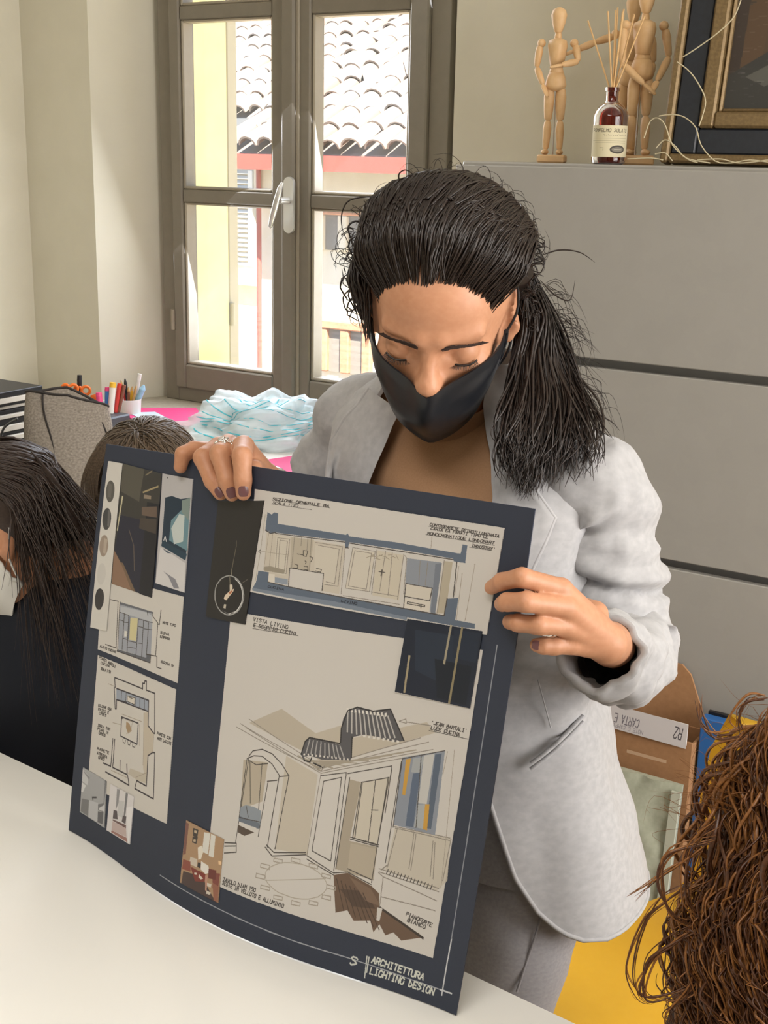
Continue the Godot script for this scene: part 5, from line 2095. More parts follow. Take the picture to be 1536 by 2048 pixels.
	for k in 13:
		var t := k / 12.0
		wa.append(hit(jk, lerpf(1166, 1062, t), lerpf(1432, 1527, t) + 6.0 * sin(t * PI), 0.007))
	g.tube(wa, 0.0032, 6, true, 0.8)
	var wb := []
	for q in wa: wb.append(q + Vector3(0, -0.0075, 0))
	g.tube(wb, 0.0032, 6, true, 0.8)
	wpart(bl, "pocket_welt", g, m)
	# dart seam
	g = Geo.new()
	var ds := []
	for k in 8:
		var t := k / 7.0
		ds.append(hit(jk, lerpf(1076, 1102, t), lerpf(1360, 1456, t), 0.007))
	g.tube(ds, 0.0008, 5)
	wpart(bl, "dart_seam", g, m)

func lapel(bl: Node3D, jk: Loft, m: Material, a: Array, b: Array, lift: float) -> void:
	var n := a.size()
	var rows := []
	var under := []
	for k in n:
		var row := []
		var row2 := []
		for q in 9:
			var t := q / 8.0
			var p := hit(jk, lerpf(a[k][0], b[k][0], t), lerpf(a[k][1], b[k][1], t), 0.004 + lift * sin(minf(1.0, t * 1.15) * PI * 0.5))
			row.append(p)
			row2.append(p + (p - EYE).normalized() * 0.0045)
		rows.append(row); under.append(row2)
	# smooth along the length
	var g := Geo.new()
	g.grid(rows, false, true)
	g.grid(under)
	var e0 := []
	var e1 := []
	for k in n:
		e0.append(rows[k][8]); e1.append(under[k][8])
	g.grid([e0, e1], false, false)
	g.grid([under[0], rows[0]], false, true)
	wpart(bl, "lapel", g, m)
	g = Geo.new()
	var ee := []
	for k in n: ee.append((rows[k][8] + under[k][8]) * 0.5)
	g.tube(ee, 0.0028, 6)
	wpart(bl, "lapel_edge", g, m)

# ---- hair ----
func lock(g: Geo, pts: Array, n: int, r: float, sides := 5, flat := 0.6) -> void:
	var c := curve(pts, n)
	var rad := []
	for j in n + 1:
		var t := j / float(n)
		rad.append(r * (0.22 + 0.78 * sin(minf(t * 3.0, 1.0) * PI / 2)) * (1.0 - 0.9 * pow(t, 2.5)))
	g.tube(c, rad, sides, false, flat)

func woman_hair(o: Node3D, H: Transform3D, m: Material) -> void:
	var rnd := RandomNumberGenerator.new()
	rnd.seed = 42
	var c := Vector3(0, 0.026, -0.016)
	var R := Vector3(0.099, 0.102, 0.106)
	# underlying mass; drawn in under the skull where the face is
	var rows := []
	var nl := 44
	var na := 72
	var nz := noise3(8, 3.0)
	for r in nl + 1:
		var la := PI / 2 - PI * r / nl
		var row := []
		for q in na:
			var lo := TAU * q / na
			var d := Vector3(cos(la) * sin(lo), sin(la), cos(la) * cos(lo))
			var p := d * R
			var x := p.x * 0.85
			var yh := 0.062 - 6.5 * x * x
			var k := 1.0
			if p.z > 0.016 and p.y < yh: k = 0.70
			elif p.z > -0.02 and p.y < -0.02: k = 0.70
			elif p.y < -0.085: k = 0.75
			p *= k * (1.0 + 0.04 * nz.get_noise_3d(d.x, d.y, d.z))
			var rise := smoothstep(0.0, 0.045, p.y - yh) if p.z > -0.01 else 1.0
			row.append(H * ((Vector3(0, 0.022, -0.012) + d * Vector3(0.072, 0.093, 0.089)).lerp(c + p, rise if k > 0.9 else 1.0)))
		rows.append(row)
	var g := Geo.new()
	g.grid(rows, true, true)
	# locks combed from the hairline over the crown to the back
	var back := Vector3(0.42, -0.34, -0.84).normalized()
	for j in 1500:
		var t := rnd.randf_range(-1.0, 1.0)
		var x := t * 0.080
		var yh := 0.050 - 7.0 * x * x - 0.007 * exp(-pow((x + 0.012) / 0.012, 2.0)) + rnd.randf_range(-0.002, 0.006)
		var layer := pow(rnd.randf(), 1.4)           # 0 at the hairline, 1 far up the crown
		var z := sqrt(maxf(0.0, 1.0 - pow(x / R.x, 2) - pow(yh / R.y, 2))) * R.z
		var sdir := (Vector3(x, yh, z) / R).normalized()
		sdir = sdir.slerp(Vector3(t * 0.5, 0.86, -0.15).normalized(), layer * 0.75)
		var pts := []
		var ro := rnd.randf_range(0.0, 0.055)
		var edir := (back + Vector3(rnd.randf_range(-0.28, 0.22), rnd.randf_range(-0.2, 0.3), 0)).normalized()
		var up := Vector3((t + 0.12) * 1.05 + rnd.randf_range(-0.1, 0.1), 0.85, 0.12).normalized()
		for k in 6:
			var u := k / 5.0
			var d := sdir.slerp(up, minf(1.0, u * 1.7)) if u < 0.55 else sdir.slerp(up, 0.93).slerp(edir, (u - 0.5) / 0.5)
			d = d.normalized()
			var puff := 0.93 + 0.13 * sin(minf(1.0, u * 2.2 + layer * 0.5) * PI / 2) + ro + 0.018 * sin(u * 9.0 + j)
			var onskin := Vector3(0, 0.023, -0.011) + d * Vector3(0.074, 0.095, 0.0935)
			pts.append(H * onskin.lerp(c + d * R * puff, smoothstep(0.0, 0.42, u + layer * 0.8)))
		lock(g, pts, 15, rnd.randf_range(0.0009, 0.0027), 4)
	# loose lock swept over the forehead side
	for j in 9:
		var w := j / 8.0 - 0.5
		var path := []
		for q in [[800, 372], [845, 378], [872, 430], [886, 474], [880, 520], [872, 560]]:
			path.append(head_hit(H, c, R * 1.075, q[0] + w * 30.0 + rnd.randf_range(-9, 9), q[1] + w * 8.0 + rnd.randf_range(-5, 5)))
		lock(g, path, 18, rnd.randf_range(0.0008, 0.0022), 4)
	wpart(o, "hair", g, m)
	# long hair gathered behind her left ear and falling over the shoulder
	g = Geo.new()
	var A := [[1052, 545, 1.475], [1082, 640, 1.462], [1076, 740, 1.440], [1082, 850, 1.395], [1064, 945, 1.362], [1052, 1004, 1.352]]
	var B := [[1066, 552, 1.475], [1112, 665, 1.468], [1150, 765, 1.452], [1186, 842, 1.415], [1204, 910, 1.378], [1208, 952, 1.366]]
	var C := [[1046, 575, 1.462], [1040, 680, 1.446], [1022, 780, 1.418], [1004, 868, 1.380], [1000, 930, 1.358], [1012, 975, 1.350]]
	for j in 480:
		var a := rnd.randf()
		var wB := clampf(rnd.randf_range(-0.5, 1.0), 0, 1) * (1.0 if a > 0.42 else 0.0)
		var wC := clampf(rnd.randf_range(-0.3, 1.0), 0, 1) * (1.0 if a <= 0.42 else 0.0)
		var cut := rnd.randf_range(0.45, 1.0)
		var pts := []
		var ph := rnd.randf() * TAU
		var jt := rnd.randf_range(3.0, 20.0)
		for k in 6:
			var q := Vector3(A[k][0], A[k][1], A[k][2])
			q = q.lerp(Vector3(B[k][0], B[k][1], B[k][2]), wB).lerp(Vector3(C[k][0], C[k][1], C[k][2]), wC)
			var s := k / 5.0
			pts.append(P(q.x + jt * sin(ph + k * 1.3) * (0.5 + s), q.y + (cut - 1.0) * 160.0 * s, q.z + rnd.randf_range(-0.012, 0.012) * (1.0 - 0.4 * s)))
		lock(g, pts, 20, rnd.randf_range(0.0009, 0.0030), 4)
	# the part behind her head on the other side
	for j in 70:
		var x := rnd.randf_range(-14, 26)
		var ye := rnd.randf_range(610, 700)
		var dq := rnd.randf_range(-0.02, 0.015)
		lock(g, [P(716 + x, 520, 1.415 + dq), P(714 + x + rnd.randf_range(-8, 6), 560, 1.405 + dq), P(722 + x * 0.7 + rnd.randf_range(-8, 8), 600, 1.405 + dq), P(734 + x * 0.4 + rnd.randf_range(-8, 5), ye, 1.42 + dq)], 12, rnd.randf_range(0.0006, 0.0020), 4)
	wpart(o, "long_hair", g, m)
	# curls and flyaway hairs
	g = Geo.new()
	for j in 70:
		var base: Vector3
		var left := rnd.randf() < 0.45
		var px := rnd.randf_range(694, 725) if left else rnd.randf_range(1050, 1080)
		var py := rnd.randf_range(430, 640)
		base = P(px, py, 1.43 + rnd.randf_range(-0.02, 0.03))
		var pts := []
		var r := rnd.randf_range(0.004, 0.011)
		var ph := rnd.randf() * TAU
		for k in 10:
			var an := ph + k * rnd.randf_range(0.5, 0.9)
			pts.append(base + yawb * Vector3(cos(an) * r * 1.0, sin(an) * r - k * 0.0015, k * 0.0012))
		lock(g, pts, 18, rnd.randf_range(0.0004, 0.0018), 4)
	for j in 90:
		var an := rnd.randf_range(0.1, PI - 0.1)
		var p0 := P(885 + cos(an) * 190, 560 - sin(an) * 205, 1.42 + rnd.randf_range(-0.03, 0.03))
		var outd := yawb * Vector3(cos(an), sin(an), 0)
		var sw := yawb * Vector3(-sin(an), cos(an), 0) * rnd.randf_range(-1, 1)
		var ln := rnd.randf_range(0.008, 0.030)
		lock(g, [p0 - outd * 0.015, p0 + outd * ln * 0.4 + sw * ln * 0.3, p0 + outd * ln * 0.7 + sw * ln, p0 + outd * ln * 0.5 + sw * ln * 1.7], 9, 0.00045, 3, 1.0)
	for q in [[[800, 395], [745, 393], [700, 400], [684, 425], [684, 455], [694, 480]], [[810, 385], [800, 365], [798, 348], [812, 340], [828, 352], [822, 368]], [[1085, 510], [1120, 500], [1160, 505], [1190, 525]], [[1080, 560], [1110, 590], [1140, 600], [1150, 560]], [[1160, 800], [1200, 830], [1225, 845], [1240, 862]]]:
		var path := []
		for e in q: path.append(P(e[0], e[1], 1.40))
		lock(g, path, 20, 0.0009, 4, 1.0)
	for j in 60:
		var t := rnd.randf()
		var p0 := P(lerpf(1080, 1180, t), lerpf(560, 830, t), 1.45)
		lock(g, [p0, p0 + V(rnd.randf_range(0.01, 0.03), rnd.randf_range(-0.02, 0.01), 0.0), p0 + V(rnd.randf_range(0.02, 0.05), rnd.randf_range(-0.06, -0.01), -0.01)], 8, 0.0004, 3, 1.0)
	wpart(o, "flyaway_hair", g, m)

# point of a head-shaped ellipsoid that lies at this pixel
func head_hit(H: Transform3D, c: Vector3, R: Vector3, px: float, py: float) -> Vector3:
	var a: Vector3 = H.affine_inverse() * EYE - c
	var b: Vector3 = H.affine_inverse() * P(px, py, 1.4) - c
	var d := (b - a).normalized()
	var as2 := a / R
	var ds := d / R
	var qa := ds.dot(ds); var qb := as2.dot(ds); var qc := as2.dot(as2) - 1.0
	var disc := qb * qb - qa * qc
	var t := (-qb - sqrt(maxf(disc, 0.0))) / qa
	return H * (c + a + d * t)

# seated figure: trunk on a chair, head at H, arms to the given hands
func seated(label: String, H: Transform3D, seat: Vector3, face: Vector3, cloth: Material, lower: Material) -> Node3D:
	var o := thing("person", label, "person", Vector3(seat.x, 0, seat.z))
	var f := face.normalized()
	var s := Vector3(-f.z, 0, f.x)
	var neck := H * Vector3(0, -0.11, -0.035)
	var chest := neck - Vector3(0, 0.16, 0) - f * 0.03
	var body := Geo.new()
	head_shape(body, H, neck, 0.005)
	var c := (neck + seat) * 0.5
	var bf := Field.new(c - Vector3(0.6, 0.75, 0.6), c + Vector3(0.6, 0.5, 0.6), 0.018, 0.014)
	var hip := Vector3(seat.x, seat.y + 0.09, seat.z)
	bf.cap(chest - s * 0.06, hip - s * 0.05, 0.08, 0.09); bf.cap(chest + s * 0.06, hip + s * 0.05, 0.08, 0.09)
	bf.cap(neck, chest, 0.042, 0.06)
	var cf := Field.new(c - Vector3(0.6, 0.75, 0.6), c + Vector3(0.6, 0.5, 0.6), 0.014, 0.016)
	cf.cap(chest - s * 0.065, hip - s * 0.06, 0.098, 0.108); cf.cap(chest + s * 0.065, hip + s * 0.06, 0.098, 0.108)
	cf.cap(neck - Vector3(0, 0.035, 0), chest, 0.058, 0.09)
	var lf := Field.new(c - Vector3(0.6, 0.75, 0.6), c + Vector3(0.6, 0.5, 0.6), 0.016, 0.014)
	for q in [-1.0, 1.0]:
		var sh: Vector3 = neck - Vector3(0, 0.085, 0) + s * (q * 0.17) - f * 0.02
		var el: Vector3 = sh - Vector3(0, 0.24, 0) + f * 0.06 + s * (q * 0.05)
		var wr: Vector3 = Vector3(el.x, 0.615, el.z) + f * 0.06 - s * (q * 0.10)
		bf.cap(sh, el, 0.04, 0.034); bf.cap(el, wr, 0.034, 0.026)
		for k in 4:
			var kn: Vector3 = wr + f * 0.075 + s * ((k - 1.5) * 0.019)
			bf.cap(wr, kn, 0.02, 0.011); bf.cap(kn, kn + f * 0.03 - Vector3(0, 0.012, 0), 0.010, 0.009); bf.cap(kn + f * 0.03 - Vector3(0, 0.012, 0), kn + f * 0.045 - Vector3(0, 0.035, 0), 0.009, 0.008)
		bf.cap(wr + f * 0.02, wr + f * 0.05 - s * (q * 0.045), 0.013, 0.010)
		cf.cap(neck - Vector3(0, 0.07, 0), sh, 0.055, 0.06); cf.cap(sh, el, 0.06, 0.05); cf.cap(el, wr, 0.05, 0.038)
		var kn2: Vector3 = hip + f * 0.40 + s * (q * 0.10) + Vector3(0, 0.01, 0)
		var an: Vector3 = Vector3(kn2.x, 0.07, kn2.z) + f * 0.02
		bf.cap(hip + s * (q * 0.08), kn2, 0.07, 0.05); bf.cap(kn2, an, 0.05, 0.035)
		lf.cap(hip + s * (q * 0.08), kn2, 0.085, 0.064); lf.cap(kn2, an, 0.064, 0.05); lf.cap(an - Vector3(0, 0.03, 0), an - Vector3(0, 0.03, 0) + f * 0.15, 0.04, 0.035)
	bf.solve(); bf.net(body)
	wpart(o, "body", body, M.skin)
	var g := Geo.new()
	cf.solve(); cf.net(g)
	wpart(o, "sweater", g, cloth)
	g = Geo.new()
	lf.cap(hip - s * 0.06, hip + s * 0.06, 0.11, 0.11)
	lf.solve(); lf.net(g)
	wpart(o, "trousers", g, lower)
	return o

func scalp(g: Geo, H: Transform3D, c: Vector3, R: Vector3, line: float) -> void:
	var rows := []
	for r in 31:
		var la := PI / 2 - PI * r / 30.0
		var row := []
		for q in 48:
			var lo := TAU * q / 48.0
			var p := Vector3(cos(la) * sin(lo), sin(la), cos(la) * cos(lo)) * R
			var k := 1.0
			if p.z > 0.02 and p.y < line: k = 0.7
			elif p.y < -0.09: k = 0.75
			row.append(H * (c + p * k))
		rows.append(row)
	g.grid(rows, true, true)

func build_others() -> void:
	var rnd := RandomNumberGenerator.new()
	rnd.seed = 17
	var navy := grained("#12151d", "#1d2330", 0.95, 60.0, 0.07, 0.0, 2, 3)
	var denim := mat("#2b3038", 0.9)
	var c := Vector3(0, 0.022, -0.016)
	# ---- left: long brown hair, white mask, navy knit ----
	var H := Transform3D(head_basis(-84.0, 36.0, 0.0), P(6, 1050, 1.86))
	var seat := V(-0.69, 0.46, 2.02)
	var o := seated("seated person with long straight brown hair in a navy knit sweater", H, seat, H.basis.z * Vector3(1, 0, 1) + yawb * Vector3(0.6, 0, 0.9), navy, denim)
	var hm := grained("#261c18", "#4b3930", 0.4, 20.0, 0.04, 0.0, 3, 15)
	var g := Geo.new()
	var R := Vector3(0.082, 0.100, 0.100)
	scalp(g, H, c, R, 0.05)
	var down := [Vector3(-0.02, -0.12, 0), Vector3(0.0, -0.25, 0)]
	for j in 700:
		var az := rnd.randf_range(-2.7, 2.7)
		var d0 := Vector3(sin(az) * 0.45, 0.9, cos(az) * 0.45 - 0.1).normalized()
		var az2 := az * 0.5 + (1.9 if az > 0 else -1.9)
		var d1 := Vector3(sin(az2), 0.05, cos(az2)).normalized()
		var pts := []
		for k in 4:
			var d := d0.slerp(d1, k / 3.0)
			pts.append(H * (c + d * R * rnd.randf_range(1.0, 1.07)))
		var last: Vector3 = pts[3]
		var sway := yawb * Vector3(rnd.randf_range(0.0, 0.05), 0, rnd.randf_range(-0.02, 0.03))
		var len := rnd.randf_range(0.10, 0.34)
		pts.append(last + Vector3(0, -len * 0.4, 0) + sway)
		pts.append(last + Vector3(0, -len, 0) + sway * 2.2 + yawb * Vector3(rnd.randf_range(-0.02, 0.02), 0, 0))
		lock(g, pts, 16, rnd.randf_range(0.001, 0.0032), 4)
	# the strands sweeping back over the shoulder
	for j in 110:
		var w := rnd.randf()
		var q := rnd.randf_range(-10, 10)
		lock(g, [P(60 + 30 * w, 900 + 30 * w, 1.83), P(105 + 20 * w, 960 + 40 * w + q, 1.83), P(135 + 22 * w, 1010 + 40 * w + q, 1.84), P(165 + 18 * w, 1040 + 30 * w * rnd.randf() + q, 1.86), P(180 + 12 * rnd.randf(), 1062 + 60 * w * rnd.randf(), 1.87)], 14, rnd.randf_range(0.0012, 0.004))
	wpart(o, "hair", g, hm)
	# white mask, seen from the side
	build_mask(o, H, M.white)
	# ---- behind the board: short dark hair ----
	H = Transform3D(head_basis(-20.0, 30.0, 6.0), P(300, 1002, 2.29))
	seat = V(-0.38, 0.46, 2.36)
	o = seated("seated person with tousled dark brown hair mostly hidden behind the board", H, seat, yawb * Vector3(0.25, 0, 1), mat("#30333b", 0.9), denim)
	var hm2 := grained("#35291f", "#75634f", 0.42, 22.0, 0.04, 0.0, 3, 16)
	g = Geo.new()
	R = Vector3(0.090, 0.112, 0.112)
	scalp(g, H, c, R, 0.03)
	for j in 700:
		var az := rnd.randf_range(-PI, PI)
		var d0 := Vector3(0.15 + rnd.randf_range(-0.2, 0.2), 0.9, -0.2 + rnd.randf_range(-0.2, 0.2)).normalized()
		var d1 := Vector3(sin(az), rnd.randf_range(-0.2, 0.25), cos(az)).normalized()
		var pts := []
		for k in 5:
			var d := d0.slerp(d1, k / 4.0)
			pts.append(H * (c + d * R * (1.0 + 0.10 * sin(k * 0.8) + rnd.randf_range(0, 0.06))))
		pts.append(pts[4] + H.basis * Vector3(rnd.randf_range(-0.01, 0.01), -0.03, 0.0))
		lock(g, pts, 12, rnd.randf_range(0.001, 0.0030), 4)
	for j in 50:
		var x := rnd.randf_range(-12, 26)
		lock(g, [P(215 + x, 880, 2.20), P(185 + x * 0.8, 925, 2.19), P(172 + x * 0.9, 975, 2.19), P(182 + x, 1030, 2.20)], 10, 0.0028)
	wpart(o, "hair", g, hm2)
	# ---- right foreground: curly auburn hair ----
	H = Transform3D(head_basis(-120.0, 25.0, 0.0), P(1655, 1720, 1.02))
	seat = V(0.47, 0.46, 0.95)
	o = seated("seated person with long curly auburn hair beside the yellow chair", H, seat, yawb * Vector3(-0.8, 0, 0.5), mat("#4a3a33", 0.9), denim)
	var tones := [grained("#3a2114", "#6b3f20", 0.4, 24.0, 0.05, 0.0, 3, 18), grained("#6b421f", "#a8713c", 0.4, 24.0, 0.05, 0.0, 3, 19)]
	var gs := [Geo.new(), Geo.new()]
	scalp(gs[0], H, c, Vector3(0.082, 0.098, 0.100), 0.03)
	for j in 260:
		# crown and far side
		var az := rnd.randf_range(-PI, PI)
		var el := rnd.randf_range(-0.3, 1.4)
		var d := Vector3(cos(el) * sin(az), sin(el), cos(el) * cos(az))
		if d.z > 0.55 and d.y < 0.3: continue
		var at := H * (c + d * Vector3(0.088, 0.106, 0.106))
		var vel := (yawb * Vector3(rnd.randf_range(-0.4, 0.5), -0.5, rnd.randf_range(-0.4, 0.4)) + (at - H.origin).normalized() * 0.5).normalized()
		var rad := rnd.randf_range(0.003, 0.008)
		var ph := rnd.randf() * TAU
		var pts := []
		for k in 16:
			var side := vel.cross(Vector3(0.1, 0.3, 0.9)).normalized()
			var upv := vel.cross(side)
			pts.append(at + side * (cos(ph + k * 0.8) * rad) + upv * (sin(ph + k * 0.8) * rad))
			at += vel * 0.010
			vel = (vel + Vector3(0, -0.2, 0) - (at - H.origin) * Vector3(1, 0, 1) * 1.5).normalized()
		lock(gs[0 if rnd.randf() < 0.7 else 1], pts, 30, rnd.randf_range(0.0012, 0.0034), 5, 0.7)
	# locks hanging round the side of the head towards the chair
	var env := [[1400, 1545], [1450, 1505], [1500, 1472], [1600, 1446], [1700, 1422], [1780, 1366], [1850, 1322], [1950, 1312], [2050, 1328], [2200, 1350]]
	for j in 1500:
		var fx := pow(rnd.randf(), 0.8)
		var y0 := rnd.randf_range(1375, 1940)
		var ln := rnd.randf_range(140, 420)
		var ph := rnd.randf() * TAU
		var wl := rnd.randf_range(40, 85)
		var amp := rnd.randf_range(5, 26)
		var dd := rnd.randf_range(-0.012, 0.008)
		var drift := rnd.randf_range(-30, 30)
		var pts := []
		for k in 18:
			var t := k / 17.0
			var yy := y0 + ln * t
			var xl := table1(env, yy)
			var ff := clampf(fx + 0.10 * t, 0, 1)
			var a := ph + ln * t / wl * 2.2
			pts.append(P(xl - 4.0 + ff * 330.0 + drift * t + cos(a) * amp * (0.3 + t), yy + sin(a) * amp * 0.7, 1.03 - 0.105 * sin(ff * PI / 2) + dd + sin(a) * 0.004))
		lock(gs[1 if rnd.randf() < 0.55 - 0.3 * fx else 0], pts, 34, rnd.randf_range(0.0006, 0.0022), 4, 0.7)
	# single loose curls against the yellow seat
	for q in [[[1400, 1760], [1330, 1795], [1285, 1850], [1262, 1930], [1275, 1990], [1300, 2010]], [[1420, 1680], [1340, 1705], [1322, 1760], [1345, 1830], [1400, 1850]], [[1410, 1850], [1350, 1880], [1300, 1920], [1285, 1985], [1340, 1992], [1420, 1960]], [[1430, 1650], [1380, 1700], [1370, 1790], [1400, 1860], [1380, 1950]], [[1360, 1860], [1390, 1900], [1380, 1980], [1330, 2020], [1345, 2060]], [[1400, 1700], [1330, 1750], [1260, 1800]], [[1470, 1470], [1430, 1470], [1410, 1440], [1400, 1400]], [[1536, 1395], [1500, 1400], [1470, 1430], [1480, 1470]]]:
		for k in 6:
			var pts := []
			for e in q: pts.append(P(e[0] + rnd.randf_range(-12, 12), e[1] + rnd.randf_range(-12, 12), 0.98))
			lock(gs[k % 2], pts, 24, rnd.randf_range(0.0004, 0.0018), 5, 0.8)
	for j in 36:
		var t := rnd.randf()
		var p0 := P(lerpf(1545, 1370, t), lerpf(1410, 1640, t) + rnd.randf_range(-10, 40), 1.0)
		lock(gs[1], [p0 + V(0.03, -0.01, 0.0), p0, p0 + V(rnd.randf_range(-0.035, -0.005), rnd.randf_range(-0.01, 0.03), 0.0), p0 + V(rnd.randf_range(-0.05, 0.0), rnd.randf_range(-0.03, 0.03), 0.0)], 12, 0.0003, 3, 1.0)
	wpart(o, "hair", gs[0], tones[0], "dark brown curls")
	wpart(o, "highlighted_hair", gs[1], tones[1], "lighter auburn curls")

func build_seats() -> void:
	# what the seated people sit on, mostly below the table
	var tags := ["round white stool under the person in the navy sweater", "round white stool under the person behind the board"]
	var at := [V(-0.69, 0, 2.02), V(-0.38, 0, 2.36)]
	for k in 2:
		var o := thing("round_stool", tags[k], "stool", at[k])
		var g := Geo.new()
		g.lathe([Vector2(0, 0.40), Vector2(0.16, 0.40), Vector2(0.172, 0.408), Vector2(0.172, 0.424), Vector2(0.16, 0.432), Vector2(0, 0.432)], Transform3D(), 28)
		part(o, "seat", g, M.white)
		for j in 4:
			var an := TAU * j / 4.0 + 0.4
			g = Geo.new()
			g.tube([Vector3(cos(an) * 0.11, 0.40, sin(an) * 0.11), Vector3(cos(an) * 0.16, 0.0, sin(an) * 0.16)], 0.012, 8)
			part(o, "leg", g, M.steel)
	var c := get_node("shell_chair").duplicate() as Node3D
	c.name = numbered("shell_chair")
	add_child(c)
	var f := yawb * Vector3(-0.8, 0, 0.5)
	c.position = V(0.47, -0.012, 0.95)
	c.rotation.y = atan2(-f.z, f.x)
	c.set_meta("label", "yellow shell chair under the person with curly auburn hair")

# ---- small things ----
func oval_tube(g: Geo, a: Vector3, b: Vector3, prof: Array, sides := 14, flat := 1.0) -> void:
	# a turned wooden piece from a to b
	var pts := []
	var rad := []
	for q in prof:
		pts.append(a.lerp(b, q[0])); rad.append(q[1])
	g.tube(pts, rad, sides, true, flat)

func mannequin(label: String, at: Vector3, turn: float, sc: float, arms: Array) -> void:
	var o := thing("wooden_mannequin", label, "figurine", at, "", turn)
	var m: Material = M.maple
	var bead := [[0.0, 0.35], [0.08, 0.8], [0.3, 1.0], [0.7, 0.85], [0.92, 0.7], [1.0, 0.3]]
	var piece := func(called: String, a: Vector3, b: Vector3, r: float, fl := 1.0) -> void:
		var g := Geo.new()
		var pr := []
		for q in bead: pr.append([q[0], q[1] * r * sc])
		oval_tube(g, a * sc, b * sc, pr, 14, fl)
		part(o, called, g, m)
	part(o, "base", bx(Vector3(-0.032, 0, -0.032) * sc, Vector3(0.032, 0.018, 0.032) * sc, 0.003), m)
	var rod := Geo.new()
	rod.tube([Vector3(0.0, 0.01, -0.012) * sc, Vector3(0.0, 0.165, -0.010) * sc], 0.0016 * sc, 6)
	part(o, "support_rod", rod, M.steel)
	for s in [-1.0, 1.0]:
		piece.call("foot", Vector3(s * 0.016, 0.024, -0.008), Vector3(s * 0.018, 0.024, 0.030), 0.0085, 0.8)
		piece.call("shin", Vector3(s * 0.014, 0.095, 0.0), Vector3(s * 0.016, 0.028, 0.0), 0.0098)
		piece.call("thigh", Vector3(s * 0.013, 0.168, 0.0), Vector3(s * 0.014, 0.092, 0.0), 0.0125)
	piece.call("pelvis", Vector3(0, 0.158, 0), Vector3(0, 0.202, 0), 0.0245)
	piece.call("waist", Vector3(0, 0.194, 0), Vector3(0, 0.216, 0), 0.0165)
	var tg := Geo.new()
	oval_tube(tg, Vector3(0, 0.206, 0) * sc, Vector3(0, 0.272, 0) * sc, [[0, 0.010 * sc], [0.05, 0.0195 * sc], [0.3, 0.0245 * sc], [0.75, 0.031 * sc], [0.92, 0.028 * sc], [1, 0.013 * sc]], 18, 0.72)
	part(o, "torso", tg, m)
	piece.call("neck", Vector3(0, 0.268, 0), Vector3(0, 0.288, 0.001), 0.0085)
	var hg := Geo.new()
	oval_tube(hg, Vector3(0, 0.283, 0.004) * sc, Vector3(0, 0.338, 0.001) * sc, [[0, 0.004 * sc], [0.06, 0.009 * sc], [0.35, 0.0145 * sc], [0.7, 0.0180 * sc], [0.9, 0.0145 * sc], [1.0, 0.004 * sc]], 16)
	part(o, "head", hg, m)
	for k in 2:
		var s := -1.0 if k == 0 else 1.0
		var sh := Vector3(s * 0.037, 0.262, 0)
		var el: Vector3 = arms[k][0]
		var wr: Vector3 = arms[k][1]
		var jg := Geo.new()
		ball(jg, sh * sc, 0.0095 * sc, 8)
		part(o, "shoulder_joint", jg, m)
		piece.call("upper_arm", sh + Vector3(s * 0.003, -0.004, 0), el, 0.0088)
		piece.call("forearm", el, wr, 0.0080)
		piece.call("hand", wr, wr + (wr - el).normalized() * 0.032, 0.0078, 0.55)

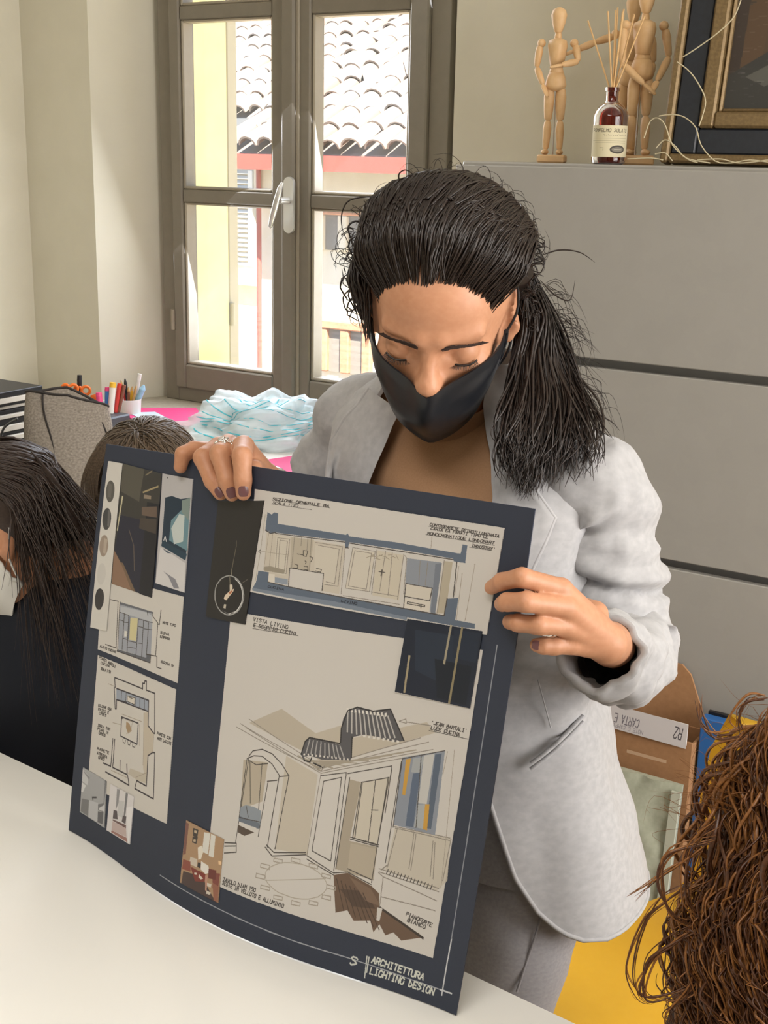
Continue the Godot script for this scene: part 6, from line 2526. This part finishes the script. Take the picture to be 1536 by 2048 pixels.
func build_cabinet_things() -> void:
	var y := 1.607
	var down := [[Vector3(-0.046, 0.205, -0.004), Vector3(-0.036, 0.160, 0.012)], [Vector3(0.046, 0.205, -0.004), Vector3(0.038, 0.160, 0.012)]]
	mannequin("wooden artist mannequin folding one arm over its waist", Vector3(-1.248, y, -2.58), 0.35, 0.91, [[Vector3(-0.046, 0.210, -0.004), Vector3(-0.028, 0.172, 0.012)], [Vector3(0.050, 0.222, 0.020), Vector3(0.016, 0.212, 0.050)]])
	mannequin("wooden artist mannequin stepping forward beside the leaning painting", Vector3(-1.062, y, -2.585), 0.55, 1.02, [[Vector3(-0.042, 0.190, 0.014), Vector3(0.0, 0.152, 0.038)], [Vector3(0.052, 0.205, -0.004), Vector3(0.026, 0.158, 0.030)]])
	mannequin("wooden artist mannequin stretching an arm sideways behind the diffuser bottle", Vector3(-1.130, y, -2.690), 0.15, 1.0, [[Vector3(-0.075, 0.245, 0.018), Vector3(-0.110, 0.228, 0.040)], [Vector3(0.046, 0.205, -0.004), Vector3(0.040, 0.158, 0.010)]])
	# reed diffuser
	var b := thing("diffuser_bottle", "amber glass reed diffuser bottle with a cream label", "bottle", Vector3(-1.085, y, -2.50))
	var amber := mat("#6e2410", 0.03)
	amber.refraction_enabled = true
	amber.refraction_scale = 0.05
	amber.albedo_color = Color(0.42, 0.09, 0.03, 0.22)
	var g := Geo.new()
	var pr := []
	for q in [[0.0, 0.0], [0.028, 0.0], [0.033, 0.003], [0.0345, 0.009], [0.0345, 0.088], [0.032, 0.100], [0.025, 0.110], [0.0165, 0.116], [0.0125, 0.121], [0.0125, 0.138], [0.0145, 0.139], [0.0145, 0.146], [0.0105, 0.147], [0.0095, 0.13]]: pr.append(Vector2(q[0], q[1]))
	g.lathe(pr, Transform3D(), 40)
	part(b, "glass_body", g, amber)
	# oil inside
	g = Geo.new()
	g.lathe([Vector2(0, 0.004), Vector2(0.0305, 0.004), Vector2(0.0318, 0.01), Vector2(0.0318, 0.062), Vector2(0, 0.062)], Transform3D(), 32)
	part(b, "oil", g, mat("#5a1c0c", 0.2))
	canvas = Image.create_empty(512, 320, false, Image.FORMAT_RGB8)
	canvas.fill(Color("#d9cfae"))
	bs = 1.0
	letter("POMPELMO SOLATO", 40, 66, 480, 66, 70, "6b6250", 6.0)
	for k in 12: pen("857b64", 5.0, [194 + k * 24, 90 + (k * 7) % 12, 208 + k * 24, 104 - (k * 5) % 10])
	pen("8d8468", 3.0, [40, 132, 480, 132]); pen("8d8468", 3.0, [40, 156, 470, 156]); pen("a39a7e", 2.0, [80, 176, 470, 176])
	pen("857b64", 4.0, [152, 226, 196, 226, 190, 254])
	var ov := []
	for k in 28: ov.append_array([360 + 92 * cos(TAU * k / 28), 242 + 42 * sin(TAU * k / 28)])
	fill("4d4840", ov)
	ov = []
	for k in 28: ov.append_array([360 + 72 * cos(TAU * k / 28), 242 + 24 * sin(TAU * k / 28)])
	fill("857f72", ov)
	pen("bdb6a5", 7.0, [318, 242, 402, 242])
	var lm := StandardMaterial3D.new()
	lm.albedo_texture = ImageTexture.create_from_image(canvas)
	lm.roughness = 0.7
	g = Geo.new()
	var rows := []
	for r in 2:
		var row := []
		for k in 25:
			var an := deg_to_rad(142.0 - 148.0 * k / 24.0)
			row.append(Vector3(cos(an) * 0.0352, 0.074 - 0.060 * r, sin(an) * 0.0352))
			g.uv.append(Vector2(k / 24.0, r))
		rows.append(row)
	var uvs := g.uv
	g.grid(rows, false, true)
	g.uv = uvs
	part(b, "label", g, lm)
	var reed := mat("#d9b27c", 0.7)
	for q in [[-0.062, 0.135, 0.0], [-0.012, 0.150, 0.02], [-0.005, 0.160, -0.01], [0.002, 0.152, 0.015], [0.004, 0.148, -0.02], [0.012, 0.155, 0.0], [0.018, 0.148, 0.018], [0.030, 0.146, -0.012], [0.058, 0.140, 0.005]]:
		g = Geo.new()
		g.tube([Vector3(-q[0] * 0.25, 0.03, -q[2] * 0.3), Vector3(q[0] * 0.12, 0.146, q[2] * 0.12), Vector3(q[0], 0.146 + q[1] * 0.93, q[2])], 0.0017, 6)
		part(b, "reed", g, reed)
	build_painting(y)

func build_painting(y: float) -> void:
	var p := thing("framed_painting", "dark painting in a black and gilt frame leaning on the wall", "painting", Vector3(-0.972, y + 0.001, -2.515))
	p.rotation = Vector3(-0.17, 0.0, 0)
	var w := 0.86
	var h := 0.66
	var gilt := grained("#6e5a3c", "#8d7650", 0.45, 12.0, 0.04, 0.0, 4, 4)
	gilt.metallic = 0.35
	var black := grained("#1b1f27", "#272c35", 0.4, 8.0, 0.03)
	var rim := func(called: String, a: float, bw: float, z0: float, z1: float, m: Material) -> void:
		for s in [[a, a, a + bw, h - a], [w - a - bw, a, w - a, h - a], [a + bw, a, w - a - bw, a + bw], [a + bw, h - a - bw, w - a - bw, h - a]]:
			part(p, called, bx(Vector3(s[0], s[1], z0), Vector3(s[2], s[3], z1), 0.004), m)
	rim.call("gilt_edge", 0.0, 0.017, 0.0, 0.034, gilt)
	rim.call("black_moulding", 0.017, 0.050, 0.0, 0.024, black)
	rim.call("inner_gilt_moulding", 0.067, 0.030, 0.0, 0.030, gilt)
	rim.call("inner_lip", 0.097, 0.008, 0.0, 0.018, gilt)
	canvas = Image.create_empty(512, 384, false, Image.FORMAT_RGB8)
	canvas.fill(Color("#2c2623"))
	bs = 1.0
	fill("3a3029", [0, 0, 140, 0, 120, 384, 0, 384])
	fill("54402d", [28, 0, 70, 0, 56, 300, 20, 320])
	fill("4e3d2c", [60, 0, 82, 0, 66, 290, 52, 300])
	fill("211d1d", [90, 0, 150, 0, 170, 210, 96, 240])
	fill("353431", [0, 330, 200, 200, 512, 60, 512, 384, 0, 384])
	fill("55544e", [30, 330, 150, 262, 330, 130, 480, 40, 500, 60, 350, 158, 160, 290, 60, 345])
	fill("2a2a29", [70, 384, 220, 260, 420, 150, 512, 90, 512, 130, 300, 262, 150, 384])
	fill("44443f", [180, 384, 330, 290, 512, 190, 512, 384])
	var rnd := RandomNumberGenerator.new()
	rnd.seed = 3
	for k in 900:
		var x := rnd.randi() % 512
		var yy := rnd.randi() % 384
		canvas.fill_rect(Rect2i(x, yy, 3 + rnd.randi() % 10, 2), canvas.get_pixel(x, yy).lightened(rnd.randf_range(0.0, 0.08)))
	var m := StandardMaterial3D.new()
	m.albedo_texture = ImageTexture.create_from_image(canvas)
	m.roughness = 0.45
	var g := Geo.new()
	g.grid([[Vector3(0.1, h - 0.1, 0.008), Vector3(w - 0.1, h - 0.1, 0.008)], [Vector3(0.1, 0.1, 0.008), Vector3(w - 0.1, 0.1, 0.008)]], false, true, true)
	part(p, "canvas", g, m)
	part(p, "backing", bx(Vector3(0.02, 0.02, -0.004), Vector3(w - 0.02, h - 0.02, 0.004), 0.0), black)
	# loose raffia hanging over the frame and lying on the cabinet
	var tw := thing("raffia_twine", "loose strands of pale raffia twine trailing over the painting frame", "twine", Vector3(-0.95, y, -2.45))
	var raf := mat("#cbbf9f", 0.8)
	for q in [[[1488, -20], [1470, 30], [1440, 62], [1400, 92], [1366, 114]], [[1354, 124], [1376, 140], [1396, 166], [1411, 200], [1405, 232], [1398, 252]], [[1318, 232], [1345, 229], [1370, 235], [1392, 256], [1402, 290], [1430, 322], [1462, 326], [1500, 320], [1545, 326]],
		[[1288, 276], [1300, 243], [1315, 236], [1330, 250], [1345, 290], [1375, 318], [1395, 325]], [[1312, 296], [1330, 280], [1350, 292], [1372, 316], [1420, 326]], [[1310, 308], [1330, 306], [1345, 322]], [[1395, 320], [1440, 318], [1480, 326], [1536, 320]], [[1255, 318], [1300, 316], [1326, 320]]]:
		var pts := []
		for e in q:
			var p3 := on_z(e[0], e[1], -2.455)
			p3.y = maxf(p3.y, y + 0.0022)
			pts.append(p3)
		g = Geo.new()
		g.tube(curve(pts, 24), 0.0012, 5)
		wpart(tw, "strand", g, raf)

# a flat sheet whose corners are seen at these pixels, lying at height y
func lying(called: String, label: String, cat: String, px: Array, y: float, thick: float, m: Material, group := "") -> Node3D:
	var c := Vector3.ZERO
	var pts := []
	for q in px:
		var p := on_y(q[0], q[1], y)
		pts.append(p); c += p
	c /= px.size()
	var o := thing(called, label, cat, Vector3(c.x, y, c.z), group)
	var out := PackedVector2Array()
	for p in pts: out.append(Vector2(p.x - c.x, -(p.z - c.z)))
	var g := Geo.new()
	g.prism(out, thick, Transform3D(Basis(Vector3(1, 0, 0), Vector3(0, 0, -1), Vector3(0, 1, 0)), Vector3.ZERO))
	part(o, "sheet", g, m)
	return o

func stick(called: String, label: String, cat: String, a: Vector3, b: Vector3, r: float, m: Material, tip: Material, group: String, taper := true) -> void:
	var o := thing(called, label, cat, a, group)
	var d := b - a
	var g := Geo.new()
	g.tube([Vector3.ZERO, d * 0.84], r, 8)
	part(o, "barrel", g, m)
	g = Geo.new()
	g.tube([d * 0.84, d * 0.87, d], [r * 1.05, r * 1.05, r * (0.35 if taper else 0.95)], 8)
	part(o, "tip" if taper else "cap", g, tip)

func build_counter_things() -> void:
	var y := 0.885
	# stack of flat sample cases
	var rnd := RandomNumberGenerator.new()
	rnd.seed = 6
	var yy := y
	var k := 0
	while yy < 1.045:
		var th := rnd.randf_range(0.008, 0.016)
		var dark := k % 2 == 0
		var o := thing("portfolio_case" if dark else "paper_pad", ("thin black portfolio case %s in the stack by the left wall" if dark else "pale paper pad %s in the stack by the left wall") % ["lowest", "second from the bottom", "third from the bottom", "fourth from the bottom", "fifth from the bottom", "sixth from the bottom", "seventh from the bottom"][mini(k / 2, 6)], "case" if dark else "paper", Vector3(-2.70 + rnd.randf_range(-0.012, 0.012), yy, -2.08 + rnd.randf_range(-0.008, 0.008)))
		part(o, "cover", bx(Vector3(-0.27, 0.0005, -0.13), Vector3(0.27, th - 0.0005, 0.11), 0.0015), M.black if dark else M.paper)
		yy += th
		k += 1
	# felt bag
	var felt := grained("#6d655c", "#b3a99d", 0.95, 7.0, 0.10, 0.0, 5, 12)
	var bag := thing("felt_bag", "grey-brown melange felt bag with dark piping on the counter", "bag", Vector3(-2.150, y, -2.035))
	var ax := yawb * Vector3(1, 0, -0.25).normalized()
	var az := Vector3(-ax.z, 0, ax.x)
	var rows := []
	for r in 15:
		var t := r / 14.0
		var row := []
		for q in 40:
			var an := TAU * q / 40.0
			var w := 0.094 - 0.010 * t + 0.010 * sin(t * 2.6)
			var dd := 0.062 - 0.036 * t
			var top := 0.205 * t
			var slope := 1.0 - 0.18 * t * maxf(0.0, cos(an))
			row.append(ax * (cos(an) * w) + az * (sin(an) * dd) + Vector3(0, top * slope + 0.004 * sin(an * 3.0) * t, 0))
		rows.append(row)
	var g := Geo.new()
	g.grid(rows, true)
	var cen := Vector3(0, 0.17, 0)
	for q in 40: g.tri(rows[14][q], cen, rows[14][(q + 1) % 40])
	part(bag, "body", g, felt)
	var pip := mat("#2c2623", 0.7)
	for q in [[4, 8], [13, 17]]:
		g = Geo.new()
		var pts := []
		for r in 15: pts.append(rows[r][q[0]] * 1.005 + ax * 0.012 * sin(r * 0.35))
		g.tube(pts, 0.0022, 5)
		part(bag, "piping", g, pip)
	g = Geo.new()
	var rim := []
	for q in 41: rim.append(rows[14][q % 40] + Vector3(0, 0.002, 0))
	g.tube(rim, 0.0032, 5)
	part(bag, "zip", g, pip)
	g = Geo.new()
	g.tube(curve([-ax * 0.095 + Vector3(0, 0.15, 0.02), -ax * 0.125 + Vector3(0, 0.13, 0.02), -ax * 0.13 + Vector3(0, 0.10, 0.02), -ax * 0.098 + Vector3(0, 0.085, 0.02)], 12), 0.009, 8, true, 0.3)
	part(bag, "strap", g, M.black)
	# pen pots
	var hues := {"white": mat("#e4e1da", 0.4), "red": mat("#c8372f", 0.4), "orange": mat("#e8701c", 0.35), "pink": mat("#e0487f", 0.4), "yellow": mat("#e6b32c", 0.4), "blue": mat("#3f7fc0", 0.4), "black": M.black, "brown": mat("#7d4a35", 0.5), "wood": mat("#c2995f", 0.6), "violet": mat("#7a5fb0", 0.4), "sky": mat("#9cc7e0", 0.35)}
	var c1 := on_y(258, 832, y)
	var pot := thing("pen_pot", "white ceramic pot holding pencils and brushes on the sill", "pot", c1)
	g = Geo.new()
	g.lathe([Vector2(0, 0.0), Vector2(0.030, 0.0), Vector2(0.033, 0.004), Vector2(0.036, 0.05), Vector2(0.034, 0.05), Vector2(0.030, 0.006), Vector2(0, 0.006)], Transform3D(), 28)
	part(pot, "wall", g, hues.white)
	for q in [["white", "thick white marker leaning out of the ceramic pot", 0.030, 0.118, -0.02, 0.0062], ["yellow", "yellow pencil in the ceramic pot", 0.012, 0.085, 0.0, 0.0042], ["wood", "bare wooden brush in the ceramic pot", 0.026, 0.09, 0.012, 0.0036], ["brown", "brown pencil in the ceramic pot", 0.004, 0.085, 0.012, 0.0038], ["black", "black drawing pen in the ceramic pot", -0.010, 0.105, -0.01, 0.0044], ["red", "reddish pencil in the ceramic pot", -0.022, 0.10, -0.012, 0.0038], ["sky", "pale blue scissors grip in the ceramic pot", 0.044, 0.088, -0.006, 0.0085]]:
		var a := c1 + yawb * Vector3(q[2] * 0.2, 0.007, q[4])
		stick("pencil", q[1], "pencil", a, c1 + yawb * Vector3(q[2], q[3], q[4]), q[5], hues[q[0]], hues.wood if q[0] in ["yellow", "brown", "red"] else hues[q[0]], "pencils in the ceramic pot", q[0] != "white")
	var c2 := on_y(212, 852, y)
	pot = thing("pen_tray", "dark pen tray full of coloured markers beside the felt bag", "tray", c2)
	part(pot, "tray_body", bx(Vector3(-0.055, 0, -0.04), Vector3(0.055, 0.035, 0.04), 0.004), M.pen_holder)
	for q in [["white", "white and yellow marker standing in the pen tray", 0.020, 0.120, 0.0, 0.0085, "yellow"], ["pink", "pink highlighter standing in the pen tray", -0.012, 0.095, 0.02, 0.0085, "pink"], ["blue", "blue marker standing in the pen tray", 0.004, 0.105, -0.01, 0.0070, "pink"], ["red", "red marker standing in the pen tray", 0.034, 0.115, -0.015, 0.0062, "red"], ["orange", "orange marker standing in the pen tray", -0.030, 0.085, 0.0, 0.0085, "orange"], ["violet", "violet pen standing in the pen tray", -0.04, 0.075, 0.02, 0.005, "violet"], ["brown", "mauve pencil standing in the pen tray", 0.044, 0.11, -0.02, 0.0055, "brown"]]:
		var a := c2 + yawb * Vector3(q[2] * 0.7, 0.036, q[4])
		stick("marker", q[1], "marker", a, c2 + yawb * Vector3(q[2] * 1.1, q[3], q[4] - 0.005), q[5], hues[q[0]], hues[q[6]], "markers in the pen tray", false)
	# orange scissors standing in a small cup
	var c3 := on_y(152, 832, y)
	pot = thing("small_cup", "low dark cup holding orange scissors behind the felt bag", "cup", c3)
	g = Geo.new()
	g.lathe([Vector2(0, 0), Vector2(0.03, 0), Vector2(0.034, 0.045), Vector2(0.031, 0.045), Vector2(0.028, 0.005), Vector2(0, 0.005)], Transform3D(), 20)
	part(pot, "wall", g, M.pen_holder)
	for q in [[-0.012, 0.074, 0.012, "orange-handled scissors standing in the dark cup"], [0.018, 0.066, -0.008, "small orange scissors leaning in the dark cup"]]:
		var sc := thing("scissors", q[3], "scissors", c3 + yawb * Vector3(q[0], 0.006, q[2]))
		for s in [-1.0, 1.0]:
			g = Geo.new()
			torus(g, yawb * Vector3(s * 0.011, q[1], 0), (yawb * Vector3(0.25 * s, 0.1, 1)).normalized(), 0.0115, 0.0042, 18, 8)
			part(sc, "grip", g, hues.orange)
			g = Geo.new()
			g.tube([yawb * Vector3(s * 0.006, q[1] - 0.012, 0), yawb * Vector3(-s * 0.003, 0.0, 0)], [0.0032, 0.0015], 6, true, 0.5)
			part(sc, "blade", g, M.steel)
	stick("marker", "black capped pen standing behind the orange scissors", "marker", c3 + Vector3(0.0, 0.006, -0.012), c3 + yawb * Vector3(0.012, 0.115, -0.012), 0.0068, M.black, M.black, "", false)
	# papers and folders
	var pink := mat("#dd3f7d", 0.5)
	lying("newspaper", "folded newspaper lying on the counter against the left wall", "newspaper", [[82, 778], [150, 770], [235, 800], [170, 815]], y, 0.006, M.paper)
	lying("pink_folder", "pink folder with a pale window lying on the sill", "folder", [[228, 822], [292, 862], [420, 856], [392, 822]], y, 0.010, pink)
	lying("paper_card", "pale blue card lying on the pink folder", "card", [[256, 826], [300, 846], [345, 842], [310, 824]], y + 0.0102, 0.001, mat("#c9d6e2", 0.4))
	lying("white_paper", "white sheets lying under the plastic bag", "paper", [[455, 905], [640, 880], [668, 905], [560, 935]], y, 0.003, M.white)
	lying("pink_paper", "bright pink sheet lying in front of the plastic bag", "paper", [[505, 925], [640, 905], [660, 985], [520, 985]], y + 0.0032, 0.002, pink)
	# clear bag with turquoise stripes
	var film := mat("#eef4f6", 0.22)
	film.transparency = BaseMaterial3D.TRANSPARENCY_ALPHA
	film.albedo_color = Color(0.93, 0.96, 0.97, 0.5)
	film.roughness = 0.26
	var turq := mat("#4fc0cf", 0.5)
	var aqua := grained("#bfe6ec", "#e6f2f4", 0.6, 14.0, 0.05)
	var bc := on_y(528, 885, y)
	var pb := thing("plastic_bag", "crumpled clear plastic bag with turquoise stripes under the window", "bag", bc)
	var nz := noise3(31, 9.0)
	var nz2 := noise3(32, 30.0)
	var skin := func(la: float, lo: float, k2: float) -> Vector3:
		var d := Vector3(cos(la) * cos(lo), sin(la), cos(la) * sin(lo))
		var q := 1.0 + 0.34 * nz.get_noise_3d(d.x * 0.2, d.y * 0.3, d.z * 0.2) + 0.10 * absf(nz2.get_noise_3d(d.x * 0.10, d.y * 0.16, d.z * 0.10))
		var p := Vector3(d.x * 0.195, maxf(d.y, 0.0) * 0.118, d.z * 0.120) * q * k2
		return yawb * Vector3(p.x, p.y + 0.005, p.z)
	rows = []
	for r in 33:
		var row := []
		for q in 72: row.append(skin.call(PI / 2 * (1.0 - r / 32.0), TAU * q / 72.0, 1.0))
		rows.append(row)
	g = Geo.new()
	g.grid(rows, true)
	part(pb, "film", g, film)
	rows = []
	for r in 17:
		var row := []
		for q in 40: row.append(skin.call(PI / 2 * (1.0 - r / 16.0), TAU * q / 40.0, 0.86))
		rows.append(row)
	g = Geo.new()
	g.grid(rows, true)
	part(pb, "tissue_inside", g, aqua)
	for s in 9:
		g = Geo.new()
		var pts := []
		for q in 16:
			pts.append(skin.call(0.25 + s * 0.125 + 0.08 * sin(q * 0.5 + s), 0.5 + q * 0.15, 1.004))
		g.tube(pts, 0.0020, 5, true, 0.4)
		part(pb, "printed_stripe", g, turq)

func build_floor_things() -> void:
	# cardboard box leaning open against the cabinet
	var card := grained("#a57a54", "#b1855e", 0.85, 7.0, 0.03)
	var cb := thing("cardboard_box", "brown cardboard box with a raised flap against the grey cabinet", "box", Vector3(-1.05, 0, -2.36))
	part(cb, "front_panel", bx(Vector3(-0.04, 0, 0.03), Vector3(0.30, 0.505, 0.036), 0.001), card)
	part(cb, "back_panel", bx(Vector3(-0.04, 0, -0.058), Vector3(0.30, 0.50, -0.052), 0.001), card)
	part(cb, "side_panel", bx(Vector3(-0.04, 0, -0.052), Vector3(-0.034, 0.50, 0.03), 0.001), card)
	part(cb, "side_panel", bx(Vector3(0.294, 0, -0.052), Vector3(0.30, 0.50, 0.03), 0.001), card)
	part(cb, "bottom_panel", bx(Vector3(-0.034, 0, -0.052), Vector3(0.294, 0.006, 0.03), 0.001), card)
	var g := Geo.new()
	g.prism(PackedVector2Array([Vector2(-0.04, 0.5), Vector2(0.30, 0.5), Vector2(0.255, 0.61), Vector2(0.235, 0.628), Vector2(0.02, 0.628), Vector2(0.0, 0.61)]), 0.005, Transform3D(Basis(), Vector3(0, 0, -0.058)))
	part(cb, "flap", g, card)
	part(cb, "tape_mark", bx(Vector3(0.165, 0.448, 0.036), Vector3(0.25, 0.455, 0.0364), 0.0), mat("#cfae8e", 0.7))
	# printed scrawl on the box
	var ink := mat("#33302c", 0.8)
	g = Geo.new()
	g.tube(curve([Vector3(0.02, 0.425, 0.037), Vector3(0.08, 0.455, 0.037), Vector3(0.125, 0.462, 0.037), Vector3(0.11, 0.447, 0.037), Vector3(0.095, 0.44, 0.037), Vector3(0.128, 0.445, 0.037), Vector3(0.09, 0.425, 0.037), Vector3(0.132, 0.42, 0.037), Vector3(0.04, 0.395, 0.037)], 40), 0.0018, 5, true, 0.4)
	part(cb, "printed_mark", g, ink)
	g = Geo.new()
	g.prism(PackedVector2Array([Vector2(0.02, 0.39), Vector2(0.03, 0.43), Vector2(0.10, 0.45), Vector2(0.115, 0.435), Vector2(0.10, 0.41)]), 0.0004, Transform3D(Basis(), Vector3(0, 0, 0.036)))
	part(cb, "printed_mark", g, mat("#5fa394", 0.8))
	part(cb, "sticker", bxt(Transform3D(Basis(Vector3.BACK, -0.06), Vector3(0.07, 0.405, 0.0368)), Vector3(0.10, 0.012, 0.0006), 0.0), M.white)
	# strip of white card with writing, set upside down on the box edge
	canvas = Image.create_empty(1024, 128, false, Image.FORMAT_RGB8)
	canvas.fill(Color("#d8d3d4"))
	bs = 1.0
	letter("CARTA E T", 330, 84, 560, 84, 100, "77727a", 6.0)
	letter("NOTE E CAMPIONI 1 CA", 300, 30, 660, 30, 44, "a5a0a6", 4.0)
	letter("SABBIA A M", 700, 92, 1000, 92, 90, "6f6a70", 6.0)
	letter("R2", 30, 100, 90, 100, 130, "4d494f", 6.0)
	canvas.rotate_180()
	var wm := StandardMaterial3D.new()
	wm.albedo_texture = ImageTexture.create_from_image(canvas)
	wm.roughness = 0.8
	var st := thing("card_strip", "long white card strip with upside-down lettering on the cardboard box", "sign", Vector3(-1.05, 0.50, -2.36))
	g = Geo.new()
	g.grid([[Vector3(-0.02, 0.052, 0.044), Vector3(0.29, 0.046, 0.044)], [Vector3(-0.02, 0.0, 0.044), Vector3(0.29, -0.006, 0.044)]], false, true, true)
	part(st, "printed_face", g, wm)
	part(st, "card_stock", bx(Vector3(-0.02, 0.0, 0.0405), Vector3(0.29, 0.046, 0.0435), 0.0005), M.white)
	# pale green plastic pouch
	var pouch := grained("#a9ad98", "#bdc0ae", 0.35, 9.0, 0.03)
	var po := thing("plastic_pouch", "pale green plastic pouch leaning on the cardboard box", "pouch", Vector3(-0.90, 0, -2.262))
	var nz := noise3(14, 6.0)
	var rows := []
	var back := []
	for r in 27:
		var row := []
		var rb := []
		for q in 25:
			var u := q / 24.0; var v := r / 26.0
			var bulge := 0.022 * sin(u * PI) * sin(minf(1.0, (1.0 - v) * 1.6 + 0.12) * PI * 0.6)
			var cr := 0.010 * nz.get_noise_2d(u * 0.6, v * 0.9) + 0.004 * absf(nz.get_noise_2d(u * 2.0 + 5.0, v * 2.4))
			row.append(Vector3(-0.12 + 0.27 * u, 0.425 * v + 0.004, 0.03 + bulge + cr - 0.055 * v))
			rb.append(Vector3(-0.12 + 0.27 * u, 0.425 * v + 0.004, 0.024 - bulge * 0.4 - 0.055 * v))
		rows.append(row); back.append(rb)
	g = Geo.new()
	g.grid(rows)
	g.grid(back, false, true)
	for e in [0, 24]:
		var a := []
		var b := []
		for r in 27:
			a.append(rows[r][e]); b.append(back[r][e])
		g.grid([a, b], false, e != 0)
	g.grid([rows[26], back[26]])
	part(po, "film", g, pouch)
	part(po, "seal_strip", bxt(Transform3D(Basis(Vector3.RIGHT, -0.13), Vector3(0.142, 0.22, 0.012)), Vector3(0.02, 0.40, 0.006), 0.001), mat("#c3c5b4", 0.4))
	# blue folder
	var blue := thing("blue_folder", "blue cardboard folder standing beside the pale pouch", "folder", Vector3(-0.70, 0, -2.36))
	part(blue, "cover", bx(Vector3(-0.045, 0, -0.012), Vector3(0.24, 0.555, 0.014), 0.002), mat("#2d68ad", 0.5))
	part(blue, "lining", bx(Vector3(-0.040, 0.02, -0.020), Vector3(0.24, 0.562, -0.012), 0.002), M.black)
	# white paper bag behind the jacket hem
	var wp := thing("white_paper_bag", "crumpled white paper bag beside the pale pouch", "bag", Vector3(-1.10, 0, -2.27))
	rows = []
	back = []
	for r in 12:
		var row := []
		var rb := []
		for q in 12:
			var u := q / 11.0; var v := r / 11.0
			var cr := 0.012 * nz.get_noise_2d(u * 0.8 + 9.0, v * 0.8)
			row.append(Vector3(-0.10 + 0.17 * u + 0.012 * sin(v * 7.0), 0.20 * v + 0.002 + 0.012 * sin(u * 9.0) * v, 0.045 + cr - 0.03 * v))
			rb.append(Vector3(-0.10 + 0.17 * u + 0.012 * sin(v * 7.0), 0.20 * v + 0.002 + 0.012 * sin(u * 9.0) * v, -0.02 + cr))
		rows.append(row); back.append(rb)
	g = Geo.new()
	g.grid(rows)
	g.grid(back, false, true)
	for e in [0, 11]:
		var a := []
		var b := []
		for r in 12:
			a.append(rows[r][e]); b.append(back[r][e])
		g.grid([a, b], false, e != 0)
	part(wp, "paper", g, M.paper)

func _ready() -> void:
	make_materials()
	setup_view()
	build_room()
	build_outside()
	build_cabinet()
	build_table()
	build_counter()
	build_chair()
	build_board()
	build_woman()
	build_others()
	build_seats()
	build_cabinet_things()
	build_counter_things()
	build_floor_things()
